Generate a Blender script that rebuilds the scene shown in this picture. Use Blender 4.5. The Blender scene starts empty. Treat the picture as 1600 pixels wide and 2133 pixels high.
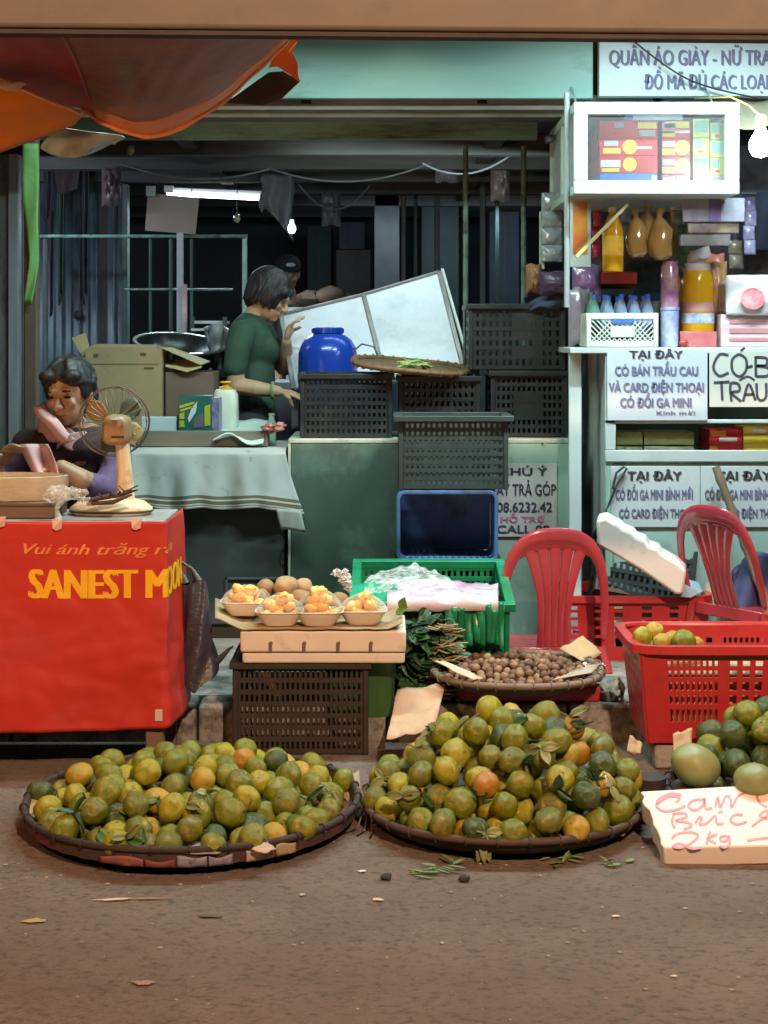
import bpy, bmesh, math, random
from mathutils import Vector, Matrix, Euler, noise
random.seed(7)
sc = bpy.context.scene
COL = sc.collection

# ------------------------------------------------------------------ camera
F, VH, H = 3200.0, 700.0, 1.31          # focal length in photo pixels, horizon row, eye height
cam = bpy.data.cameras.new('camera')
cam.sensor_fit = 'HORIZONTAL'; cam.sensor_width = 36.0
cam.lens = F / 1600.0 * 36.0
cam.shift_y = -(2133 / 2 - VH) / 1600.0
cam.clip_start = 0.05; cam.clip_end = 500
cam_o = bpy.data.objects.new('camera', cam); COL.objects.link(cam_o)
cam_o.location = (0, 0, H); cam_o.rotation_euler = (math.radians(90), 0, 0)
sc.camera = cam_o

# ------------------------------------------------------------------ world, exposure
sc.view_settings.view_transform = 'Standard'; sc.view_settings.look = 'None'
sc.view_settings.exposure = 0.25; sc.view_settings.gamma = 1.0
wd = bpy.data.worlds.new('World'); sc.world = wd; wd.use_nodes = True
wn = wd.node_tree; wn.nodes.clear()
wo = wn.nodes.new('ShaderNodeOutputWorld'); wb = wn.nodes.new('ShaderNodeBackground')
sky = wn.nodes.new('ShaderNodeTexSky'); sky.sky_type = 'NISHITA'; sky.sun_disc = False
sky.sun_elevation = math.radians(-3); sky.sun_rotation = math.radians(200)
wn.links.new(sky.outputs[0], wb.inputs[0]); wb.inputs[1].default_value = 0.15
wn.links.new(wb.outputs[0], wo.inputs[0])
sc.cycles.use_denoising = True
sc.cycles.max_bounces = 7; sc.cycles.transparent_max_bounces = 12
sc.cycles.sample_clamp_indirect = 4.0
sc.cycles.caustics_reflective = False; sc.cycles.caustics_refractive = False

def lamp(name, kind, loc, power, color, size=0.1, target=None, sy=None, spot=None, blend=0.5):
    l = bpy.data.lights.new(name, kind); l.energy = power; l.color = color
    if kind == 'AREA':
        l.size = size; l.spread = math.radians(152)
        if sy: l.shape = 'RECTANGLE'; l.size_y = sy
    else:
        l.shadow_soft_size = size
    if kind == 'SPOT': l.spot_size = math.radians(spot); l.spot_blend = blend
    o = bpy.data.objects.new(name, l); COL.objects.link(o); o.location = loc
    if target is not None:
        o.rotation_euler = (Vector(target) - Vector(loc)).to_track_quat('-Z', 'Y').to_euler()
    return o
# street lamps over the road behind the camera (warm sodium light)
WARM = (1.0, 0.63, 0.40)
lamp('street_lamp_light', 'POINT', (1.5, -1.9, 5.0), 2150, WARM, 0.10)
lamp('street_lamp_light', 'POINT', (-3.2, -1.6, 5.2), 620, (1.0, 0.46, 0.17), 0.22)
lamp('added_warm_spot', 'SPOT', (-2.6, 2.0, 1.05), 150, (1.0, 0.52, 0.22), 0.06, (-1.01, 4.55, 1.47), spot=31, blend=.8)  # unseen spot added to brighten the seller and the orange canopy
# fluorescent tubes under the stall roof (behind the fascia board, over the counter)
COOL = (0.72, 0.95, 1.0)
lamp('stall_tube_light', 'AREA', (-0.30, 5.0, 2.60), 34, (0.72, 1.0, 0.92), 1.3, (-0.30, 5.12, 0.5), 0.06)
lamp('stall_tube_light', 'AREA', (1.15, 4.95, 2.58), 42, COOL, 0.9, (1.15, 5.2, 0.6), 0.06)
lamp('unseen_hall_light', 'AREA', (-2.0, 6.9, 2.02), 10, (0.70, 0.86, 1.0), 1.0, (-1.7, 8.2, 0.9), 0.06)
lamp('unseen_hall_light', 'AREA', (0.2, 6.75, 2.08), 7, (0.72, 0.95, 0.95), 1.2, (0.0, 8.2, 0.9), 0.06)

lamp('unseen_hall_light', 'AREA', (0.4, 9.3, 2.06), 4.5, (0.66, 0.86, 1.0), 1.6, (0.4, 10.4, 0.9), 0.06)  # unseen light added to lift the dark rear of the hall

# ------------------------------------------------------------------ helpers
def P(u, v, y): return Vector(((u - 800.0) * y / F, y, H - (v - VH) * y / F))
def PX(n, y): return n * y / F
W = {}                                   # world matrix of every thing (things only move and turn)
I4 = Matrix.Identity(4)

class MB:
    def __init__(s): s.v = []; s.f = []; s.m = []; s.mi = 0
    def add(s, vs, fs):
        b = len(s.v); s.v += [Vector(x) for x in vs]
        s.f += [tuple(b + i for i in q) for q in fs]; s.m += [s.mi] * len(fs)
        return s
    def box(s, c, size, R=None):
        c = Vector(c); hx, hy, hz = [k / 2 for k in size]
        vs = [Vector((x, y, z)) for z in (-hz, hz) for y in (-hy, hy) for x in (-hx, hx)]
        if R is not None: vs = [R @ q for q in vs]
        return s.add([c + q for q in vs], [(0, 2, 3, 1), (4, 5, 7, 6), (0, 1, 5, 4), (2, 6, 7, 3), (0, 4, 6, 2), (1, 3, 7, 5)])
    def bx(s, x0, x1, y0, y1, z0, z1):
        return s.box(((x0 + x1) / 2, (y0 + y1) / 2, (z0 + z1) / 2), (abs(x1 - x0), abs(y1 - y0), abs(z1 - z0)))
    def pbox(s, u0, v0, u1, v1, y0, d):  # box whose front face covers that pixel rectangle at depth y0
        a, b = P(u0, v1, y0), P(u1, v0, y0)
        return s.bx(a.x, b.x, y0, y0 + d, a.z, b.z)
    def bar(s, a, b, w, d=None, up=(0, 0, 1)):
        a, b = Vector(a), Vector(b); t = (b - a); L = t.length; t.normalize()
        up = Vector(up)
        if abs(t.dot(up)) > .95: up = Vector((0, 1, 0))
        x = t.cross(up).normalized(); z = x.cross(t)
        R = Matrix((x, t, z)).transposed()
        return s.box((a + b) / 2, (w, L, d or w), R)
    def tube(s, pts, r, n=8, cap=True, flat=1.0, upv=(0, 0, 1)):
        pts = [Vector(p) for p in pts]; k = len(pts)
        rs = r if isinstance(r, (list, tuple)) else [r] * k
        vs = []; prev = None
        for i, p in enumerate(pts):
            t = (pts[min(i + 1, k - 1)] - pts[max(i - 1, 0)]).normalized()
            if prev is None:
                a = Vector(upv)
                if abs(t.dot(a)) > .95: a = Vector((1, 0, 0))
                x = t.cross(a).normalized()
            else:
                x = (prev - t * prev.dot(t)).normalized()
            prev = x; z = x.cross(t)
            for j in range(n):
                an = 2 * math.pi * j / n
                vs.append(p + (x * math.cos(an) + z * math.sin(an) * flat) * rs[i])
        fs = [(i * n + j, i * n + (j + 1) % n, (i + 1) * n + (j + 1) % n, (i + 1) * n + j) for i in range(k - 1) for j in range(n)]
        if cap: fs += [tuple(range(n - 1, -1, -1)), tuple((k - 1) * n + j for j in range(n))]
        return s.add(vs, fs)
    def lathe(s, prof, n=24, c=(0, 0, 0), R=None, sq=None, wob=None):
        c = Vector(c); vs = []
        for r, z in prof:
            for j in range(n):
                an = 2 * math.pi * j / n; x, y = math.cos(an), math.sin(an)
                if sq:
                    q = (abs(x) ** sq + abs(y) ** sq) ** (-1 / sq); x *= q; y *= q
                p = Vector((r * x, r * y, z))
                if wob: p = wob(p)
                vs.append(c + (R @ p if R is not None else p))
        k = len(prof)
        fs = [(i * n + j, i * n + (j + 1) % n, (i + 1) * n + (j + 1) % n, (i + 1) * n + j) for i in range(k - 1) for j in range(n)]
        if prof[0][0] > 1e-6: fs.append(tuple(range(n - 1, -1, -1)))
        if prof[-1][0] > 1e-6: fs.append(tuple((k - 1) * n + j for j in range(n)))
        return s.add(vs, fs)
    def shell(s, prof, n=24, c=(0, 0, 0), R=None, sq=None, wob=None):   # lathe without end caps
        k0 = len(s.f); s.lathe(prof, n, c, R, sq, wob)
        keep = [(q, m) for q, m in zip(s.f[k0:], s.m[k0:]) if len(q) == 4]
        s.f = s.f[:k0] + [q for q, m in keep]; s.m = s.m[:k0] + [m for q, m in keep]
        return s
    def ball(s, c, r, n=16, m=10, R=None, nz=0, seed=0):
        if not isinstance(r, (tuple, list)): r = (r, r, r)
        c = Vector(c); vs = []
        for i in range(m + 1):
            th = math.pi * i / m
            for j in range(n):
                ph = 2 * math.pi * j / n
                d = Vector((math.sin(th) * math.cos(ph), math.sin(th) * math.sin(ph), math.cos(th)))
                k = 1 + (nz * noise.noise(d * 1.7 + Vector((seed, seed * 2.3, 0))) if nz else 0)
                p = Vector((d.x * r[0], d.y * r[1], d.z * r[2])) * k
                vs.append(c + (R @ p if R is not None else p))
        fs = [(i * n + j, (i + 1) * n + j, (i + 1) * n + (j + 1) % n, i * n + (j + 1) % n) for i in range(m) for j in range(n)]
        return s.add(vs, fs)
    def grid(s, fn, nu, nv):
        vs = [fn(i / nu, j / nv) for j in range(nv + 1) for i in range(nu + 1)]
        k = nu + 1
        return s.add(vs, [(j * k + i, j * k + i + 1, (j + 1) * k + i + 1, (j + 1) * k + i) for j in range(nv) for i in range(nu)])
    def prism(s, pts, off):
        pts = [Vector(p) for p in pts]; off = Vector(off); n = len(pts)
        return s.add(pts + [p + off for p in pts],
                     [tuple(range(n)), tuple(range(2 * n - 1, n - 1, -1))] + [(i, i + n, (i + 1) % n + n, (i + 1) % n) for i in range(n)])
    def quadp(s, pts, off):              # thin prism from pixel corners given as (u, v, y)
        return s.prism([P(*p) for p in pts], off)
    def build(s, name, mats, parent=None, smooth=35, bevel=0, solid=0, sub=0, origin=None, seg=2, weld=False):
        me = bpy.data.meshes.new(name)
        if not isinstance(mats, (list, tuple)): mats = [mats]
        if parent is not None:
            M = W.get(parent.name, I4).inverted(); vs = [M @ q for q in s.v]; org = None
        else:
            if origin is None:
                xs = [q.x for q in s.v]; ys = [q.y for q in s.v]; zs = [q.z for q in s.v]
                origin = ((min(xs) + max(xs)) / 2, (min(ys) + max(ys)) / 2, min(zs))
            org = Vector(origin); vs = [q - org for q in s.v]
        me.from_pydata([tuple(q) for q in vs], [], s.f)
        for m in mats: me.materials.append(m)
        for p, i in zip(me.polygons, s.m): p.material_index = i
        bm = bmesh.new(); bm.from_mesh(me)
        if weld: bmesh.ops.remove_doubles(bm, verts=bm.verts, dist=1e-5)
        bmesh.ops.recalc_face_normals(bm, faces=bm.faces); bm.to_mesh(me); bm.free()
        if smooth:
            for p in me.polygons: p.use_smooth = True
            me.set_sharp_from_angle(angle=math.radians(smooth))
        o = bpy.data.objects.new(name, me); COL.objects.link(o)
        if parent is not None:
            o.parent = parent; W[o.name] = W.get(parent.name, I4)
        else:
            o.location = org; W[o.name] = Matrix.Translation(org)
        if solid:
            md = o.modifiers.new('thick', 'SOLIDIFY'); md.thickness = solid; md.offset = 0
        if bevel:
            md = o.modifiers.new('edge', 'BEVEL'); md.width = bevel; md.segments = seg; md.limit_method = 'ANGLE'; md.angle_limit = math.radians(40)
        if sub:
            md = o.modifiers.new('sub', 'SUBSURF'); md.levels = sub; md.render_levels = sub
        return o

def tag(o, label=None, cat=None, group=None, kind=None):
    if label: o['label'] = label
    if cat: o['category'] = cat
    if group: o['group'] = group
    if kind: o['kind'] = kind
    return o
def thing(name, label, cat, loc=(0, 0, 0), rz=0, group=None, rot=None):
    o = bpy.data.objects.new(name, None); COL.objects.link(o); o.empty_display_size = 0.05
    o.location = loc; o.rotation_euler = rot if rot is not None else (0, 0, rz)
    W[o.name] = Matrix.Translation(loc) @ Euler(o.rotation_euler).to_matrix().to_4x4()
    return tag(o, label, cat, group)
def localize(o):
    """parts that follow are given in the thing's own coordinates"""
    W[o.name + '#'] = W[o.name]; W[o.name] = I4; return o
def dup(root, loc, rot=None, label=None, group=None, scale=None):
    def rec(o, par):
        c = o.copy(); COL.objects.link(c); c.parent = par; W[c.name] = W.get(o.name, I4)
        for ch in list(o.children): rec(ch, c)
        return c
    r = rec(root, None); r.location = loc
    if rot is not None: r.rotation_euler = rot
    if scale is not None: r.scale = scale
    if label: r['label'] = label
    if group: r['group'] = group
    return r

# ------------------------------------------------------------------ materials
def lin(c):
    if isinstance(c, str):
        c = c.lstrip('#'); c = [int(c[i:i + 2], 16) / 255 for i in (0, 2, 4)]
        return tuple(x / 12.92 if x <= .04045 else ((x + .055) / 1.055) ** 2.4 for x in c)
    return tuple(c)
def mat(name, c1, c2=None, scale=6, rough=.55, bump=0.0, bscale=60, metal=0, spec=.5, dirt=None, damt=.5, dscale=4,
        stretch=(1, 1, 1), emit=None, estr=0, coat=0, rvar=.15, sss=0, alpha=1, wear=None, transl=0, bdist=.004, sheen=0, dst=None):
    m = bpy.data.materials.new(name); m.use_nodes = True; nt = m.node_tree; N = nt.nodes; L = nt.links
    b = N['Principled BSDF']; c1 = lin(c1); c2 = lin(c2) if c2 else tuple(x * .72 for x in c1)
    tc = N.new('ShaderNodeTexCoord'); mp = N.new('ShaderNodeMapping'); mp.inputs['Scale'].default_value = stretch
    L.new(tc.outputs['Object'], mp.inputs[0])
    oi = N.new('ShaderNodeObjectInfo'); mu = N.new('ShaderNodeMath'); mu.operation = 'MULTIPLY'; mu.inputs[1].default_value = 37.0
    L.new(oi.outputs['Random'], mu.inputs[0])
    def nz(sc_, det=5, ro=.6, vec=None):
        t = N.new('ShaderNodeTexNoise'); t.noise_dimensions = '4D'; t.inputs['Scale'].default_value = sc_
        t.inputs['Detail'].default_value = det; t.inputs['Roughness'].default_value = ro
        L.new((vec or mp.outputs[0]), t.inputs['Vector']); L.new(mu.outputs[0], t.inputs['W']); return t.outputs['Fac']
    def ramp(src, a, b_):
        r = N.new('ShaderNodeMapRange'); r.inputs[1].default_value = a; r.inputs[2].default_value = b_; L.new(src, r.inputs[0]); return r.outputs[0]
    def mix(fac, a, b_):
        x = N.new('ShaderNodeMix'); x.data_type = 'RGBA'
        if isinstance(fac, float): x.inputs[0].default_value = fac
        else: L.new(fac, x.inputs[0])
        for s_, k in ((a, 6), (b_, 7)):
            if isinstance(s_, tuple): x.inputs[k].default_value = (*s_, 1)
            else: L.new(s_, x.inputs[k])
        return x.outputs[2]
    n1 = nz(scale); col = mix(ramp(n1, .32, .68), c1, c2)
    if dirt is not None:
        mp2 = N.new('ShaderNodeMapping'); mp2.inputs['Scale'].default_value = dst or stretch; L.new(tc.outputs['Object'], mp2.inputs[0])
        nd = nz(dscale, 8, .68, mp2.outputs[0]); col = mix(ramp(nd, .62 - .3 * damt, .80 - .3 * damt), col, lin(dirt))
    L.new(col, b.inputs['Base Color'])
    rr = N.new('ShaderNodeMapRange'); rr.inputs[3].default_value = max(.02, rough - rvar); rr.inputs[4].default_value = min(1, rough + rvar)
    L.new(nz(scale * 2.3), rr.inputs[0]); L.new(rr.outputs[0], b.inputs['Roughness'])
    b.inputs['Metallic'].default_value = metal; b.inputs['Specular IOR Level'].default_value = spec
    b.inputs['Coat Weight'].default_value = coat
    if sss:
        b.inputs['Subsurface Weight'].default_value = sss; b.inputs['Subsurface Radius'].default_value = (.012, .005, .003); b.inputs['Subsurface Scale'].default_value = .5
    if bump:
        bp = N.new('ShaderNodeBump'); bp.inputs['Strength'].default_value = bump; bp.inputs['Distance'].default_value = bdist
        L.new(nz(bscale, 6, .65), bp.inputs['Height']); L.new(bp.outputs[0], b.inputs['Normal'])
    if emit: b.inputs['Emission Color'].default_value = (*lin(emit), 1); b.inputs['Emission Strength'].default_value = estr
    if alpha < 1: b.inputs['Alpha'].default_value = alpha
    if transl:
        t = N.new('ShaderNodeBsdfTranslucent'); L.new(col, t.inputs[0]); ms = N.new('ShaderNodeMixShader'); ms.inputs[0].default_value = transl
        L.new(b.outputs[0], ms.inputs[1]); L.new(t.outputs[0], ms.inputs[2]); L.new(ms.outputs[0], N['Material Output'].inputs[0])
    return m
def film(name, col=(.9, .95, 1), op=.05, rough=.12):   # clear sheet plastic / glass pane
    m = bpy.data.materials.new(name); m.use_nodes = True; nt = m.node_tree; N = nt.nodes; L = nt.links; N.clear()
    o = N.new('ShaderNodeOutputMaterial'); t = N.new('ShaderNodeBsdfTransparent'); b = N.new('ShaderNodeBsdfPrincipled')
    t.inputs[0].default_value = (*col, 1); b.inputs['Base Color'].default_value = (*col, 1); b.inputs['Roughness'].default_value = rough
    fr = N.new('ShaderNodeFresnel'); fr.inputs[0].default_value = 1.45; a = N.new('ShaderNodeMath'); a.operation = 'MULTIPLY_ADD'; a.inputs[1].default_value = .7; a.inputs[2].default_value = op; a.use_clamp = True
    L.new(fr.outputs[0], a.inputs[0]); s = N.new('ShaderNodeMixShader'); L.new(a.outputs[0], s.inputs[0])
    L.new(t.outputs[0], s.inputs[1]); L.new(b.outputs[0], s.inputs[2]); L.new(s.outputs[0], o.inputs[0]); return m
def glow(name, col, st):
    m = bpy.data.materials.new(name); m.use_nodes = True; b = m.node_tree.nodes['Principled BSDF']
    b.inputs['Base Color'].default_value = (.8, .8, .8, 1); b.inputs['Emission Color'].default_value = (*col, 1); b.inputs['Emission Strength'].default_value = st; return m

# ------------------------------------------------------------------ lettering
def text2d(s, shear=0.0):
    c = bpy.data.curves.new('lettering', 'FONT'); c.body = s; c.size = 1; c.shear = shear; c.resolution_u = 3
    o = bpy.data.objects.new('lettering', c); COL.objects.link(o); bpy.context.view_layer.update()
    dg = bpy.context.evaluated_depsgraph_get(); me = bpy.data.meshes.new_from_object(o.evaluated_get(dg))
    vs = [(q.co.x, q.co.y) for q in me.vertices]; fs = [tuple(p.vertices) for p in me.polygons]
    bpy.data.objects.remove(o); bpy.data.curves.remove(c); bpy.data.meshes.remove(me)
    return vs, fs
def letter(mb, s, O, X, Z, width, height, bold=.02, shear=0.0, cap=None):
    """text run: O lower-left point, X/Z unit vectors, width and capital height in metres"""
    vs, fs = text2d(s, shear); xs = [a for a, b in vs]
    x0, x1 = min(xs), max(xs); kx = width / (x1 - x0); kz = height / .70
    X, Z = Vector(X), Vector(Z); Nn = X.cross(Z).normalized() * 1.0
    offs = [0] if not bold else [-bold, 0, bold]
    for i, d in enumerate(offs):
        mb.add([Vector(O) + X * ((a - x0 + d) * kx) + Z * ((b + (abs(d) * .4 if d < 0 else -abs(d) * .4)) * kz) + Nn * (.0006 * i) for a, b in vs], fs)
def stroke(mb, pts, w, fn):              # hand-drawn stroke: ribbon along 2-D points mapped by fn
    n = len(pts)
    L_, R_ = [], []
    for i in range(n):
        a = Vector(pts[max(i - 1, 0)]); b = Vector(pts[min(i + 1, n - 1)]); t = (b - a)
        t = t.normalized() if t.length > 1e-9 else Vector((1, 0)); nn = Vector((-t.y, t.x)) * w * .5
        L_.append(Vector(pts[i]) + nn); R_.append(Vector(pts[i]) - nn)
    mb.add([fn(*q) for q in L_ + R_], [(i, i + 1, n + i + 1, n + i) for i in range(n - 1)])
def smooth_path(pts, k=4):
    out = []
    for i in range(len(pts) - 1):
        p0, p1, p2, p3 = [Vector(pts[min(max(j, 0), len(pts) - 1)]) for j in (i - 1, i, i + 1, i + 2)]
        for q in range(k):
            t = q / k
            out.append(.5 * ((2 * p1) + (p2 - p0) * t + (2 * p0 - 5 * p1 + 4 * p2 - p3) * t * t + (3 * p1 - p0 - 3 * p2 + p3) * t ** 3))
    out.append(Vector(pts[-1])); return out
def fbm(x, y, z=0, o=3):
    return sum(noise.noise(Vector((x, y, z)) * 2 ** i) / 2 ** i for i in range(o))
# ================================================================== SETTING
m_road = mat('road_asphalt', (.165, .122, .094), (.240, .184, .144), scale=2.2, rough=.8, bump=1.0, bscale=70, dirt=(.088, .065, .051), damt=.42, dscale=44, stretch=(1, 1.5, 1), bdist=.016)
m_pave = mat('pavement_concrete', (.20, .19, .17), (.30, .285, .25), scale=5, rough=.8, bump=.6, bscale=50, dirt=(.06, .055, .05), damt=.5, dscale=6)
m_kerb = mat('kerb_stone', (.25, .24, .22), (.34, .32, .28), scale=9, rough=.8, bump=.7, bscale=70, dirt=(.05, .045, .04), damt=.6, dscale=14)
KY, PZ = 4.96, .12
b = MB().grid(lambda a, c: Vector((-40 + 80 * a, -40 + (KY + 40.02) * c, 0)), 2, 2); tag(b.build('road', m_road, smooth=0, origin=(0, 0, 0)), kind='structure')
b = MB().bx(-40, 40, KY + .13, 60, -.1, PZ); tag(b.build('pavement', m_pave, smooth=0, origin=(0, 0, 0)), kind='structure')
b = MB()
x = -9.0
while x < 9:
    b.bx(x, x + .592, KY, KY + .13, -.1, PZ + .002 + random.uniform(-.003, .003)); x += .6
tag(b.build('kerb', m_kerb, smooth=0, bevel=.012, origin=(0, 0, 0)), kind='structure')
# loose grit on the asphalt
b = MB(); random.seed(3)
for i in range(900):
    y = 2.75 + 1.4 * random.random() ** .8; x = random.uniform(-.6, .6) * y * .52 * 2 * .5 * 1.9; r = random.choice([.001, .0013, .0015, .002, .002, .003, .0045])
    b.ball((x, y, r * .4), (r * random.uniform(.8, 1.7), r, r * .6), 6, 4, nz=.5, seed=i)
tag(b.build('grit', mat('grit_stone', (.2, .17, .15), (.38, .33, .28), rough=.85), smooth=60), kind='stuff')

# ------------------------------------------------------------------ stall building
m_teal = mat('teal_paint', (.19, .38, .335), (.225, .43, .385), scale=2.5, rough=.45, bump=.08, bscale=14, dirt=(.11, .17, .14), damt=.3, dscale=2.2, stretch=(1, 1, 3))
m_teal2 = mat('teal_paint_worn', (.13, .27, .21), (.18, .33, .27), scale=5, rough=.6, dirt=(.05, .07, .055), damt=.55, dscale=5, stretch=(.4, 1, 3))
m_dark = mat('dark_hall_wall', (.04, .048, .05), (.065, .075, .078), scale=3, rough=.9)  # even dark tone of the hall roof and walls
m_beam = mat('dark_timber', (.028, .028, .026), (.05, .048, .045), scale=8, rough=.8, stretch=(.3, 1, 4))
m_steel = mat('grey_steel', (.20, .22, .23), (.12, .13, .135), scale=14, rough=.5, metal=.3)
m_pipe = mat('teal_pipe', (.16, .31, .26), (.10, .19, .16), scale=18, rough=.5, dirt=(.05, .04, .03), damt=.5, dscale=20)
hall = thing('market_hall', 'dark open market hall behind the stalls with a teal painted front board', 'building', (0, 9, PZ))
fz0 = P(0, 205, 5.9).z
b = MB().bx(-3, P(1240, 0, 5.9).x - .008, 5.9, 5.93, fz0, 2.95); b.build('front_board', m_teal, hall, bevel=.004)
b = MB().bx(-3, 3, 5.955, 6.3, fz0 - .035, fz0 - .012)
for i in range(9): b.bx(-3 + i * .68, -2.36 + i * .68, 5.94, 6.0, fz0 - .012, fz0 + .02)
b.build('soffit', mat('stained_plywood', (.20, .18, .15), (.08, .075, .065), scale=5, rough=.8, stretch=(.5, 1, 4)), hall)
a = P(0, 228, 6.0); b = MB()
b.tube([(-3, 6.02, a.z + .02), (-.28, 6.02, a.z + .021), (.2, 6.02, a.z + .012)], .011)
b.tube([(-3, 6.06, a.z - .012), (3, 6.06, a.z - .012)], .010)
b.build('conduit', mat('pale_pipe', (.42, .58, .52), (.3, .45, .4), scale=10, rough=.4), hall)
b = MB(); z0, z1 = P(0, 290, 6.35).z, P(0, 243, 6.35).z
b.bx(-3, P(1120, 0, 6.35).x, 6.35, 6.39, z0, z1); b.bx(-3, 2, 6.33, 6.35, z1 - .012, z1 + .012); b.build('lintel_beam', m_teal2, hall, bevel=.003)
b = MB().bx(-4, 4, 6.4, 11.6, 2.22, 2.26)
b.build('roof', m_dark, hall)
b = MB()
for y in (6.9, 7.5, 8.1, 8.8, 9.6, 10.5): b.bx(-4, 4, y, y + .09, 2.125, 2.218)
for x in (-2.2, -.9, .45, 1.8): b.bx(x, x + .07, 6.42, 11.5, 2.15, 2.216)
b.build('rafters', m_beam, hall)
b = MB().bx(-4, 4, 11.5, 11.6, PZ, 2.219); b.build('rear_wall', m_dark, hall)
b = MB().bx(2.6, 2.7, 6.4, 11.5, PZ, 2.219).bx(-4, -3.9, 6.4, 11.5, PZ, 2.219); b.build('end_wall', m_dark, hall)
# pillars deep in the hall
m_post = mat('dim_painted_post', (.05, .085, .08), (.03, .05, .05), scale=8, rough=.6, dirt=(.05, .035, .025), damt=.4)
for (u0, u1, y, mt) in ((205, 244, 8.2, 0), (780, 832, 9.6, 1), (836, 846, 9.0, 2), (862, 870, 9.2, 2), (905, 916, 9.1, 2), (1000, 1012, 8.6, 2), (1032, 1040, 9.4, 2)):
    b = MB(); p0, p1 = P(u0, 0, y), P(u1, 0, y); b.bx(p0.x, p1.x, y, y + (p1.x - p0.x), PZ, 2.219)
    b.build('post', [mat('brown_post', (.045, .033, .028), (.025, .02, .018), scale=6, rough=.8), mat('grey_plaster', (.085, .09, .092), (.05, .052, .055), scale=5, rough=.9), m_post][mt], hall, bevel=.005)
# upright pipes that carry the beam
for u, lab in ((970, 'thin teal upright pipe left of the hanging cabinet, further from it'), (1091, 'thin teal upright pipe close beside the hanging cabinet')):
    b = MB(); q = P(u, 0, 6.7); b.tube([(q.x, 6.7, .9), (q.x, 6.7, 2.139)], .012, 10); b.bx(q.x - .04, q.x + .04, 6.66, 6.74, PZ, PZ + .01); b.tube([(q.x, 6.7, PZ + .01), (q.x, 6.7, .9)], .014, 10)
    tag(b.build('support_pipe', m_pipe), lab, 'pipe', 'upright pipes under the roof beam')
# blue-grey metal doors at the left
m_door = mat('blue_grey_sheet', (.075, .105, .13), (.115, .15, .18), scale=3, rough=.5, dirt=(.025, .03, .04), damt=.55, dscale=4, stretch=(3, 1, .5), metal=.2)
m_pan = mat('pale_metal_panel', (.17, .19, .215), (.24, .26, .29), scale=4, rough=.55, dirt=(.07, .07, .08), damt=.6, dscale=6, stretch=(2, 1, .7))
t = thing('metal_door', 'blue grey corrugated metal door behind the seated seller', 'door', (P(160, 0, 8.2).x, 8.2, PZ))
x0, x1 = P(60, 0, 8.2).x, P(256, 0, 8.2).x
def corr(a, c): return Vector((x0 + (x1 - x0) * a, 8.2 + .012 * math.copysign(min(1, abs(math.sin(a * 34)) * 2), math.sin(a * 34)), PZ + 2.0 * c))
MB().grid(corr, 150, 1).build('sheet', m_door, t, solid=.003)
MB().bx(x0 - .03, x0, 8.17, 8.24, PZ, 2.12).bx(x1, x1 + .03, 8.17, 8.24, PZ, 2.12).bx(x0, x1, 8.19, 8.23, 2.121, 2.136).build('frame', m_post, t, bevel=.003)
MB().ball((P(163, 656, 8.17).x, 8.17, P(163, 656, 8.17).z), (.025, .02, .025)).build('lock', m_beam, t)
t = thing('metal_shutter', 'pale scratched metal panel at the far left edge by the brown post', 'panel', (P(-20, 0, 6.6).x, 6.6, PZ))
MB().bx(-2.4, P(20, 0, 6.6).x, 6.6, 6.62, PZ, 2.09).build('sheet', m_pan, t, bevel=.003)
MB().bx(P(20, 0, 6.6).x, P(42, 0, 6.6).x, 6.57, 6.63, PZ, 2.09).build('lit_edge', mat('lit_edge_tone', (.33, .36, .40), (.22, .24, .27), scale=12, rough=.5, stretch=(1, 1, .3)), t, bevel=.004)  # paler colour paints the lit edge of the panel
# hanging clothes / dark strips before the door
m_str = [mat('dark_cloth_strip', (.022, .02, .03), (.035, .03, .045), rough=.9), mat('deep_green_strip', (.02, .045, .04), (.03, .06, .05), rough=.9), mat('maroon_strip', (.05, .025, .03), (.03, .018, .02), rough=.9)]
for i, (u, v0, v1, w, k, lab) in enumerate(((100, 325, 448, 22, 0, 'short dark cloth strip nearest the brown post'), (108, 440, 650, 10, 2, 'long narrow maroon cloth strip hanging before the blue grey door'), (128, 330, 622, 14, 1, 'deep green cloth strip hanging before the blue grey door'), (180, 318, 620, 15, 0, 'long black cloth strip near the right edge of the blue grey door'), (143, 318, 400, 60, 2, 'bunched dark maroon cloth hanging at the top of the blue grey door'))):
    q0, q1 = P(u, v0, 8.0), P(u, v1, 8.0); hw = PX(w, 8.0) / 2
    b = MB().grid(lambda a, c: Vector((q0.x + hw * (2 * a - 1) * (1 - .25 * c + .15 * noise.noise(Vector((u, c * 4, 0)))), 8.0 - .04 * i / 4 + .015 * math.sin(a * 9 + c * 2), q0.z + (q1.z - q0.z) * c * (1 + .05 * math.sin(a * 5)))), 10, 14)
    tag(b.build('cloth_strip', m_str[k], solid=.004), lab, 'cloth', 'cloth strips hung before the metal door')
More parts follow.
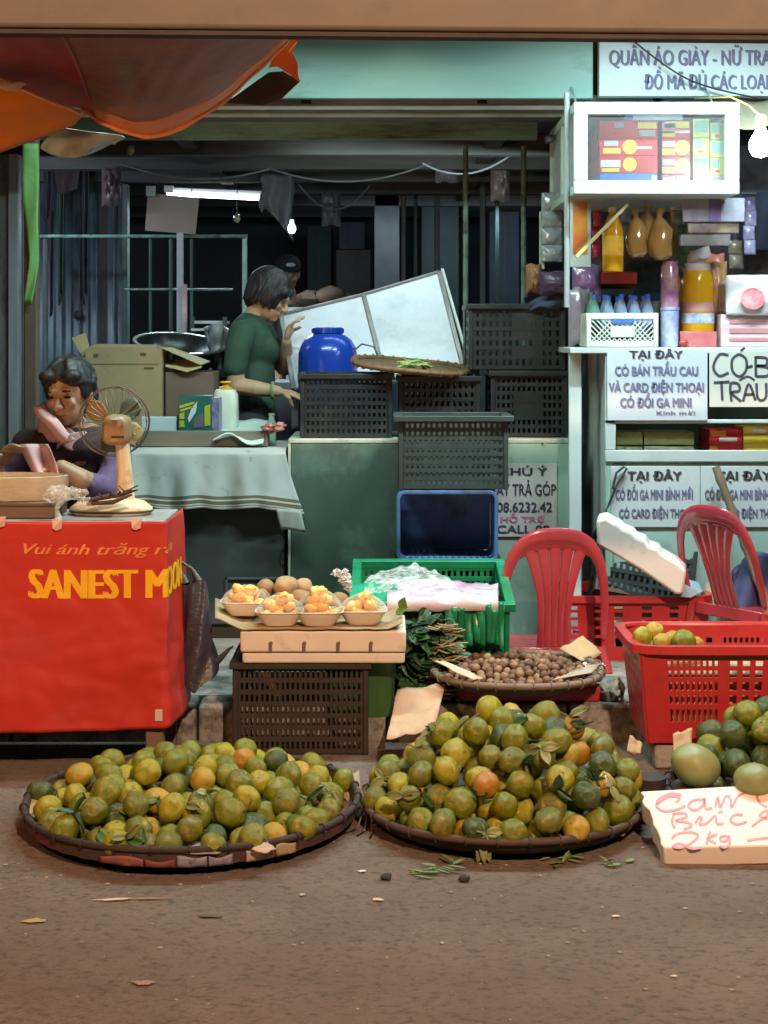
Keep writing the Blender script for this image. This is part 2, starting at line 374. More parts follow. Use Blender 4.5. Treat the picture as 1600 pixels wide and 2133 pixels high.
# left post with a green ribbon
yq = 5.65; t = thing('stall_post', 'rusty brown wooden post with a green ribbon at the left', 'post', (P(62, 0, yq).x, yq, PZ))
xa, xb = P(49, 0, yq).x, P(77, 0, yq).x
MB().bx(xa, xb, yq, yq + .05, PZ, 2.35).build('pole', mat('rusty_post', (.07, .042, .03), (.12, .095, .08), scale=9, rough=.8, bump=.4, stretch=(1, 1, .2)), t, bevel=.006)
def rib(a, c):
    z = P(0, 300 + 335 * c, yq).z; u = (47 + 33 * a) if c < .35 else (47 + 14 * min(1, (c - .35) * 3) + (33 - 14 * min(1, (c - .35) * 3)) * a - 18 * max(0, c - .75) * 3)
    return Vector((P(u, 0, yq - .012).x, yq - .012 - .006 * math.sin(a * 3 + c * 11), z))
MB().grid(rib, 5, 26).build('ribbon', mat('green_ribbon', (.13, .36, .09), (.2, .45, .18), scale=20, rough=.6, transl=.3), t, solid=.002)
# pipe frame behind the lady
t = thing('pipe_frame', 'pale green pipe frame standing behind the lady in green', 'frame', (P(380, 0, 7.6).x, 7.6, PZ)); y = 7.6
b = MB(); b.tube([P(80, 492, y), P(513, 492, y)], .009); b.build('top_rail', m_pipe, t)
b = MB(); b.tube([P(260, 603, y + .01), P(485, 603, y + .01)], .006); b.build('lower_rail', m_pipe, t)
for u, r, k in ((509, .013, 0), (355, .011, 1), (312, .008, 1), (398, .008, 1), (92, .012, 1)):
    q = P(u, 488, y); MB().tube([(q.x, y + .02, PZ), (q.x, y + .02, q.z)], r).build('upright', [mat('mint_pipe', (.30, .46, .36), (.2, .33, .27), scale=16, rough=.45), m_post][k], t)
q = P(376, 485, y - .05); b = MB().bx(q.x - .016, q.x + .016, y - .07, y - .05, PZ, q.z)
t2 = b.build('white_batten', mat('white_batten_paint', (.42, .43, .44), (.34, .35, .37), scale=12, rough=.5), bevel=.003); tag(t2, 'narrow white wooden batten standing upright behind the cardboard box', 'batten')
q = P(385, 592, y - .09); b = MB().bx(q.x - .011, q.x + .011, y - .10, y - .078, PZ, q.z)
t2 = b.build('red_batten', mat('red_white_batten', (.30, .07, .075), (.46, .40, .40), scale=14, rough=.5, stretch=(1, 1, .5)), bevel=.003); tag(t2, 'shorter red and white batten leaning on the white one', 'batten')
# cardboard sheet and grey cloth hanging from the rafters
q0 = P(303, 405, 7.55); q1 = P(413, 486, 7.55)
b = MB().quadp([(308, 402, 7.55), (415, 412, 7.55), (407, 488, 7.55), (302, 480, 7.55)], (0, .006, 0)); tb = thing('hanging_board', 'brown cardboard sheet hung under the rafters in front of the tube lamp', 'cardboard', (P(360, 0, 7.55).x, 7.55, P(0, 488, 7.55).z))
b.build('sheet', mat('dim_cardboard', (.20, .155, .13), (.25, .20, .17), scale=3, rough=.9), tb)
b = MB(); b.tube([P(330, 404, 7.56), P(332, 330, 7.6)], .002, 5); b.tube([P(400, 410, 7.56), P(398, 335, 7.6)], .002, 5); b.tube([P(332, 330, 7.6), (P(332, 330, 7.6).x, 7.58, 2.13)], .002, 5); b.tube([P(398, 335, 7.6), (P(398, 335, 7.6).x, 7.58, 2.13)], .002, 5); b.build('string', m_beam, tb)
MB().box(P(314, 398, 7.53), (.045, .01, .05)).build('tape', mat('pale_tape', (.32, .37, .36), rough=.5), tb)
def gc(a, c):
    u = 543 + 66 * a; v = 362 + c * (70 + 70 * a ** 1.4) + (12 if a < .05 else 0)
    return P(u + 4 * math.sin(c * 7), v, 8.0 + .02 * math.sin(a * 12 + c))
b = MB().grid(gc, 16, 12); t2 = b.build('grey_cloth', mat('grey_rag', (.10, .10, .11), (.14, .14, .15), scale=6, rough=.95), solid=.004); tag(t2, 'grey rag hanging from the rafters beside the tube lamp', 'cloth')
# tube lamp and small bulb
y = 8.5; t = thing('tube_lamp', 'glowing white fluorescent tube lamp under the dark rafters', 'lamp', (P(440, 0, y).x, y, P(0, 410, y).z))
MB().tube([P(348, 403, y), P(545, 413, y)], .013, 10).build('tube', glow('tube_glow', (.78, .9, 1.0), 9), t)
MB().bar(P(343, 396, y + .03), P(550, 404, y + .03), .05, .03).build('fitting', mat('white_fitting', (.6, .6, .6), rough=.4), t, bevel=.003)
MB().box(P(352, 394, y - .02), (.05, .04, .04)).build('holder', mat('white_holder', (.7, .7, .7), rough=.4), t, bevel=.004)
lamp('tube_lamp_light', 'AREA', P(440, 416, y - .06), 12, (.75, .9, 1.0), .5, P(440, 700, y - .3), .05)
t = thing('light_bulb', 'small white bulb hanging at the edge of the grey rag', 'bulb', P(608, 488, 7.9))
MB().lathe([(0, -.022), (.014, -.018), (.022, 0), (.02, .015), (.011, .032), (.009, .05)], 14, P(608, 478, 7.9)).build('glass', glow('bulb_glow', (.85, .92, 1), 3), t)
q = P(608, 458, 7.9); MB().tube([q, (q.x, 7.9, 2.13)], .003, 5).build('cord', m_beam, t)
for u, v, lab in ((494, 455, 'dull yellowish unlit bulb hanging right of the cardboard sheet'), (272, 312, 'dull unlit bulb hanging high near the orange tarpaulin')):
    yy = 8.0 if u > 300 else 6.9
    t = thing('dead_bulb', lab, 'bulb', P(u, v, yy)); q = P(u, v, yy)
    MB().ball(q, (.018, .018, .024)).build('glass', mat('dusty_bulb', (.34, .33, .17), rough=.3), t); MB().tube([q + Vector((0, 0, .02)), (q.x, yy, 2.13)], .0025, 5).build('cord', m_beam, t)
# bits in the gloom: stacked boards, basin, low tables
b = MB().pbox(402, 668, 468, 674, 7.5, .25).pbox(398, 684, 470, 689, 7.45, .25); m_wb = mat('white_board', (.5, .53, .55), (.4, .43, .45), rough=.5)
t2 = thing('shelf_rack', 'small rack with two white shelf boards behind the lady in green', 'rack', (P(435, 0, 7.55).x, 7.55, PZ)); b.build('shelf', m_wb, t2)
b = MB()
for u in (400, 468):
    for yy in (7.46, 7.72): q = P(u, 664, yy); b.bx(q.x - .01, q.x + .01, yy, yy + .02, PZ, P(0, 660, 7.5).z)
b.build('upright', m_post, t2)
bn = thing('basin', 'large black plastic basin with a highlight painted on its rim behind the cardboard box', 'basin', (P(380, 0, 7.0).x, 7.0, .95)); c = P(372, 738, 7.0)
R = Matrix.Rotation(math.radians(12), 3, 'X') @ Matrix.Rotation(math.radians(6), 3, 'Y')
MB().shell([(0, -.075), (.12, -.075), (.19, 0), (.2, .045), (.205, .05), (.195, .05), (.185, .0), (.11, -.068), (0, -.068)], 32, c, R).build('bowl', mat('black_plastic', (.012, .016, .015), (.02, .024, .022), rough=.28), bn, smooth=60)
MB().shell([(.2, .046), (.212, .048), (.212, .056), (.195, .056), (.195, .046)], 32, c, R).build('rim', mat('rim_highlight', (.22, .26, .25), (.03, .04, .04), rough=.3), bn)  # grey in the rim colour paints the highlight on the basin
q = P(372, 770, 7.0); bt = thing('low_table', 'low dark wooden table under the black basin', 'table', (q.x, 7.0, PZ))
MB().bx(q.x - .3, q.x + .3, 6.8, 7.3, q.z - .03, q.z).build('tabletop', m_beam, bt)
for sx in (-.27, .27):
    for yy in (6.84, 7.26): MB().bx(q.x + sx - .02, q.x + sx + .02, yy - .02, yy + .02, PZ, q.z - .03).build('leg', m_beam, bt)

# ================================================================== FRONT BEAM and TARPAULIN
m_ob = mat('ochre_beam_paint', (.112, .092, .074), (.135, .112, .090), scale=3, rough=.6, bump=.1, bscale=30, dirt=(.085, .068, .054), damt=.4, dscale=3)
t = thing('awning_beam', 'wide brown beam across the top over the stall front', 'beam', (0, 3.2, 0))
zl, zr = P(0, 58, 3.2).z, P(0, 72, 3.2).z
def tilt(x): return (x + .8) / 1.6 * (zr - zl)
b = MB(); b.add([(-2.6, 3.2, zl + tilt(-2.6)), (2.6, 3.2, zl + tilt(2.6)), (2.6, 3.25, zl + tilt(2.6)), (-2.6, 3.25, zl + tilt(-2.6)), (-2.6, 3.2, 2.32), (2.6, 3.2, 2.32), (2.6, 3.25, 2.32), (-2.6, 3.25, 2.32)], [(0, 1, 2, 3), (4, 7, 6, 5), (0, 4, 5, 1), (1, 5, 6, 2), (2, 6, 7, 3), (3, 7, 4, 0)]); b.build('board', m_ob, t, bevel=.012, seg=3)
b = MB(); b.add([(-2.6, 3.204, zl - .010 + tilt(-2.6)), (2.6, 3.204, zl - .010 + tilt(2.6)), (2.6, 3.246, zl - .010 + tilt(2.6)), (-2.6, 3.246, zl - .010 + tilt(-2.6)), (-2.6, 3.204, zl - .001 + tilt(-2.6)), (2.6, 3.204, zl - .001 + tilt(2.6)), (2.6, 3.246, zl - .001 + tilt(2.6)), (-2.6, 3.246, zl - .001 + tilt(-2.6))], [(0, 1, 2, 3), (4, 7, 6, 5), (0, 4, 5, 1), (1, 5, 6, 2), (2, 6, 7, 3), (3, 7, 4, 0)]); b.build('rubber_edge', mat('black_edge', (.05, .035, .03), (.03, .022, .02), rough=.8), t)
for x in (-2.55, 2.55): MB().bx(x - .05, x + .05, 3.2, 3.25, 0, zl - .012).build('column', m_ob, t, bevel=.01)

def awn(a, c): return Vector((-2.6 + 5.2 * a, 3.3 + 2.68 * c, 2.33 + .62 * c + .012 * math.sin(a * 180)))
MB().grid(awn, 360, 1).build('roof_sheet', mat('rusty_tin', (.20, .19, .18), (.13, .11, .10), scale=3, rough=.6, metal=.2), t, solid=.002)
m_tarp = mat('brown_tarp', (.40, .135, .06), (.27, .09, .05), scale=3, rough=.5, bump=.5, bscale=14, bdist=.01, transl=.2, dirt=(.16, .08, .06), damt=.3, dscale=3)
m_tred = mat('red_tarp', (.42, .03, .02), (.30, .02, .016), scale=3, rough=.5, transl=.12)
m_tor = mat('orange_tarp', (.88, .33, .02), (.80, .26, .015), scale=3, rough=.5, transl=.45)
hem = smooth_path([(-160, 190), (-40, 205), (60, 208), (170, 228), (215, 258), (288, 283), (345, 279), (405, 252), (470, 208), (540, 142), (600, 84)], 6)
n = len(hem)
top = [( -160 + (700 + 60) * i / (len(hem) - 1), 40) for i in range(len(hem))]
t = thing('tarpaulin', 'sagging brown and red tarpaulin hung behind the beam at upper left', 'tarpaulin', (P(300, 0, 4.4).x, 4.4, P(0, 290, 4.5).z))
def tp(i, c):      # c = 0 at the beam, 1 at the hem
    hx = hem[i]; u0, v0 = top[i]; a = P(u0, v0, 3.34); e = P(hx[0], hx[1], 4.55)
    s = c; p = a.lerp(e, s); g = i / n; wv = .045 * (1 - 2 * abs(noise.noise(Vector((g * 5 - s * 1.2, s * 1.1 + g * 2, 3))))) * s * (1.15 - s) * 2 + .02 * (1 - 2 * abs(noise.noise(Vector((g * 13 + s * 4, s * 2, 7))))) * s * (1.1 - s) * 2
    sag = -.10 * math.sin(math.pi * min(1, s)) ; p.z += wv * .55; p.y += wv * .5; return p
n = len(hem); k = 26; vs = [tp(i, j / k) for j in range(k + 1) for i in range(n)]
fs = []; mi = []
for j in range(k):
    for i in range(n - 1):
        fs.append((j * n + i, j * n + i + 1, (j + 1) * n + i + 1, (j + 1) * n + i)); mi.append(0)
m_hem = mat('lit_hem_tarp', (.72, .24, .06), (.62, .19, .05), scale=4, rough=.42, transl=.2)  # lighter orange paints the light caught along the hem
for part, lo, hi, mm, ja, jb in (('red_panel', 0, 22, m_tred, 0, k), ('brown_panel', 22, n - 1, m_tarp, 0, k - 4), ('lit_hem_strip', 22, n - 1, m_hem, k - 4, k)):
    b = MB(); b.add(vs, [q for q, _ in zip(fs, mi) if lo <= q[0] % n < hi and ja <= q[0] // n < jb]); o = b.build(part, mm, t, smooth=80, solid=.003)
b = MB(); hp = [tp(i, 1) for i in range(n)]
b.tube([p + Vector((0, -.004, -.004)) for p in hp[18:]], [.008 + .004 * noise.noise(Vector((i * .4, 0, 0))) for i in range(n - 18)], 8); b.build('rolled_hem', m_hem if 0 else mat('lit_hem_roll_tarp', (.85, .33, .15), (.75, .26, .10), scale=5, rough=.4), t, smooth=80)  # brighter colour paints the light on the rolled hem
# back flap, dark with a torn red edge
fl = [(500, 150, 4.7), (560, 205, 4.72), (586, 212, 4.72), (628, 172, 4.72), (622, 150, 4.7), (628, 120, 4.7), (618, 60, 4.6), (520, 60, 4.6)]
b = MB().quadp([(470, 214, 4.72), (548, 219, 4.74), (587, 205, 4.74), (626, 168, 4.74), (606, 158, 4.73), (590, 148, 4.73), (560, 150, 4.72)], (0, .006, 0)); b.build('dark_flap', mat('dark_tarp', (.03, .018, .025), (.05, .025, .03), rough=.7), t)
b = MB().quadp([(596, 66, 4.66), (624, 78, 4.66), (616, 92, 4.66), (608, 108, 4.67), (620, 132, 4.67), (621, 155, 4.68), (625, 171, 4.7), (604, 155, 4.7), (578, 138, 4.7), (560, 140, 4.68)], (0, .006, 0)); b.build('torn_edge', mat('torn_red_tarp', (.5, .10, .035), (.62, .2, .06), scale=8, rough=.55, transl=.3), t)
b = MB().quadp([(142, 84, 4.15), (172, 92, 4.15), (182, 104, 4.16), (166, 112, 4.16), (148, 100, 4.15)], (0, .004, 0)); b.build('patch', mat('grey_patch', (.35, .36, .33), (.2, .2, .18), scale=30, rough=.5), t)
# orange umbrella panel in front, lower left
t = thing('orange_canopy', 'bright orange canopy panel at the left edge below the red tarpaulin', 'canopy', (P(40, 0, 4.3).x, 4.3, P(0, 320, 4.3).z))
def oc(a, c):
    u = -260 + 430 * a; v0 = 150 + (235 - 150) * max(0, (u + 40) / 210) ** .9 if u > -40 else 150; vb = 345 - (345 - 250) * max(0, (u + 60) / 230) if u > -60 else 345
    if u > 165: v0 = vb = 240
    return P(u, v0 + (vb - v0) * c + 3 * math.sin(c * 6 + a * 9), 4.05 + .3 * c ** 1.2 + .03 * abs(noise.noise(Vector((a * 5 + c * 2, c * 3 - a * 3, 2)))) + .012 * math.sin(c * 8 + a * 4))
MB().grid(oc, 30, 14).build('panel', m_tor, t, smooth=80, solid=.003)
b = MB(); b.tube([oc(i / 20, 0) + Vector((0, -.004, .003)) for i in range(21)], .006, 6); b.build('seam', mat('pale_seam', (.7, .35, .2), rough=.5), t)
b = MB().ball(P(20, 176, 4.02), (.035, .012, .016), nz=.5, seed=4); b.build('tie', mat('white_tie', (.7, .55, .48), rough=.7), t)
b = MB().grid(lambda a, c: P(95 + 155 * a + 10 * math.sin(c * 5), 262 + 20 * a + (18 + 42 * math.sin(math.pi * min(1, a * .8 + .25))) * c, 4.75 + .05 * math.sin(a * 9) * c + .05 * c), 20, 8)
t2 = b.build('white_cloth', mat('dirty_white_cloth', (.42, .48, .46), (.24, .26, .25), scale=10, rough=.8), smooth=80, solid=.004); tag(t2, 'dirty white cloth bunched under the tarpaulin hem at upper left', 'cloth')
for i in range(1): pass
# ================================================================== CRATES
m_cblk = mat('black_crate_plastic', (.013, .015, .016), (.022, .025, .026), scale=14, rough=.5, dirt=(.05, .05, .048), damt=.25, dscale=9)
m_cgrn = mat('grey_green_crate_plastic', (.034, .046, .042), (.048, .062, .056), scale=14, rough=.55, dirt=(.04, .045, .04), damt=.4, dscale=9)
m_cbrn = mat('brown_black_crate_plastic', (.021, .016, .0145), (.030, .023, .02), scale=14, rough=.6, dirt=(.03, .022, .02), damt=.4, dscale=9)
m_cblu = mat('slate_blue_crate_plastic', (.085, .17, .36), (.11, .21, .42), scale=14, rough=.5, dirt=(.03, .04, .06), damt=.4)
m_gpl = mat('green_crate_plastic', (.006, .19, .085), (.01, .25, .115), scale=10, rough=.4, dirt=(.01, .12, .06), damt=.35, dscale=9)
def crate(name, label, loc, w, d, h, m, rz=0, rows=6, cols=14, plate=None, lip=.012, rim_h=.022, group=None, rot=None, taper=0.0, ribs=True):
    t = localize(thing(name, label, 'crate', loc, rz, group, rot))
    def wall(along, L, off, sgn, plate=None):
        b = MB()
        def put(a0, a1, z0, z1, th, o=0):
            if along == 'x': b.bx(a0, a1, off - th / 2 + sgn * o, off + th / 2 + sgn * o, z0, z1)
            else: b.bx(off - th / 2 + sgn * o, off + th / 2 + sgn * o, a0, a1, z0, z1)
        zs = [.012 + (h - rim_h - .012) * i / rows for i in range(rows + 1)]
        for i, z in enumerate(zs):
            put(-L / 2 + .004, L / 2 - .004, max(.001, z - .0075), z + .0075, .011 if (ribs and i % 2 == 0) else .008, .0)
        n = cols if along == 'x' else max(4, int(cols * L / w))
        for j in range(n + 1):
            a = -L / 2 + .01 + (L - .02) * j / n
            wd = .46 * (L - .02) / n if j % 4 else .62 * (L - .02) / n
            put(a - wd / 2, a + wd / 2, .004, h - rim_h + .004, .0064 if j % 4 else .0072)
        if plate:
            for (a0, a1, r0, r1) in plate: put(a0 * L, a1 * L, zs[r0], zs[r1], .0096)
        return b
    e = .008
    wall('x', w - .016, -d / 2 + e, -1, plate).build('side_panel', m, t, smooth=0); wall('x', w - .016, d / 2 - e, 1, plate).build('side_panel', m, t, smooth=0)
    wall('y', d - .016, -w / 2 + e, -1).build('side_panel', m, t, smooth=0); wall('y', d - .016, w / 2 - e, 1).build('side_panel', m, t, smooth=0)
    b = MB(); z0, z1 = h - rim_h, h; q = lip
    b.bx(-w / 2 - q, w / 2 + q, -d / 2 - q, -d / 2 + .013, z0, z1).bx(-w / 2 - q, w / 2 + q, d / 2 - .013, d / 2 + q, z0, z1)
    b.bx(-w / 2 - q, -w / 2 + .013, -d / 2 + .0131, d / 2 - .0131, z0, z1).bx(w / 2 - .013, w / 2 + q, -d / 2 + .0131, d / 2 - .0131, z0, z1)
    b.build('rim', m, t, bevel=.003)
    b = MB().bx(-w / 2 + .014, w / 2 - .014, -d / 2 + .014, d / 2 - .014, .002, .008); b.build('base', m, t)
    for sx in (-1, 1):
        for sy in (-1, 1): MB().box((sx * (w / 2 - .006), sy * (d / 2 - .006), (h - rim_h) / 2), (.017, .017, h - rim_h - .002)).build('corner_post', m, t, bevel=.003)
    return t
GB = 'plastic crates stacked on the market cabinet'
zt = P(0, 915, 6.0).z                       # cabinet top
def on_px(u0, u1, y): return (P((u0 + u1) / 2, 0, y).x, PX(u1 - u0, y))
x, w = on_px(626, 816, 6.06); crate('crate', 'black crate at the left end of the cabinet top beside the blue barrel', (x, 6.24, zt), w, .34, .255, m_cblk, group=GB, rows=7, cols=16)
x, w = on_px(832, 1000, 6.08); crate('crate', 'black crate holding up the woven tray behind the grey green crate', (x, 6.25, zt), w, .32, .245, m_cblk, rows=6, cols=12, plate=[(-.2, .22, 1, 3)], group=GB)
x, w = on_px(1024, 1182, 6.08); hC = P(0, 772, 6.08).z - zt; crate('crate', 'black crate under the topmost crate beside the white kiosk', (x, 6.25, zt), w, .32, hC, m_cblk, rows=7, cols=13, plate=[(-.22, .2, 2, 5)], group=GB)
x, w = on_px(978, 1178, 6.08); hD = P(0, 633, 6.08).z - (zt + hC); crate('crate', 'topmost black crate of the stack with gaps in its lattice', (x, 6.25, zt + hC + .001), w, .32, hD, m_cblk, rows=6, cols=13, plate=[(-.06, .16, 3, 6), (.2, .28, 0, 6), (-.06, .2, 1, 2)], group=GB)
zE, zEt = P(0, 1021, 5.68).z, P(0, 866, 5.68).z
x, w = on_px(832, 1058, 5.68); crate('crate', 'grey green ribbed crate standing on the slate blue crate', (x, 5.82, zE), w, .27, zEt - zE, m_cgrn, rows=8, cols=18, lip=.022, group=GB)
# blue crate lying on its side, open mouth to the road
zF0 = P(0, 1172, 5.68).z
hF = .27; wF = PX(1038 - 826, 5.68); dF = zE - zF0 - .002
fc = thing('crate', 'slate blue crate lying on its side with its open mouth to the road', 'crate', (P(932, 0, 5.68).x, 5.69, zF0), group=GB)
cx = P(932, 0, 5.68).x
def rr(u, v, r=.028, n=5):     # rounded rectangle loop in x-z
    pts = []
    for (sx, sz, a0) in ((1, 1, 0), (-1, 1, 90), (-1, -1, 180), (1, -1, 270)):
        for i in range(n + 1):
            a = math.radians(a0 + 90 * i / n); pts.append((sx * (u - r) + r * math.cos(a), sz * (v - r) + r * math.sin(a)))
    return pts
def ring(b, u, v, w_, y0, y1, zc, r=.03):
    o = rr(u, v, r); i_ = rr(u - w_, v - w_, max(.008, r - w_)); n = len(o)
    vs = [(cx + a, y, zc + c) for y in (y0, y1) for loop in (o, i_) for a, c in loop]
    fs = []
    for k in range(n):
        k2 = (k + 1) % n
        fs += [(k, k2, n + k2, n + k), (2 * n + k, 3 * n + k, 3 * n + k2, 2 * n + k2), (k, 2 * n + k, 2 * n + k2, k2), (n + k, n + k2, 3 * n + k2, 3 * n + k)]
    b.add(vs, fs)
zc = zF0 + dF / 2
b = MB(); ring(b, wF / 2, dF / 2, .014, 5.68, 5.70, zc); b.build('rim', m_cblu, fc, bevel=.002)
b = MB()
for y in (5.75, 5.80, 5.85, 5.90): ring(b, wF / 2 - .006, dF / 2 - .006, .007, y, y + .010, zc)
for k in range(14):
    f_ = -1 + 2 * (k + .5) / 14
    for s in (-1, 1):
        b.bx(cx + s * (wF / 2 - .0095) - .002, cx + s * (wF / 2 - .0095) + .002, 5.70, 5.95, zc + f_ * (dF / 2 - .03) - .004, zc + f_ * (dF / 2 - .03) + .004)
        b.bx(cx + f_ * (wF / 2 - .03) - .005, cx + f_ * (wF / 2 - .03) + .005, 5.70, 5.95, zc + s * (dF / 2 - .0095) - .002, zc + s * (dF / 2 - .0095) + .002)
b.build('lattice_wall', m_cblu, fc, smooth=0)
MB().bx(cx - wF / 2 + .012, cx + wF / 2 - .012, 5.95, 5.956, zc - dF / 2 + .012, zc + dF / 2 - .012).build('base', m_cblu, fc)
crate('crate', 'black crate on the pavement half hidden behind the green basket', (P(930, 0, 5.7).x, 5.83, PZ), .40, .29, zF0 - PZ - .001, m_cblk, rows=6, cols=12)

# ------------------------------------------------------------------ market cabinet below the crates
m_cabd = mat('worn_green_board', (.075, .125, .10), (.045, .075, .06), scale=4, rough=.65, dirt=(.14, .23, .18), damt=.22, dscale=3.5, stretch=(1, 1, .8))
m_cabm = mat('mint_board', (.30, .45, .35), (.34, .50, .40), scale=4, rough=.5, dirt=(.16, .22, .17), damt=.25, dscale=9)
m_cabw = mat('cream_frame', (.55, .58, .48), (.42, .45, .37), scale=12, rough=.5, dirt=(.16, .16, .12), damt=.3, dscale=16)
t = thing('market_cabinet', 'green metal market cabinet carrying the black crates', 'cabinet', (P(905, 0, 6.25).x, 6.25, PZ))
xl, xr = P(600, 0, 6.0).x, P(1210, 0, 6.0).x
MB().bx(xl, xr, 6.008, 6.5, zt - .016, zt).build('worktop', m_cabw, t, bevel=.003)
MB().bx(xl + .004, xr - .004, 6.02, 6.48, PZ, zt - .017).build('body', m_cabd, t)
xm = P(1000, 0, 6.0).x
MB().bx(xl + .012, xm - .002, 6.004, 6.019, PZ + .02, zt - .018).build('front_panel', m_cabd, t, bevel=.002)
MB().bx(xm + .002, xr - .014, 6.004, 6.019, PZ + .02, zt - .018).build('front_panel', m_cabm, t, bevel=.002)
MB().bx(xl, xl + .010, 5.999, 6.0195, PZ, zt - .0175).bx(xr - .012, xr, 5.999, 6.0195, PZ, zt - .0175).build('edge_strip', m_cabw, t, bevel=.002)
b = MB()
for u, v in ((1190, 995), (1150, 1075), (1130, 924), (1200, 1040)): b.ball(P(u, v, 6.0), .004, 8, 6)
b.build('rivet', m_beam, t)
# paper notice
m_paper = mat('notice_paper', (.56, .55, .50), (.48, .47, .42), scale=5, rough=.8, dirt=(.38, .36, .30), damt=.3, dscale=4)
m_ink = mat('black_ink', (.035, .035, .05), (.06, .06, .08), scale=30, rough=.7)
m_inkg = mat('faded_violet_ink', (.12, .12, .22), (.19, .19, .30), scale=30, rough=.7)
m_inkp = mat('pink_ink', (.55, .16, .28), (.6, .25, .36), scale=30, rough=.7)
def sign(name, label, cat, u0, v0, u1, v1, y, board, lines, th=.006, group=None, frame=None, jitter=0.0):
    t = thing(name, label, cat, (P((u0 + u1) / 2, 0, y).x, y, P(0, v1, y).z), group=group)
    bd = MB().pbox(u0, v0, u1, v1, y, th).build('board', board, t, bevel=min(.002, th * .3))
    groups = {}
    for (s, lu0, lu1, lv0, lv1, ink, bold) in lines:
        groups.setdefault(ink.name, (ink, MB()))
        q = P(lu0, lv1, y - .0015)
        letter(groups[ink.name][1], s, q, (1, 0, 0), (0, 0, 1), PX(lu1 - lu0, y), PX(lv1 - lv0, y), bold)
    for ink, b in groups.values(): b.build('lettering', ink, bd, smooth=0)
    if frame:
        w_ = PX(frame[1], y); a, e = P(u0, v1, y), P(u1, v0, y)
        MB().bx(a.x - w_, e.x + w_, y - .006, y + th, e.z, e.z + w_).bx(a.x - w_, e.x + w_, y - .006, y + th, a.z - w_, a.z).bx(a.x - w_, a.x, y - .006, y + th, a.z, e.z).bx(e.x, e.x + w_, y - .006, y + th, a.z, e.z).build('frame', frame[0], t, bevel=.002)
    return t
sign('paper_notice', 'white paper notice with black capitals taped to the mint cabinet', 'notice', 1010, 965, 1160, 1118, 5.996, m_paper, [
    ('CHÚ Ý', 1040, 1140, 974, 990, m_ink, .03), ('VAY TRẢ GÓP', 1022, 1158, 1008, 1032, m_ink, .02), ('08.6232.42', 1036, 1150, 1046, 1066, m_ink, .02),
    ('HỖ TRỢ', 1044, 1135, 1076, 1088, m_inkp, .04), ('CALL 08', 1036, 1145, 1094, 1110, m_ink, .02)], th=.002)

m_clear = bpy.data.materials.new('clear_bag_plastic'); m_clear.use_nodes = True
def clear_nodes():
    nt = m_clear.node_tree; N = nt.nodes; L = nt.links; b = N['Principled BSDF']; b.inputs['Base Color'].default_value = (.72, .78, .78, 1); b.inputs['Roughness'].default_value = .16; b.inputs['Specular IOR Level'].default_value = .8
    t = N.new('ShaderNodeBsdfTransparent'); m = N.new('ShaderNodeMixShader'); n = N.new('ShaderNodeTexNoise'); n.inputs['Scale'].default_value = 9; n.inputs['Detail'].default_value = 6
    r = N.new('ShaderNodeMapRange'); r.inputs[1].default_value = .42; r.inputs[2].default_value = .72; r.inputs[3].default_value = .12; r.inputs[4].default_value = .50
    L.new(n.outputs['Fac'], r.inputs[0]); L.new(r.outputs[0], m.inputs[0]); L.new(t.outputs[0], m.inputs[1]); L.new(b.outputs[0], m.inputs[2]); L.new(m.outputs[0], N['Material Output'].inputs[0])
clear_nodes()
# ================================================================== BARREL, TRAY, WHITE LID
t = thing('water_barrel', 'blue plastic water barrel standing behind the black crate', 'barrel', (P(683, 0, 6.72).x, 6.72, PZ)); c = Vector((P(683, 0, 6.72).x, 6.72, 0)); y = 6.72
zb = lambda v: P(0, v, y).z; rB = PX(62, y)
MB().lathe([(0, PZ), (rB * .95, PZ), (rB, PZ + .03), (rB, zb(800)), (rB * 1.02, zb(795)), (rB, zb(788)), (rB, zb(752)), (rB * .99, zb(735)), (rB * .93, zb(722)), (rB * .80, zb(708)), (rB * .62, zb(699)), (rB * .50, zb(696)), (rB * .46, zb(692))], 36, c).build('body', mat('blue_barrel_plastic', (.012, .055, .42), (.018, .075, .52), scale=9, rough=.22, spec=.6), t, smooth=50)
lidp = MB().lathe([(rB * .47, zb(695)), (rB * .52, zb(694)), (rB * .52, zb(684)), (rB * .48, zb(682)), (0, zb(682))], 30, c).build('lid', mat('blue_lid_plastic', (.012, .06, .45), (.02, .09, .5), rough=.3), t, smooth=40)
b = MB()
for k in range(26):
    a = 2 * math.pi * k / 26; b.box(c + Vector((math.cos(a) * rB * .525, math.sin(a) * rB * .525, zb(689))), (.006, .006, .018), Matrix.Rotation(a, 3, 'Z'))
b.build('lid_ridge', mat('blue_ridge', (.012, .06, .45), rough=.3), lidp)
b = MB(); b.tube([(c.x + rB * .8, y - .06, zb(735)), (c.x + rB * 1.15, y - .09, zb(716)), (c.x + rB * 1.55, y - .10, zb(722)), (c.x + rB * 1.72, y - .08, zb(745)), (c.x + rB * 1.72, y - .06, zb(765))], .004, 6); b.build('wire_handle', m_steel, t, smooth=60)

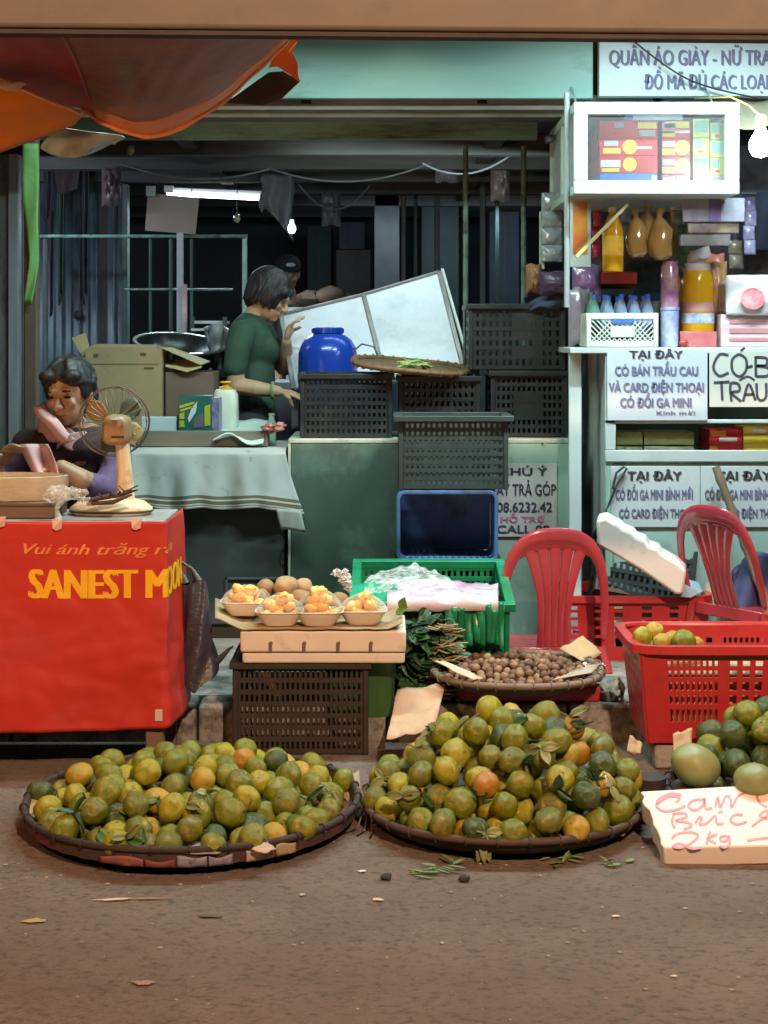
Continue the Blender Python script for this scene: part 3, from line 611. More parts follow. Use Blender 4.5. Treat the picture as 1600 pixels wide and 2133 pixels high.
m_wov = mat('woven_bamboo', (.26, .17, .085), (.16, .10, .05), scale=40, rough=.75, bump=.8, bscale=120, stretch=(1, 1, 3))
m_wovd = mat('old_dark_bamboo', (.09, .06, .04), (.15, .10, .065), scale=30, rough=.8, bump=.8, bscale=110, dirt=(.03, .022, .018), damt=.4, dscale=12)
def tray(name, label, c, R_, depth, m, mrim=None, rot=None, group=None, rimr=.010, cat='tray', flat=.75, seg=56):
    t = localize(thing(name, label, cat, c, 0, group, rot))
    pr = [(0, .004), (R_ * flat * .8, .004), (R_ * flat, .009), (R_ * (flat + .14), depth * .45), (R_ * .99, depth), (R_ * .965, depth + .001), (R_ * (flat + .12), depth * .5), (R_ * flat * .97, .016), (0, .011)]
    MB().shell(pr, seg, wob=lambda p: p + Vector((0, 0, .0016 * math.sin(math.atan2(p.y, p.x) * 46) * math.sin(p.length * 160)))).build('weave', m, t, smooth=50)
    b = MB(); pts = [(R_ * .985 * math.cos(a), R_ * .985 * math.sin(a), depth + .002 + .003 * math.sin(a * 3)) for a in [2 * math.pi * k / 60 for k in range(61)]]
    b.tube(pts, rimr, 8, cap=False)
    for k in range(0, 60, 2):       # lashing of the rim
        p = Vector(pts[k]); a = 2 * math.pi * k / 60
        b.tube([p + Vector((math.cos(a) * rimr * 1.25 * math.cos(q), math.sin(a) * rimr * 1.25 * math.cos(q), rimr * 1.25 * math.sin(q))) for q in [2 * math.pi * j / 8 for j in range(9)]], rimr * .28, 5, cap=False)
    b.build('rim', mrim or m, t, smooth=60)
    return t
yt = 6.18; q = P(855, 772, yt); rt = PX(122, yt)
tray('woven_tray', 'flat round woven tray with pale greens tilted on the black crate', (q.x, 6.22, q.z - .004), rt, .022, m_wov, mat('tray_rim', (.24, .13, .06), (.17, .09, .045), scale=25, rough=.7), rot=(math.radians(5), math.radians(5.2), 0))
b = MB(); random.seed(5)
for i in range(46):
    a = random.uniform(0, 6.28); r = .055 * random.random() ** .6; o = Vector((q.x + .01 + r * math.cos(a) * 1.15, 6.17 + r * math.sin(a) * .8, q.z + .018 + .022 * (1 - r / .055)))
    d = Vector((random.uniform(-1, 1), random.uniform(-1, 1), random.uniform(-.25, .35))).normalized() * random.uniform(.02, .04)
    b.tube([o - d, o + Vector((0, 0, .005)), o + d], [.003, .006, .002], 6)
tag(b.build('greens', mat('pale_greens', (.42, .50, .18), (.32, .42, .12), scale=20, rough=.6), smooth=60), 'small heap of pale cut greens lying on the woven tray', 'vegetables')

# white hinged lid (two framed white sheets) leaning in the middle
m_ws = mat('white_sheet_metal', (.50, .53, .58), (.56, .59, .64), scale=3, rough=.28, spec=.6, dirt=(.38, .42, .44), damt=.35, dscale=3)
m_af = mat('grey_aluminium', (.28, .26, .25), (.18, .17, .165), scale=16, rough=.45, metal=.5)
t = thing('display_board', 'large white framed board tilted up behind the crates', 'lid', (P(780, 0, 7.05).x, 7.05, P(0, 800, 7.05).z))
TL, TM, TR, BR, BM, BL = P(585, 655, 7.0), P(757, 613, 7.12), P(914, 566, 7.25), P(966, 770, 6.85), P(802, 790, 6.78), P(612, 810, 6.72)
for a, b_, c_, d in ((TL, TM, BM, BL), (TM, TR, BR, BM)):
    nrm = (b_ - a).cross(d - a).normalized()
    MB().prism([a, b_, c_, d], nrm * -.008).build('white_sheet', m_ws, t)
b = MB()
for a, b_ in ((TL, TM), (TM, TR), (TR, BR), (TM, BM), (TL, BL), (BL, BM), (BM, BR)): b.bar(a + Vector((0, -.012, 0)), b_ + Vector((0, -.012, 0)), .022, .014)
b.build('frame', m_af, t, bevel=.003)
b = MB(); e = TR + Vector((.03, -.02, .0)); b.bar(TR + Vector((.016, -.01, .012)), BR + Vector((.03, -.012, 0)), .012, .01); b.ball(TR + Vector((.02, -.02, -.018)), .012)
b.build('stay', mat('pale_stay', (.5, .55, .52), rough=.4), t)
for sx in (BL, BR): MB().bar((sx.x, sx.y + .1, PZ), (sx.x, sx.y + .1, sx.z + .02), .03).bar((sx.x, sx.y + .12, sx.z), (sx.x, sx.y - .0, sx.z), .02).build('support_leg', m_af, t)
# lower white panel behind the lady (body of the cart)
t = thing('white_cart', 'pale white food cart panel between the lady and the blue barrel', 'cart', (P(600, 0, 7.3).x, 7.3, PZ))
MB().bx(P(560, 0, 7.2).x, P(1000, 0, 7.2).x, 7.3, 7.75, .35, P(0, 795, 7.3).z).build('body', mat('cart_white', (.36, .40, .43), (.42, .46, .49), scale=4, rough=.4), t, bevel=.006)
b = MB()
for u in (572, 985):
    for yy in (7.34, 7.7): q = P(u, 0, 7.2); b.bx(q.x - .02, q.x + .02, yy - .02, yy + .02, PZ, .35)
b.build('leg', m_af, t)
MB().pbox(596, 640, 690, 668, 7.6, .02).build('back_board', m_ws, t)
MB().bx(P(596, 0, 7.6).x, P(690, 0, 7.6).x, 7.605, 7.62, P(0, 800, 7.6).z, P(0, 668, 7.6).z).build('back_stand', m_ws, t)

# ================================================================== CLOTH-COVERED COUNTER
CY = 6.0; ztc = P(0, 938, CY).z
m_dkb = mat('dark_counter_board', (.032, .042, .04), (.05, .06, .056), scale=4, rough=.55, dirt=(.09, .10, .095), damt=.22, dscale=5)
t = thing('counter', 'dark counter box standing under the striped grey cloth', 'counter', (P(450, 0, 6.2).x, 6.2, PZ))
cl, cr = P(235, 0, CY).x, P(592, 0, CY).x
MB().bx(cl, cr, CY + .02, 6.5, PZ + .06, ztc - .006).build('body', m_dkb, t, bevel=.004)
MB().bx(cl + .03, cr - .03, CY + .05, 6.46, PZ, PZ + .06).build('plinth', m_beam, t)
MB().pbox(372, 1080, 376, 1290, CY + .013, .008).pbox(470, 1203, 474, 1290, CY + .013, .008).pbox(470, 1203, 590, 1207, CY + .013, .008).build('panel_seam', mat('seam_grey', (.12, .15, .14), rough=.5), t)
MB().pbox(586, 1150, 592, 1175, CY + .012, .012).build('latch', m_beam, t)
m_cloth = bpy.data.materials.new('striped_grey_cloth'); m_cloth.use_nodes = True
def cloth_nodes():
    nt = m_cloth.node_tree; N = nt.nodes; L = nt.links; b = N['Principled BSDF']; b.inputs['Roughness'].default_value = .85
    tc = N.new('ShaderNodeTexCoord'); uv = N.new('ShaderNodeUVMap'); sp = N.new('ShaderNodeSeparateXYZ'); L.new(uv.outputs[0], sp.inputs[0])
    r = N.new('ShaderNodeValToRGB'); L.new(sp.outputs['Y'], r.inputs[0]); r.color_ramp.interpolation = 'CONSTANT'
    st = [(0, (.40, .43, .42)), (.780, (.13, .115, .075)), (.835, (.46, .46, .40)), (.862, (.12, .105, .07)), (.925, (.50, .50, .46)), (.940, (.16, .145, .10)), (.962, (.5, .5, .48))]
    el = r.color_ramp.elements; el[0].position = 0; el[0].color = (*st[0][1], 1); el[1].position = st[1][0]; el[1].color = (*st[1][1], 1)
    for p, c in st[2:]: e = el.new(p); e.color = (*c, 1)
    n = N.new('ShaderNodeTexNoise'); n.inputs['Scale'].default_value = 9; n.inputs['Detail'].default_value = 8; n.inputs['Roughness'].default_value = .7; L.new(tc.outputs['Object'], n.inputs['Vector'])
    mr = N.new('ShaderNodeMapRange'); mr.inputs[1].default_value = .60; mr.inputs[2].default_value = .72; L.new(n.outputs['Fac'], mr.inputs[0])
    mx = N.new('ShaderNodeMix'); mx.data_type = 'RGBA'; L.new(mr.outputs[0], mx.inputs[0]); L.new(r.outputs[0], mx.inputs[6]); mx.inputs[7].default_value = (.13, .135, .12, 1)
    L.new(mx.outputs[2], b.inputs['Base Color'])
    n2 = N.new('ShaderNodeTexNoise'); n2.inputs['Scale'].default_value = 240; L.new(tc.outputs['Object'], n2.inputs['Vector'])
    bp = N.new('ShaderNodeBump'); bp.inputs['Strength'].default_value = .25; bp.inputs['Distance'].default_value = .003; L.new(n2.outputs['Fac'], bp.inputs['Height']); L.new(bp.outputs[0], b.inputs['Normal'])
cloth_nodes()
x0, x1 = P(215, 0, CY).x, cr + .006
zlow = P(0, 1062, CY - .03).z
def clothpt(a, c):       # c along: 0 back edge of the top .. .42 front edge .. 1 lower hem
    x = x0 + (x1 - x0) * a; tt = .46
    if c < tt: y, z = 6.48 - (6.48 - CY) * c / tt, ztc
    else:
        k = (c - tt) / (1 - tt); dr = (ztc - zlow) * (1 + .02 * math.sin(a * 21)); y = CY - .012 - .022 * k; z = ztc - dr * k
        y -= (.016 * math.sin(a * 17 + .6 * math.sin(c * 5)) + .010 * math.sin(a * 41 + 1.3)) * k ** .8 + .012 * k * fbm(a * 6, c * 2)
    # rounded front edge
    d = abs(c - tt)
    if d < .05: kk = 1 - d / .05; z -= .012 * kk * kk; y += .010 * kk * kk
    if a > .93 and c > tt: k = (c - tt) / (1 - tt); x += .075 * (a - .93) / .07 * k ** 1.4; z -= .02 * (a - .93) / .07 * k
    return Vector((x, y, z + .004 + .0015 * fbm(a * 9, c * 9)))
nu, nv = 90, 60
b = MB().grid(clothpt, nu, nv)
cb = b.build('counter_cloth', m_cloth, smooth=80, solid=.003)
uvl = cb.data.uv_layers.new(name='UVMap')
for lp in cb.data.loops:
    i = lp.vertex_index; c = (i // (nu + 1)) / nv; uvl.data[lp.index].uv = ((i % (nu + 1)) / nu, max(0, (c - .46) / .54))
tag(cb, 'grey cloth with brown stripes along its hem spread over the dark counter', 'cloth')
def flap(a, c):
    q = P(575 + 52 * a + 10 * c, 1058 + 44 * c + 6 * a, CY - .055); q.y -= .01 * math.sin(a * 6 + c * 3); return q
b = MB().grid(flap, 10, 6); tag(b.build('rag', mat('white_rag', (.42, .43, .40), (.30, .30, .27), scale=9, rough=.9), smooth=80, solid=.004), 'white rag hanging below the right end of the striped cloth', 'cloth')
# things on the counter
ty = 6.10
ltr = thing('shallow_tray', 'long shallow wooden tray on the counter cloth', 'tray', (P(430, 0, ty).x, ty, ztc + .007)); z0 = ztc + .009
a0, a1 = P(285, 0, ty).x, P(552, 0, ty).x; zt1 = P(0, 897, ty).z
mtr = mat('old_tray_wood', (.17, .165, .125), (.11, .105, .08), scale=7, rough=.7, stretch=(.3, 1, 3))
MB().bx(a0, a1, ty, ty + .30, z0, z0 + .008).build('floor_board', mtr, ltr)
MB().bx(a0, a1, ty - .012, ty, z0 - .001, zt1).bx(a0, a1, ty + .30, ty + .312, z0, zt1).bx(a0 - .012, a0, ty - .012, ty + .312, z0, zt1).bx(a1, a1 + .012, ty - .012, ty + .312, z0, zt1).build('side_board', mtr, ltr, bevel=.003)
zs = z0 + .009
b = MB().bx(P(300, 0, 6.2).x, P(372, 0, 6.2).x, 6.14, 6.17, zs, P(0, 868, 6.15).z); tag(b.build('paper_pad', mat('bluish_paper', (.48, .60, .64), (.42, .55, .6), rough=.7), bevel=.002), 'pale blue paper packet lying in the shallow tray left of the green box', 'packet')
t = thing('green_box', 'dark green printed carton in the shallow tray', 'box', (P(410, 0, 6.2).x, 6.2, zs)); zg = P(0, 824, 6.13).z
gcp = MB().bx(P(371, 0, 6.13).x, P(440, 0, 6.13).x, 6.13, 6.25, zs, zg).build('carton', mat('green_carton', (.015, .10, .085), (.02, .13, .11), rough=.4), t, bevel=.002)
yf = 6.127
MB().quadp([(374, 845, yf), (405, 836, yf), (405, 841, yf), (374, 851, yf)], (0, .002, 0)).quadp([(376, 853, yf), (403, 845, yf), (403, 849, yf), (376, 858, yf)], (0, .002, 0)).quadp([(374, 862, yf), (384, 858, yf), (384, 873, yf), (374, 873, yf)], (0, .002, 0)).quadp([(374, 876, yf), (384, 876, yf), (384, 890, yf), (374, 890, yf)], (0, .002, 0)).quadp([(426, 846, yf), (438, 842, yf), (438, 886, yf), (426, 888, yf)], (0, .002, 0)).build('yellow_print', mat('yellow_print', (.42, .48, .05), rough=.4), gcp)
MB().quadp([(400, 848, yf), (411, 836, yf), (408, 858, yf), (394, 880, yf), (391, 872, yf)], (0, .002, 0)).build('white_print', mat('white_print', (.55, .65, .68), rough=.4), gcp)
MB().quadp([(403, 872, yf), (424, 858, yf), (424, 890, yf), (403, 892, yf)], (0, .002, 0)).build('grey_print', mat('grey_print', (.12, .13, .16), rough=.4), gcp)
MB().bx(P(440.5, 0, 6.135).x, P(456, 0, 6.135).x, 6.135, 6.25, zs, P(0, 829, 6.135).z).build('violet_side', mat('violet_side', (.06, .04, .16), (.3, .28, .42), scale=30, rough=.4), t, bevel=.002)
t = thing('plastic_jug', 'white plastic jug with a yellow cap behind the green box', 'jug', (P(470, 0, 6.30).x, 6.30, zs)); y = 6.30; q = P(470, 0, y)
zj = P(0, 812, y).z; MB().lathe([(0, zs), (.050, zs), (.054, zs + .01), (.052, zs + (zj - zs) * .55), (.050, zj - .02), (.040, zj), (.02, zj + .004), (0, zj + .004)], 28, (q.x, y, 0), sq=4).build('body', mat('milky_plastic', (.62, .66, .54), (.56, .60, .48), rough=.4, sss=.0), t, smooth=50)
MB().lathe([(.03, zj + .002), (.028, zj + .012), (.014, zj + .016), (.012, zj + .026), (.024, zj + .03), (.02, zj + .036), (0, zj + .036)], 18, (q.x, y, 0)).build('cap', mat('yellow_cap', (.75, .42, .04), rough=.35), t, smooth=40)
b = MB().grid(lambda a, c: Vector((P(448 + 103 * a, 0, 6.12).x, 6.36 - .30 * c + (.0 if c < .9 else -.02), zs + .003 + .055 * (1 - c) ** 2 + .004 * math.sin(a * 11 + c * 4) + (0 if c < .8 else .022 * math.sin(a * 5.5) * (c - .8) * 5 - .004))), 24, 14)
for p_ in b.v: p_.z += .022
tag(b.build('white_towel', mat('mint_towel', (.50, .62, .58), (.44, .56, .52), rough=.9), smooth=80, solid=.006), 'pale mint towel spread in the shallow tray', 'towel')
b = MB(); random.seed(11)
for i in range(9): b.ball(P(556 + random.uniform(0, 34), 890 + random.uniform(-7, 9), 6.07 + random.uniform(0, .06)), (.022, .016, .011), nz=.6, seed=i)
for p_ in b.v: p_.z = max(p_.z, ztc + .008)
tag(b.build('meat', mat('raw_meat', (.34, .10, .07), (.48, .2, .16), scale=30, rough=.35), smooth=70), 'small heap of raw red meat pieces at the right end of the counter', 'meat')
q = P(566, 872, 6.2); b = MB().lathe([(0, ztc + .008), (.018, ztc + .008), (.019, q.z - .02), (.012, q.z), (.011, q.z + .012), (.013, q.z + .014), (.013, q.z + .022), (0, q.z + .022)], 16, (q.x, 6.2, 0)); tag(b.build('small_bottle', mat('pale_green_bottle', (.35, .5, .36), (.28, .42, .3), rough=.3), smooth=40), 'small pale green bottle behind the raw meat', 'bottle')
# cardboard boxes on the back of the counter
m_card = mat('cardboard', (.34, .26, .145), (.40, .31, .18), scale=4, rough=.85, dirt=(.22, .165, .09), damt=.3, dscale=5)
m_cardl = mat('cardboard_inside', (.50, .42, .22), (.44, .36, .19), scale=4, rough=.85)
t = thing('cardboard_box', 'tall open cardboard box with one flap up behind the seller', 'box', (P(255, 0, 6.4).x, 6.5, ztc))
y = 6.36; zb_ = ztc + .009; a = P(178, 726, y); e = P(337, 726, y); zt2 = a.z
b = MB().bx(a.x, e.x, y, y + .006, zb_, zt2).bx(a.x, a.x + .006, y + .006, y + .3, zb_, zt2).bx(e.x - .006, e.x, y + .006, y + .3, zb_, zt2).bx(a.x, e.x, y + .3, y + .306, zb_, zt2).bx(a.x + .006, e.x - .006, y + .006, y + .3, zb_, zb_ + .006); b.build('carton', m_card, t)
MB().quadp([(149, 704, y + .10), (178, 693, y + .10), (192, 745, y + .02), (178, 753, y + .02)], (0, .005, 0)).build('flap', m_cardl, t)
MB().prism([(a.x + .01, y - .001, zt2 + .001), (e.x - .02, y - .001, zt2 + .001), (e.x - .04, y + .13, zt2 + .012), (a.x + .02, y + .14, zt2 + .015)], (0, 0, .004)).build('flap', m_card, t)
MB().prism([(e.x + .001, y + .01, zt2), (e.x + .001, y + .29, zt2), (e.x + .17, y + .27, zt2 - .06), (e.x + .16, y + .02, zt2 - .07)], (0, 0, .004)).build('flap', m_cardl, t)
MB().pbox(190, 757, 330, 759.5, y - .0015, .001).build('seam_line', mat('card_seam', (.24, .18, .1), rough=.9), t)
b = MB(); b.pbox(300, 765, 320, 769, y - .0015, .001).pbox(195, 737, 205, 744, y - .0015, .001).pbox(292, 735, 304, 741, y - .0015, .001); b.build('print', mat('card_print', (.12, .09, .06), rough=.9), t)
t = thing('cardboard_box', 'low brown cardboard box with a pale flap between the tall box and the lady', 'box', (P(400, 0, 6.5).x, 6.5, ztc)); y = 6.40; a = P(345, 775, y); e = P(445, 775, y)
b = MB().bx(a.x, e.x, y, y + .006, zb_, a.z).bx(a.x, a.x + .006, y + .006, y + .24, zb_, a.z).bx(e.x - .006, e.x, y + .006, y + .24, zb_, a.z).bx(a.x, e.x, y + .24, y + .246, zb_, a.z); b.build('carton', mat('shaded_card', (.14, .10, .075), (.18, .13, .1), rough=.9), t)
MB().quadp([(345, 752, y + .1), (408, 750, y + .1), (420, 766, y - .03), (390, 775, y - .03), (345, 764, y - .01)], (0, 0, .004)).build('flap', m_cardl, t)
b = MB().pbox(350, 815, 372, 846, 6.34, .05); t2 = b.build('white_carton', mat('white_carton', (.7, .72, .72), rough=.5), bevel=.002); t2.location.z = zs; tag(t2, 'small white carton between the tall cardboard box and the green box', 'box')
b = MB(); random.seed(8)
for i in range(9): b.ball(P(400 + random.uniform(-18, 18), 822 + random.uniform(-14, 12), 6.34), (.03, .02, .03), nz=.7, seed=i)
t2 = b.build('black_bag', mat('black_bag_plastic', (.01, .011, .013), rough=.35), smooth=50); t2.location.z = zs; tag(t2, 'crumpled black plastic bag behind the green box', 'bag')
# foil-covered chair behind the lady
t = thing('covered_chair', 'chair back wrapped in a grey dust cover behind the lady in green', 'chair', (P(465, 0, 7.05).x, 7.1, PZ))
def cvr(a, c):
    u0 = 428 + 26 * c; u1 = 495 - 4 * c
    q = P(u0 + (u1 - u0) * a, 695 - 20 * math.sin(math.pi * min(1, a * .9 + .2)) * (1 - c) + (118) * c, 7.05 + .02 * math.sin(a * 14 + c * 3) + .008 * math.sin(c * 20 + a * 6)); return q
MB().grid(cvr, 26, 26).build('cover', mat('grey_foil_cover', (.30, .32, .33), (.16, .17, .18), scale=14, rough=.4, stretch=(2, 1, .5)), t, smooth=80, solid=.02)
q0, q1 = P(452, 800, 7.05), P(492, 800, 7.05)
for x in (q0.x, q1.x): MB().tube([(x, 7.06, PZ), (x, 7.06, q0.z + .05)], .012).tube([(x, 7.38, PZ), (x, 7.38, .5)], .012).build('leg', m_steel, t)
MB().bx(q0.x - .02, q1.x + .02, 7.05, 7.4, .5, .53).build('seat', m_steel, t, bevel=.006)
# ================================================================== PEOPLE
def limb(b, pts, rs, flat=1.0):
    pts = [Vector(p) for p in pts]
    b.tube(pts, rs, 12, flat=flat)
    for p, r in zip(pts, rs): b.ball(p, r * .995, 12, 8)
def fuse(b, name, mats, parent, voxel=.006, it=6, disp=None):
    """overlapping closed volumes grown together into one continuous surface"""
    o = b.build(name, mats, parent, smooth=0)
    md = o.modifiers.new('fuse', 'REMESH'); md.mode = 'VOXEL'; md.voxel_size = voxel; md.use_smooth_shade = True
    ms = o.modifiers.new('soft', 'SMOOTH'); ms.factor = .5; ms.iterations = it
    bpy.context.view_layer.update(); dg = bpy.context.evaluated_depsgraph_get()
    me = bpy.data.meshes.new_from_object(o.evaluated_get(dg)); old = o.data; o.modifiers.clear(); o.data = me; me.name = name; bpy.data.meshes.remove(old)
    if disp:
        for q in me.vertices: q.co += q.normal * disp(q.co)
    for p in me.polygons: p.use_smooth = True
    if not me.materials: me.materials.append(mats)
    return o
def hand(b, wrist, tip_dir, palm_n, size=.17, curl=.6, mirror=1):
    """palm, four unequal fingers and a thumb; curl bends them towards palm_n"""
    w = Vector(wrist); d = Vector(tip_dir).normalized(); n = Vector(palm_n); n = (n - d * n.dot(d)).normalized(); s = d.cross(n) * mirror
    k = size / .17
    R = Matrix((s, d, n)).transposed()
    b.ball(w + d * .045 * k, (.036 * k, .048 * k, .016 * k), 12, 8, R)
    for i, (off, ln) in enumerate(((-.027, .062), (-.009, .074), (.009, .070), (.026, .054))):
        p = w + d * .078 * k + s * off * k; dd = d.copy(); pts = [p]
        for j in range(3):
            a = curl * (.5 + .35 * j) + .06 * i
            dv = (d * math.cos(a) + n * math.sin(a)).normalized(); p = p + dv * ln * k * (.42, .32, .26)[j]; pts.append(p)
        limb(b, pts, [.0088 * k, .0082 * k, .0076 * k, .0064 * k])
    p = w + d * .03 * k - s * .032 * k; pts = [p, p + (-s * .7 + d * .7 + n * .2) * .032 * k, p + (-s * .45 + d * .9 + n * .75).normalized() * .062 * k]
    limb(b, pts, [.0115 * k, .0098 * k, .0075 * k])
def head(b, c, fwd, up, k=1.0):
    """skull, jaw, nose, lips, ears, brow; returns the frame (right, forward, up)"""
    c = Vector(c); f = Vector(fwd).normalized(); u = Vector(up); u = (u - f * u.dot(f)).normalized(); r = f.cross(u)
    R = Matrix((r, f, u)).transposed(); at = lambda x, y, z: c + (r * x + f * y + u * z) * k
    b.ball(at(0, -.008, .018), (.072 * k, .092 * k, .092 * k), 20, 14, R)
    b.ball(at(0, .020, -.042), (.054 * k, .064 * k, .066 * k), 16, 12, R)
    b.ball(at(0, .060, -.082), (.022 * k, .020 * k, .018 * k), 10, 8, R)
    b.ball(at(0, .078, .022), (.046 * k, .012 * k, .012 * k), 10, 8, R)
    limb(b, [at(0, .080, .008), at(0, .096, -.018), at(0, .100, -.027)], [.008 * k, .011 * k, .012 * k])
    for s in (-1, 1):
        b.ball(at(s * .011, .092, -.029), .009 * k, 8, 6); b.ball(at(s * .036, .066, -.020), (.021 * k, .016 * k, .018 * k), 10, 8, R)
        b.ball(at(s * .074, -.008, -.006), (.008 * k, .018 * k, .030 * k), 10, 8, R)
    b.ball(at(0, .078, -.052), (.024 * k, .012 * k, .006 * k), 10, 6, R); b.ball(at(0, .076, -.062), (.020 * k, .011 * k, .006 * k), 10, 6, R)
    return at, R
m_skin = mat('skin', (.52, .33, .20), (.46, .28, .17), scale=9, rough=.5, sss=.12)
m_skind = mat('tanned_skin', (.48, .27, .17), (.41, .22, .135), scale=9, rough=.45, sss=.1)
m_hair = mat('black_hair', (.010, .010, .011), (.018, .018, .020), scale=40, rough=.55, bump=.5, bscale=90, stretch=(1, 1, .2))
m_eye = mat('eye', (.02, .015, .012), rough=.2)
# ---- standing woman in green
Y = 6.8
def Q(u, v, d=0): return P(u, v, Y) + Vector((0, d, 0))
t = thing('person', 'person in a dark green t-shirt standing behind the counter with one hand raised', 'person', (P(530, 0, Y).x, Y, PZ))
b = MB()
b.ball(Q(523, 722), (.085, .13, .13)); b.ball(Q(525, 800), (.082, .12, .14)); b.ball(Q(528, 868), (.10, .135, .12))
limb(b, [Q(520, 680), Q(533, 650), Q(548, 626)], [.052, .043, .042])
limb(b, [Q(506, 702, -.15), Q(500, 752, -.19), Q(500, 800, -.20)], [.052, .045, .037])
limb(b, [Q(500, 800, -.20), Q(540, 806, -.21), Q(586, 812, -.20)], [.038, .036, .024])
hand(b, Q(588, 812, -.20), (1, 0, -.22), (0, .2, -1), .165, .55, 1)
limb(b, [Q(548, 704, .14), Q(572, 745, .17), Q(588, 768, .12)], [.05, .042, .036])
limb(b, [Q(588, 768, .12), Q(594, 738, .05), Q(597, 712, 0)], [.036, .032, .023])
hand(b, Q(597, 712, 0), (.25, -.1, 1), (.9, -.1, -.3), .165, .9, -1)
for s in (-1, 1):
    limb(b, [Q(528, 890, s * .085), Q(536, 1065, s * .09), Q(526, 1235, s * .10)], [.085, .058, .036])
    limb(b, [Q(522, 1248, s * .10), Q(548, 1252, s * .11), Q(560, 1254, s * .115)], [.034, .030, .022])
at, R = head(b, Q(561, 617, 0), (1, -.16, -.50), (.5, 0, 1), .98)
bdy = fuse(b, 'body', m_skin, t, .0045, 4)
b = MB()
b.ball(Q(521, 718), (.105, .150, .145)); b.ball(Q(540, 730), (.092, .120, .085)); b.ball(Q(527, 790), (.100, .138, .16)); b.ball(Q(526, 840), (.104, .140, .09))
limb(b, [Q(510, 696, -.13), Q(503, 730, -.175), Q(499, 764, -.195)], [.062, .057, .054]); limb(b, [Q(540, 696, .13), Q(556, 728, .16), Q(570, 748, .17)], [.066, .06, .056])
b.ball(Q(522, 688), (.07, .11, .06)); b.ball(Q(532, 668), (.060, .066, .03))
fuse(b, 'shirt', mat('dark_green_shirt', (.035, .085, .055), (.022, .06, .038), scale=7, rough=.85, bump=.2, bscale=200), t, .008, 4, lambda q: .005 * fbm(q.x * 9, q.y * 9, q.z * 7))
b = MB(); b.ball(Q(528, 872), (.112, .15, .125))
for s in (-1, 1): limb(b, [Q(528, 895, s * .085), Q(537, 1065, s * .09), Q(527, 1215, s * .10)], [.105, .082, .070])
fuse(b, 'trousers', mat('black_trousers', (.010, .012, .012), (.02, .022, .022), rough=.8), t, .010, 4)
b = MB(); b.ball(at(0, -.018, .040), (.080, .096, .078), 20, 14, R); b.ball(at(0, -.062, -.005), (.076, .050, .082), 16, 12, R); b.ball(at(0, -.05, .085), (.05, .05, .035), 12, 8, R)
def locks(b, at, n, seed, zlo, front):
    rnd = random.Random(seed)
    for i in range(n):
        a = rnd.uniform(-2.5, 2.5); x, y = math.sin(a) * .069, -math.cos(a) * .086 - .012
        if front and abs(a) > 1.9: zl_ = .03
        else: zl_ = zlo + rnd.uniform(-.02, .03)
        pts = [at(x * .3, y * .35 - .01, .125), at(x * .85, y * .88, .095), at(x * 1.13, y * 1.12, .04), at(x * 1.12 + rnd.uniform(-.012, .012), y * 1.06, zl_ + .03), at(x * 1.02 + rnd.uniform(-.02, .02), y * .98 + rnd.uniform(-.012, .012), zl_)]
        b.tube(smooth_path(pts, 3), [.009, .011, .012, .012, .012, .012, .011, .010, .009, .007, .005, .003, .0015], 6)
locks(b, at, 90, 3, -.05, 0)
for s in (-1, 1): b.ball(at(s * .066, .008, .008), (.022, .042, .058), 12, 8, R); b.ball(at(s * .045, .066, .045), (.030, .026, .028), 12, 8, R)
fuse(b, 'hair', m_hair, t, .0045, 1, lambda q: .003 * fbm(q.x * 50, q.y * 50, q.z * 12))
b = MB()
for s in (-1, 1): b.ball(at(s * .032, .079, .002), (.013, .006, .005), 8, 6, R)
b.build('eyes', m_eye, bdy)
b = MB(); c = Q(575, 810, -.205); b.tube([c + Vector((0, .034 * math.cos(a), .034 * math.sin(a))) for a in [2 * math.pi * k / 16 for k in range(17)]], .007, 6, cap=False); b.build('wristband', mat('pale_green_band', (.3, .42, .22), rough=.4), t)
for s in (-1, 1): MB().ball(Q(546, 1258, s * .11), (.075, .042, .025)).build('sandal', m_beam, t)
# ---- seated seller with scarf
Y = 5.28
t = thing('person', 'seated person with black hair and a pink scarf bending over the red table', 'person', (P(150, 0, Y).x, Y, PZ))
b = MB()
b.ball(Q(150, 1000, .02), (.165, .105, .19)); b.ball(Q(148, 935, -.01), (.17, .10, .10)); b.ball(Q(150, 1120, .08), (.17, .13, .13))
limb(b, [Q(148, 905), Q(146, 880, -.03), Q(150, 850, -.05)], [.058, .050, .050])
limb(b, [Q(62, 928), Q(20, 985, -.04), Q(4, 1010, -.10)], [.052, .045, .040]); limb(b, [Q(4, 1010, -.10), Q(16, 978, -.19), Q(30, 958, -.25)], [.040, .036, .027])
hand(b, Q(30, 958, -.25), (.55, -.2, .55), (.4, -.5, -.5), .165, .75, 1)
limb(b, [Q(232, 928), Q(242, 985, -.06), Q(226, 1012, -.14)], [.052, .046, .040]); limb(b, [Q(226, 1012, -.14), Q(190, 985, -.22), Q(160, 962, -.25)], [.040, .038, .028])
hand(b, Q(160, 962, -.25), (-.8, -.1, -.12), (-.2, -.2, -.9), .175, .7, -1)
for s in (-1, 1): limb(b, [Q(150 + s * 55, 1140, .08), Q(150 + s * 65, 1120, -.28), Q(150 + s * 60, 1350, -.20)], [.085, .06, .042])
at, R = head(b, Q(156, 818, -.085), (-.30, -1, -.20), (-.10, -.2, 1), .97)
bdy = fuse(b, 'body', m_skind, t, .0045, 4)
b = MB(); b.ball(Q(150, 1000, .02), (.18, .12, .20)); b.ball(Q(148, 930, -.01), (.185, .112, .085)); b.ball(Q(150, 1120, .08), (.185, .14, .12)); b.ball(Q(62, 930), .066); b.ball(Q(232, 930), .066)
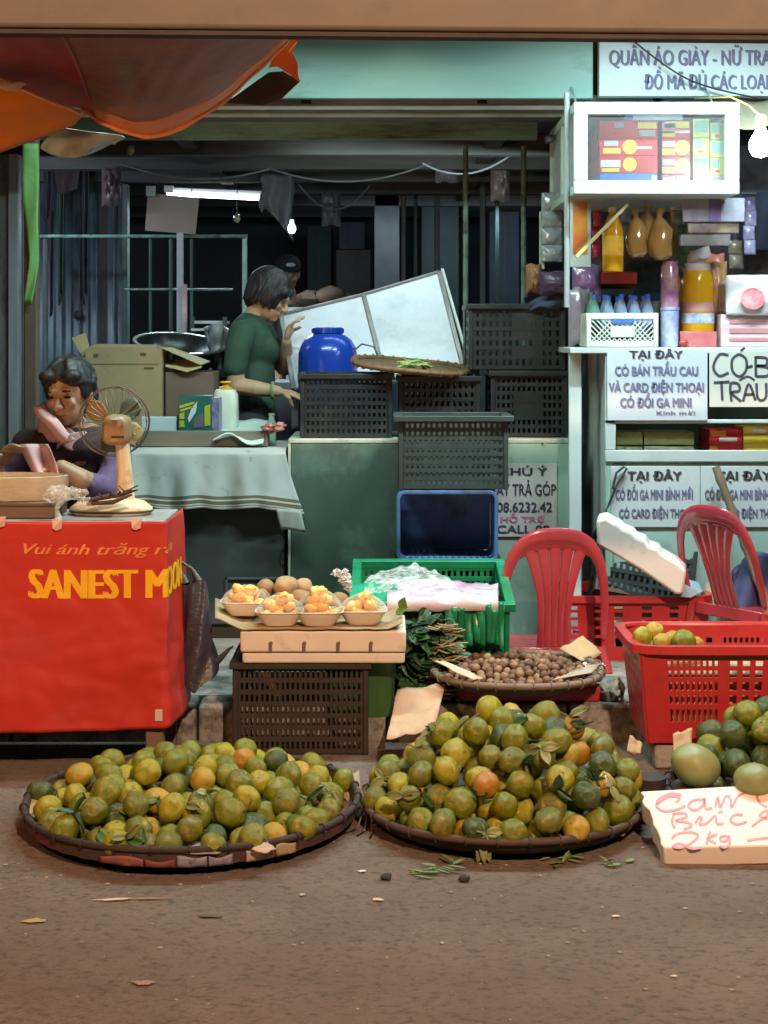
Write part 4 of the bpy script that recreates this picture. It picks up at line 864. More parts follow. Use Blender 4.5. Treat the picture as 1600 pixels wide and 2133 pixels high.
fuse(b, 'vest', mat('dark_maroon_vest', (.035, .018, .02), (.055, .028, .03), scale=8, rough=.85), t, .008, 4, lambda q: .005 * fbm(q.x * 9, q.y * 9, q.z * 9))
m_purp = mat('purple_sleeve', (.16, .09, .19), (.11, .06, .14), scale=8, rough=.8)
for pts, rs in (([Q(60, 932), Q(18, 988, -.04), Q(2, 1012, -.11), Q(12, 986, -.17)], [.062, .058, .056, .046]), ([Q(234, 932), Q(246, 988, -.06), Q(230, 1016, -.13), Q(205, 1000, -.185)], [.064, .060, .058, .046])):
    b = MB(); limb(b, pts, rs); fuse(b, 'sleeve', m_purp, t, .006, 4, lambda q: .005 * fbm(q.x * 14, q.y * 14, q.z * 14))
b = MB(); b.ball(at(.003, -.024, .046), (.082, .098, .080), 20, 14, R); b.ball(at(0, -.062, -.01), (.074, .05, .08), 16, 12, R); b.ball(at(0, -.10, .045), (.045, .045, .045), 12, 8, R)
locks(b, at, 70, 8, .0, 1)
for s in (-1, 1): b.ball(at(s * .066, .000, .020), (.018, .036, .044), 12, 8, R); b.ball(at(s * .044, .052, .074), (.034, .032, .022), 12, 8, R)
fuse(b, 'hair', m_hair, t, .0045, 1, lambda q: .002 * fbm(q.x * 50, q.y * 50, q.z * 12))
b = MB()
for s in (-1, 1): b.ball(at(s * .032, .078, .004), (.014, .006, .005), 8, 6, R); b.ball(at(s * .033, .084, .026), (.018, .004, .004), 8, 6, R)
b.build('eyes', m_eye, bdy)
b = MB().ball(at(0, .077, -.057), (.020, .010, .009), 10, 6, R); b.build('lips', mat('dark_lips', (.22, .06, .05), rough=.4), t)
def scf(a, c):
    an = -1.3 + 4.2 * a; r = .085 + .012 * c; o = Q(146, 888, -.035)
    return o + Vector((math.sin(an) * r * 1.05, -math.cos(an) * r * .85, .035 - .065 * c + .055 * math.sin(an * .9 + .6) * -1 + .006 * math.sin(a * 40 + c * 3)))
MB().grid(scf, 50, 8).build('scarf', mat('pink_scarf', (.62, .36, .37), (.54, .30, .32), scale=9, rough=.85), t, smooth=80, solid=.006)
b = MB().grid(lambda a, c: Q(86 + 66 * a + 24 * c, 846 + 72 * a - 10 * c + 3 * math.sin(a * 9), -.12 - .055 * math.sin(a * 2.6) - .02 * math.sin(c * 3.1)), 20, 8)
b.build('mask', mat('pink_mask', (.64, .38, .39), (.58, .33, .34), scale=12, rough=.8), t, smooth=80, solid=.005)
b = MB().grid(lambda a, c: Q(140 + 58 * a, 918 - 30 * a * .9 - 14 * (1 - abs(2 * a - 1)) * c + 10 * c * (1 - a), -.165 - .01 * math.sin(a * 4)), 10, 5); b.build('mask_edge', mat('white_mask_edge', (.62, .55, .55), rough=.8), t, solid=.004)
b = MB().grid(lambda a, c: Q(112 + 44 * a, 776 - 34 * a ** .8 + 22 * c * (1 - a * .5) - 3 * math.sin(a * 9), .02 - .05 * c), 10, 6); b.build('hair_tie', mat('mint_hair_tie', (.5, .66, .6), (.4, .56, .5), rough=.6), t, smooth=80, solid=.008)
st = thing('stool', 'low dark stool under the seated person', 'stool', (P(150, 0, 5.36).x, 5.36, PZ)); q = Q(150, 1195, .08)
MB().bx(q.x - .15, q.x + .15, 5.23, 5.50, q.z - .03, q.z).build('seat', m_beam, st, bevel=.006)
for sx in (-.12, .12):
    for yy in (5.26, 5.47): MB().bx(q.x + sx - .015, q.x + sx + .015, yy - .015, yy + .015, PZ, q.z - .03).build('leg', m_beam, st)
b = MB().grid(lambda a, c: P(50 + 60 * c + (20 + 22 * (1 - c)) * (a - .5) * (1.4 + c) - 30 * c + 20, 925 + 72 * c, 4.99 - .02 * math.sin(a * 7) - .03 * c), 10, 8)
tag(b.build('pink_napkin', mat('pink_napkin', (.60, .34, .36), (.54, .30, .32), rough=.85), smooth=80, solid=.003), 'pink napkin held between the hands of the seated seller', 'napkin')
# ---- person sitting deep in the hall
Y = 9.3
t = thing('person', 'person in a dark cap sitting in the gloom deep in the hall', 'person', (P(596, 0, Y).x, Y, PZ))
b = MB(); b.ball(Q(600, 720), (.17, .12, .26)); b.ball(Q(600, 850, 0), (.18, .15, .15)); limb(b, [Q(600, 640), Q(600, 610)], [.05, .05])
for s in (-1, 1):
    limb(b, [Q(600 + s * 50, 670), Q(600 + s * 60, 760, -.1), Q(600 + s * 30, 770, -.3)], [.05, .042, .03]); limb(b, [Q(600 + s * 30, 860), Q(600 + s * 35, 850, -.4), Q(600 + s * 35, 1000, -.4), Q(600 + s * 35, 1085, -.4)], [.08, .06, .045, .04])
    hand(b, Q(600 + s * 30, 770, -.3), (-s * .4, -1, -.2), (0, 0, -1), .16, .4, s)
at, R = head(b, Q(600, 572, -.03), (.25, -1, -.2), (0, 0, 1), .95); fuse(b, 'body', m_skind, t, .007, 3)
b = MB(); b.ball(Q(600, 720), (.185, .135, .27)); 
for s in (-1, 1): limb(b, [Q(600 + s * 50, 670), Q(600 + s * 60, 755, -.1)], [.062, .055])
fuse(b, 'shirt', mat('slate_shirt', (.05, .055, .075), (.07, .075, .1), rough=.85), t, .012, 3)
b = MB().ball(at(0, -.01, .055), (.082, .10, .07), 16, 10, R); b.ball(at(0, .10, .045), (.06, .06, .008), 12, 6, R); fuse(b, 'cap', mat('dark_cap', (.02, .02, .025), rough=.8), t, .007, 2)
MB().ball(at(0, .10, .075), (.03, .01, .014), 8, 6, R).build('cap_badge', mat('cap_badge', (.6, .62, .62), rough=.5), t)
st = thing('stool', 'dark stool under the person deep in the hall', 'stool', (P(600, 0, Y).x, Y, PZ)); q = Q(600, 905)
MB().bx(q.x - .18, q.x + .18, Y - .18, Y + .18, q.z - .04, q.z).bx(q.x - .15, q.x + .15, Y - .15, Y + .15, PZ, q.z - .041).build('seat', m_beam, st)
# heaps on a far table in front of that person
ft = thing('far_table', 'dim table loaded with goods deep in the hall behind the white lid', 'table', (P(700, 0, 8.8).x, 8.8, PZ)); zt9 = P(0, 640, 8.7).z
MB().bx(P(560, 0, 8.8).x, P(880, 0, 8.8).x, 8.6, 9.05, zt9 - .04, zt9).build('tabletop', m_beam, ft)
for u in (565, 872):
    for yy in (8.63, 9.0): q = P(u, 0, 8.8); MB().bx(q.x - .02, q.x + .02, yy - .02, yy + .02, PZ, zt9 - .04).build('leg', m_beam, ft)
random.seed(21)
for i, (u, r, c_, lab) in enumerate(((645, .06, (.14, .09, .06), 'brown paper bundle on the far table nearest the capped person'), (690, .075, (.16, .10, .065), 'taller brown paper bundle in the middle of the far table'), (725, .05, (.12, .09, .07), 'small brown bundle on the far table left of the yellow one'), (768, .03, (.45, .50, .05), 'small yellow green packet on the far table'), (800, .05, (.07, .06, .055), 'dark bundle at the right end of the far table'))):
    q = P(u, 0, 8.75); b = MB().ball((q.x, 8.75, zt9 + r * .8), (r * 1.2, r, r * .8), 12, 8, nz=.5, seed=i); tag(b.build('bundle', mat('bundle_%d' % i if False else 'bundle_wrap', c_, rough=.7), smooth=60), lab, 'bundle')

# ================================================================== RED TABLE with banner
TY0, TY1 = 4.62, 4.95; ztb = P(0, 1086, TY0).z
m_tw = mat('dark_table_wood', (.17, .11, .075), (.12, .08, .055), scale=6, rough=.7, stretch=(1, 1, .3))
m_tt = mat('grey_table_top', (.30, .30, .31), (.24, .24, .25), scale=6, rough=.5, dirt=(.13, .11, .10), damt=.3)
t = thing('table', 'grey topped wooden table behind the red banner', 'table', (P(120, 0, 4.78).x, 4.78, 0)); xe = P(341, 0, TY0).x
MB().bx(-1.75, xe, TY0, TY1, ztb - .025, ztb).build('tabletop', m_tt, t, bevel=.003)
for x in (xe - .055, -1.7):
    for y, zf in ((TY0 + .002, 0), (TY1 - .03, 0)): MB().bx(x, x + .052, y, y + .03 if y > 4.8 else y + .05, zf, ztb - .026).build('leg', m_tw, t, bevel=.003)
MB().bx(-1.64, xe - .06, TY0 + .055, TY0 + .075, ztb - .085, ztb - .027).build('apron', m_tw, t)
MB().bx(-1.64, xe - .062, TY0 + .10, TY1 - .06, .16, .185).build('under_shelf', m_tw, t, bevel=.003)
# banner: path along the front, round the corner, along the side
m_ban = mat('red_banner_vinyl', (.52, .034, .021), (.42, .026, .018), scale=2.2, rough=.44, spec=.45, bump=.18, bscale=10, bdist=.008, dirt=(.46, .055, .06), damt=.4, dscale=2.5, stretch=(1, 1, 1.2), coat=.1)
bx0 = -1.76; Lf = (xe + .006) - bx0; Ls = TY1 - TY0 + .02; rc = .014; zbot = P(0, 1527, TY0 - .02).z
def banpt(s, z, off=0.0):
    k = min(1, max(0, (ztb - z) / (ztb - zbot)))
    wv = (.011 * math.sin(s * 9 + 1.1 + k * 1.2) + .014 * fbm(s * 3.2, k * 1.3, 4) + .006 * fbm(s * 7, k * 4, 9) + .007 * abs(noise.noise(Vector((s * 6 + k * 2, k * 9 - s * 3, 2))))) * k ** .5
    wv += .008 * k * math.exp(-((s - Lf + .10 + .16 * (k - .6)) / .035) ** 2)
    if s < Lf - rc: p = Vector((bx0 + s, TY0 - .006, z)); n = Vector((0, -1, 0))
    else:
        a = min(1, (s - (Lf - rc)) / (rc * 1.57)) * math.pi / 2; n = Vector((math.sin(a), -math.cos(a), 0))
        p = Vector((bx0 + Lf - rc + rc * math.sin(a), TY0 - .006 + rc - rc * math.cos(a), z)); ex = s - (Lf - rc) - rc * 1.57
        if ex > 0: p.y += ex
    fl = .020 * k ** 1.5
    return p + n * (.004 + fl + wv + off)
def bz(s, k): return ztb + .001 - (ztb - zbot) * k * (1 + .012 * math.sin(s * 7) + .010 * math.sin(s * 2.6 + 1) - (.025 * max(0, s - Lf + .35) / .35))
St = Lf + Ls
bt = thing('banner', 'glossy red vinyl banner with yellow lettering hung round the table', 'banner', (P(120, 0, TY0).x, TY0, zbot))
ss = [Lf * i / 110 for i in range(110)] + [Lf - rc + rc * 1.57 * i / 6 for i in range(7)] + [Lf + .02 + (Ls - .02) * i / 16 for i in range(17)]
ss = sorted(set(ss)); nz_ = 60
b = MB(); b.add([banpt(s, bz(s, j / nz_)) for j in range(nz_ + 1) for s in ss], [(j * len(ss) + i, j * len(ss) + i + 1, (j + 1) * len(ss) + i + 1, (j + 1) * len(ss) + i) for j in range(nz_) for i in range(len(ss) - 1)])
vinyl = b.build('vinyl', m_ban, bt, smooth=80, solid=.0016)
def ban_text(s_, u0, u1, v0, v1, ink, bold, shear=0.0, name='lettering'):
    vs, fs = text2d(s_, shear); xs = [a for a, _ in vs]; x0_, x1_ = min(xs), max(xs)
    s0 = P(u0, 0, TY0).x - bx0; wd_ = PX(u1 - u0, TY0); zb0 = P(0, v1, TY0 - .02).z; ht = PX(v1 - v0, TY0)
    bm = bmesh.new(); bv = [bm.verts.new((a, c, 0)) for a, c in vs]
    for f in fs:
        try: bm.faces.new([bv[i] for i in f])
        except ValueError: pass
    bmesh.ops.triangulate(bm, faces=bm.faces)
    kx = wd_ / (x1_ - x0_)
    for _ in range(4):
        le = [e for e in bm.edges if abs(e.verts[0].co.x - e.verts[1].co.x) * kx > .014 or abs(e.verts[0].co.y - e.verts[1].co.y) * ht > .02]
        if not le: break
        bmesh.ops.subdivide_edges(bm, edges=le, cuts=1); bmesh.ops.triangulate(bm, faces=[f for f in bm.faces if len(f.verts) > 3])
    bm.verts.index_update(); V_ = [v.co.copy() for v in bm.verts]; F_ = [tuple(v.index for v in f.verts) for f in bm.faces]; bm.free()
    b = MB()
    for i, d in enumerate((-bold, 0, bold)):
        pts = []
        for c in V_:
            s = s0 + (c.x - x0_ + d) * kx; z = zb0 + c.y / .70 * ht + .004 * math.sin(s * 5)
            pts.append(banpt(s, z, .0022 + .0005 * i))
        b.add(pts, F_)
    b.build(name, ink, vinyl, smooth=0)
m_yel = mat('yellow_ink', (.85, .48, .012), (.78, .40, .012), scale=9, rough=.45)
m_ory = mat('orange_ink', (.82, .30, .07), (.66, .16, .04), scale=20, rough=.5)
ban_text('SANEST MOON', 66, 505, 1184, 1244, m_yel, .066)
ban_text('Vui ánh trăng rằm', 52, 405, 1131, 1153, m_ory, .02, .35)
m_tape = mat('clear_tape', (.62, .38, .33), (.55, .32, .28), rough=.3)
for i, (u, v, lab) in enumerate(((4, 1085, 'scrap of tape at the left end of the banner top'), (122, 1091, 'scrap of tape on the banner below the twisted bag'), (286, 1090, 'scrap of tape on the banner below the fan base'))):
    q = P(u, v, TY0); s = q.x - bx0; b = MB(); o = banpt(s, q.z, .004)
    b.prism([o + Vector((PX(dx, TY0), -.001 - .002 * k, PX(dy, TY0))) for k, (dx, dy) in enumerate(((-11, 9), (11, 11), (9, -9), (-2, -13), (-9, -8)))], (0, .0015, 0)); tag(b.build('tape', m_tape), lab, 'tape', 'tape scraps on the banner')
q = P(333, 1486, TY0); o = banpt(q.x - bx0, q.z, .004); tag(MB().box(o, (.022, .002, .034)).build('price_tag', mat('white_tag', (.62, .52, .48), rough=.6)), 'small white tag at the lower right corner of the red banner', 'tag')
# ---- fan seen from behind
fy = 4.80; t = thing('table_fan', 'old cream table fan seen from behind with orange blades', 'fan', (P(232, 0, fy).x, fy, ztb)); fc_ = P(236, 888, fy)
m_cream = mat('cream_plastic', (.62, .52, .34), (.55, .45, .29), scale=9, rough=.4, dirt=(.3, .23, .14), damt=.25, dscale=14)
m_tan = mat('tan_plastic', (.36, .22, .11), (.30, .18, .09), scale=12, rough=.45)
q = P(232, 0, fy)
MB().lathe([(0, 0), (.120, 0), (.130, .010), (.128, .022), (.105, .040), (.06, .052), (0, .055)], 40, (q.x, fy, ztb + .001), wob=lambda p: Vector((p.x, p.y * .62, p.z))).build('base', m_cream, t, smooth=50)
MB().lathe([(.1305, .009), (.133, .012), (.1305, .015)], 40, (q.x, fy, ztb + .001), wob=lambda p: Vector((p.x, p.y * .63, p.z))).build('base_trim', m_beam, t)
MB().tube([(P(262, 0, fy).x, fy, ztb + .04), (P(260, 0, fy).x, fy, P(0, 985, fy).z), (P(255, 0, fy).x, fy, P(0, 925, fy).z)], [.030, .024, .022], 16).build('column', m_cream, t, smooth=50)
b = MB(); R = Matrix.Rotation(math.radians(90), 3, 'X')
mc = P(242, 896, fy - .03)
b.lathe([(0, -.062), (.030, -.060), (.040, -.045), (.043, 0), (.040, .045), (.03, .058), (0, .06)], 28, mc + Vector((0, .02, 0)), R @ Matrix.Rotation(0, 3, 'Z'), sq=3.4, wob=lambda p: Vector((p.x, p.y * 1.12, p.z))); mhp = b.build('motor_housing', m_tan, t, smooth=45)
b = MB(); b.pbox(232, 908, 258, 912, mc.y - .0425, .004); b.build('vent_slot', m_beam, mhp)
hub = P(238, 878, fy + .08); rg = .108
b = MB()
for dy in (-.035, .035):
    b.tube([hub + Vector((rg * math.cos(a), dy, rg * math.sin(a))) for a in [2 * math.pi * k / 48 for k in range(49)]], .0015, 5, cap=False)
b.tube([hub + Vector((rg * 1.02 * math.cos(a), 0, rg * 1.02 * math.sin(a))) for a in [2 * math.pi * k / 48 for k in range(49)]], .0022, 5, cap=False)
for k in range(28):
    a = 2 * math.pi * k / 28; d = Vector((math.cos(a), 0, math.sin(a)))
    for s in (-1, 1): b.tube([hub + d * .03 + Vector((0, s * .05, 0)), hub + d * rg * .7 + Vector((0, s * .052, 0)), hub + d * rg + Vector((0, s * .01, 0))], .0006, 4)
b.build('grille', mat('grille_wire', (.24, .18, .15), (.18, .14, .11), rough=.4, metal=.3), t, smooth=60)
MB().lathe([(0, -.03), (.022, -.028), (.024, .02), (.01, .03), (0, .032)], 20, hub, R).build('hub', m_tan, t, smooth=50)
m_bl = mat('orange_blade', (.60, .36, .13), (.52, .30, .10), scale=8, rough=.35, transl=.3); m_bg = mat('grey_green_blade', (.16, .17, .12), (.2, .21, .15), scale=8, rough=.4, transl=.3)
for a0, m_ in ((150, m_bl), (38, m_bg), (-35, m_bl), (262, m_bg)):
    def bl(a, c, a0=a0):
        an = math.radians(a0 + (c - .5) * 62 * (.45 + .55 * math.sin(math.pi * min(1, a * .95 + .05)))); r = .02 + .078 * a
        return hub + Vector((r * math.cos(an), (c - .5) * .04, r * math.sin(an)))
    MB().grid(bl, 14, 10).build('blade', m_, t, smooth=80, solid=.002)
# ---- other things on the table
m_str_ = mat('straw_weave', (.46, .40, .31), (.36, .31, .23), scale=30, rough=.7, bump=.5, bscale=130, stretch=(1, 1, 4))
t = thing('brown_box', 'flat brown wooden box on the red table under the round straw tray', 'box', (P(40, 0, 4.76).x, 4.77, ztb)); y = 4.68; z1 = P(0, 1046, y).z
MB().bx(-1.5, P(112, 0, y).x, y, y + .2, ztb + .001, z1).build('case', mat('brown_case', (.15, .095, .06), (.11, .07, .045), scale=7, rough=.6, stretch=(.4, 1, 3)), t, bevel=.004)
MB().bx(-1.502, P(112, 0, y).x + .002, y - .002, y + .202, z1 - .014, z1 - .010).build('lid_seam', m_beam, t)
q = P(12, 0, 4.78); z2 = P(0, 1000, 4.62).z
t = thing('straw_tray', 'round pale straw tray lying on the brown box at the left edge', 'tray', (q.x, 4.78, z1)); RT = P(142, 0, 4.78).x - q.x
MB().lathe([(0, z1 + .002), (RT * .98, z1 + .002), (RT, z1 + .01), (RT, z2), (RT * .96, z2 + .002), (RT * .95, z2 - .02), (0, z2 - .02)], 48, (q.x, 4.78, 0), wob=lambda p: Vector((p.x, p.y * .52, p.z))).build('weave', m_str_, t, smooth=40)
b = MB(); random.seed(4)
q = P(124, 1040, 4.64); pts = [P(140, 1018, 4.66), P(128, 1040, 4.645), P(118, 1060, 4.635), P(122, 1078, 4.628), P(126, 1094, 4.60)]
b.tube(pts, [.020, .016, .007, .010, .004], 9)
for p in range(7): a = P(124 + random.uniform(-22, 60), 1030 + random.uniform(-10, 24), 4.66); b.ball(a, (.022, .012, .018), nz=.8, seed=p)
tag(b.build('twisted_bag', m_clear, smooth=50), 'twisted cloudy plastic bag on the table edge between straw tray and fan', 'bag')
b = MB(); b.tube([P(176, 1044, 4.66), P(215, 1036, 4.665), P(255, 1030, 4.67), P(288, 1020, 4.68)], [.005, .008, .006, .002], 8); b.tube([P(180, 1050, 4.665), P(235, 1046, 4.65), P(275, 1030, 4.66)], [.006, .008, .004], 6)
for i in range(26): q = P(172 + 4 * i, 1046 - 1.0 * i, 4.66); b.tube([q, q + Vector((random.uniform(-.02, .05), random.uniform(-.01, .01), random.uniform(-.006, .02)))], [.003, .001], 5)
tag(b.build('dark_twigs', mat('dark_twig', (.045, .028, .03), (.07, .045, .04), rough=.7), smooth=60), 'bundle of dark dried twigs lying across the fan base', 'twigs')
# ---- black bag hung at the table's right side
def bag(a, c):
    an = 2 * math.pi * a; uc = 405 + 6 * math.sin(c * 4) + (18 * max(0, c - .35)); hw = 24 + 10 * c + 40 * max(0, c - .5) ** 1.3; 
    if c > .93: hw *= (1 - (c - .93) / .07 * .75)
    v = 1212 + 216 * c - 30 * max(0, math.cos(an)) * max(0, c - .6) + 12 * math.sin(an * 2 + c * 5) * .5
    q = P(uc + hw * math.cos(an) * (1 + .15 * math.sin(c * 18 + an * 3) * .4), v, 4.86); q.y += .05 * math.sin(an) * (.4 + c) + .006 * math.sin(an * 5 + c * 9); return q
t = thing('black_bag', 'crumpled black plastic bag hanging at the right side of the red table', 'bag', (P(415, 0, 4.86).x, 4.86, P(0, 1430, 4.86).z))
m_bb = mat('shiny_black_plastic', (.035, .034, .045), (.055, .052, .07), scale=10, rough=.3, bump=.7, bscale=26, bdist=.01)
MB().grid(bag, 40, 30).build('sack', m_bb, t, smooth=80)
b = MB(); b.tube([P(440, 1385, 4.86), P(460, 1370, 4.85), P(478, 1352, 4.84), P(486, 1346, 4.84)], [.018, .010, .005, .003], 8); b.build('ear', m_bb, t, smooth=80)
b = MB(); b.tube([P(388, 1216, 4.86), P(377, 1190, 4.87), P(368, 1165, 4.88)], [.014, .006, .005], 8); b.tube([P(418, 1218, 4.86), P(400, 1185, 4.87), P(368, 1165, 4.885)], [.016, .006, .005], 8); b.build('handle', m_bb, t, smooth=80)
# ================================================================== KIOSK at the right
KF = 5.72                                     # front plane of the kiosk counter
m_kw = mat('kiosk_white_paint', (.46, .53, .52), (.53, .60, .585), scale=6, rough=.35, dirt=(.40, .47, .44), damt=.3, dscale=7)
m_kp = mat('kiosk_mint_panel', (.36, .52, .44), (.40, .57, .49), scale=5, rough=.5, dirt=(.22, .32, .27), damt=.3, dscale=6)
m_alu = mat('cloudy_aluminium', (.30, .36, .37), (.42, .48, .49), scale=20, rough=.35, metal=.4)
KX0, KX1 = P(1262, 0, KF).x, 1.95
t = thing('kiosk', 'white framed kiosk with counter, glazed shelf and mint base at the right', 'kiosk', ((KX0 + KX1) / 2, 6.0, PZ))
zc = P(0, 724, KF).z; zs1, zs2 = P(0, 872, KF).z, P(0, 960, KF).z; zbtm = P(0, 1300, KF).z
MB().bx(P(1188, 0, KF).x, KX1, KF + .004, 6.45, zc - .022, zc).build('counter_top', m_kw, t, bevel=.003)
b = MB().bx(KX0 + .03, KX1, KF + .03, 6.40, zs2 - .03, zs2); b.build('shelf', m_kw, t, bevel=.002)
MB().bx(KX0 + .03, KX1, 6.38, 6.40, PZ + .1, zc - .023).build('back_board', m_kp, t)
MB().bx(KX0, KX0 + .028, KF + .012, 6.40, PZ + .08, zc - .023).build('side_panel', m_kw, t, bevel=.002)
MB().bx(KX0 + .029, KX1, KF + .012, KF + .029, PZ + .08, P(0, 968, KF).z).build('base_panel', m_kp, t, bevel=.002)
b = MB().bx(KX0 - .002, KX1, KF, KF + .0115, P(0, 962, KF).z, P(0, 938, KF).z).bx(KX0 - .002, P(1283, 0, KF).x, KF, KF + .0115, P(0, 937.5, KF).z, zs1 + .002).bx(KX0 - .002, KX1, KF, KF + .0115, P(0, 882, KF).z, P(0, 874, KF).z); b.build('shelf_frame', m_kw, t, bevel=.0025)
for x in (KX0 + .005, KX1 - .04):
    for y in (KF + .02, 6.34): MB().bx(x, x + .035, y, y + .035, PZ, PZ + .079).build('foot', m_alu, t)
MB().bx(KX0 + .001, KX0 + .0165, KF - .004, KF - .0005, P(0, 1200, KF).z, P(0, 970, KF).z).build('corner_strip', mat('mint_strip', (.32, .55, .42), rough=.4), t)
# cabinet posts and the white column at its left
MB().bx(P(1187, 0, 5.78).x, P(1213, 0, 5.78).x, 5.80, 5.83, PZ, zc - .0225).build('column', m_kw, t, bevel=.003)
q = P(1181, 0, 5.62); MB().tube([(q.x, 5.62, P(0, 640, 5.62).z), (q.x, 5.62, 2.2)], .0105, 12).build('post', m_alu, t)
MB().bar((q.x, 5.62, P(0, 640, 5.62).z + .01), (q.x + .02, 5.81, P(0, 640, 5.62).z + .01), .018, .012).build('bracket', m_alu, t)
# ---- hanging glazed display cabinet
y0 = 5.5; A, B_ = P(1196, 404, y0), P(1541, 212, y0)
t = thing('display_cabinet', 'white framed glass cabinet full of boxes hung under the roof edge', 'cabinet', ((A.x + B_.x) / 2, 5.9, A.z)); yb = 6.32
fr = PX(27, y0)
b = MB().bx(A.x, B_.x, y0, y0 + .03, B_.z - fr * .95, B_.z).bx(A.x, B_.x, y0, y0 + .03, A.z, A.z + fr * 1.05).bx(A.x, A.x + fr * 1.05, y0 + .0005, y0 + .0295, A.z + fr * 1.05, B_.z - fr * .95).bx(B_.x - fr * 1.1, B_.x, y0 + .0005, y0 + .0295, A.z + fr * 1.05, B_.z - fr * .95)
b.build('front_frame', m_kw, t, bevel=.004)
for x in (A.x, B_.x - .026): MB().bx(x, x + .026, y0 + .031, yb, B_.z - .032, B_.z - .001).bx(x, x + .026, y0 + .031, yb, A.z + .001, A.z + .032).bx(x + .0005, x + .0255, yb - .03, yb - .001, A.z + .033, B_.z - .033).bx(x + .0005, x + .0255, y0 + .40, y0 + .43, A.z + .033, B_.z - .033).build('side_frame', m_kp, t, bevel=.003)
MB().bx(A.x + .027, B_.x - .027, y0 + .031, yb - .001, A.z + .002, A.z + .014).bx(A.x + .027, B_.x - .027, y0 + .031, yb - .001, B_.z - .016, B_.z - .003).build('floor_board', m_kw, t)
MB().bx(A.x + .027, B_.x - .027, yb - .012, yb - .002, A.z + .0145, B_.z - .0165).build('back_board', m_kw, t)
m_glass = film('window_glass', (.96, 1, 1), .015, .04)
MB().bx(A.x + fr * 1.03, B_.x - fr * 1.07, y0 + .012, y0 + .015, A.z + fr, B_.z - fr * .9).build('pane', m_glass, t)
MB().bx(A.x + .010, A.x + .013, y0 + .031, yb - .03, A.z + .032, B_.z - .032).build('pane', m_glass, t)
b = MB()
for x in (A.x + .04, B_.x - .04): b.tube([(x, 5.7, B_.z - .003), (x, 5.93, fz0 + .06)], .004, 6)
b.build('hanger', m_alu, t)
MB().bx(A.x - .03, A.x + .0, yb - .16, yb - .1, B_.z - .06, B_.z - .03).build('hinge', mat('dark_knob', (.08, .08, .14), rough=.4), t, bevel=.004)
# boxes in the cabinet
m_rb = mat('red_carton', (.52, .025, .035), (.46, .02, .03), rough=.3); m_yb = mat('yellow_carton', (.62, .56, .10), (.55, .52, .12), rough=.35); m_bb2 = mat('blue_carton', (.05, .13, .42), (.07, .18, .5), rough=.35)
m_wpr = mat('white_patch', (.72, .70, .66), rough=.3); m_ypr = mat('yellow_patch', (.75, .60, .06), rough=.3); m_gpr = mat('green_patch', (.20, .42, .34), (.15, .34, .28), rough=.4); m_spr = mat('silver_patch', (.42, .40, .42), rough=.3); m_rpr = mat('red_patch', (.55, .05, .05), rough=.4)
zf = A.z + .0145; yc = 5.60
def carton(label, u0, u1, v0, v1, y, d, m, prints, group=None, name='carton', base=None):
    a, e = P(u0, v1, y), P(u1, v0, y)
    if base is not None: e.z += base - a.z; a.z = base
    t = thing(name, label, 'box', ((a.x + e.x) / 2, y, a.z), group=group); bdc = MB().bx(a.x, e.x, y, y + d, a.z, e.z).build('body', m, t, bevel=.0015)
    by = {}
    for kind, m_, fu0, fu1, fv0, fv1 in prints:
        b = by.setdefault(m_.name, (m_, MB()))[1]; w_, h_ = e.x - a.x, e.z - a.z
        xx0, xx1, zz0, zz1 = a.x + w_ * fu0, a.x + w_ * fu1, a.z + h_ * fv0, a.z + h_ * fv1
        if kind == 'o': b.lathe([(0, -.0005), ((zz1 - zz0) / 2, -.0005), ((zz1 - zz0) / 2, .001), (0, .001)], 18, ((xx0 + xx1) / 2, y - .0012, (zz0 + zz1) / 2), Matrix.Rotation(math.radians(90), 3, 'X'))
        else: b.bx(xx0, xx1, y - .0016, y - .0001, zz0, zz1)
    for m_, b in by.values(): b.build('print', m_, bdc)
    return e.z
G1 = 'cartons stacked inside the display cabinet'
z = zf
z = carton('blue carton at the bottom of the left stack in the display cabinet', 1249, 1370, 331, 371, yc, .3, m_bb2, [('r', m_wpr, .9, .98, .2, .9)], G1, base=z) + .001
for i, lab in enumerate(('lowest', 'middle', 'topmost')):
    pr = [[('r', m_wpr, .02, .36, .35, .75), ('r', m_ypr, .04, .34, .08, .28), ('o', m_ypr, .42, .62, .1, .9)], [('r', m_spr, .08, .32, .55, .85), ('r', m_ypr, .06, .36, .12, .42), ('o', m_ypr, .42, .62, .08, .92), ('r', m_wpr, .6, .9, .38, .52)], [('r', m_spr, .25, .42, .6, .9), ('r', m_ypr, .66, .98, .55, .9), ('r', m_spr, .68, .96, .1, .45)]][i]
    z = carton(lab + ' of three red cartons with yellow discs in the left stack of the display cabinet', 1249, 1370, 0, 36, yc, .3, m_rb, pr, G1, base=z) + .001
z = carton('pale blue carton lying on top of the red cartons in the display cabinet', 1300, 1424, 0, 22, yc + .02, .26, m_bb2, [('r', mat('ice_patch', (.45, .62, .72), rough=.3), .15, .98, .1, .6)], G1, base=z)
z = zf
for i, lab in enumerate(('lowest', 'second lowest', 'second highest', 'topmost')):
    z = carton(lab + ' red carton of the narrow middle stack in the display cabinet', 1379, 1438, 0, 37, yc, .3, m_rb, [('r', m_spr, .02, .46, .55, .85), ('r', m_ypr, .02, .46, .1, .42)] + ([('o', m_ypr, .52, .92, .08, .92)] if i < 3 else [('r', m_wpr, .02, .98, .3, .45), ('r', m_ypr, .1, .95, .6, .95)]), G1, base=z) + .001
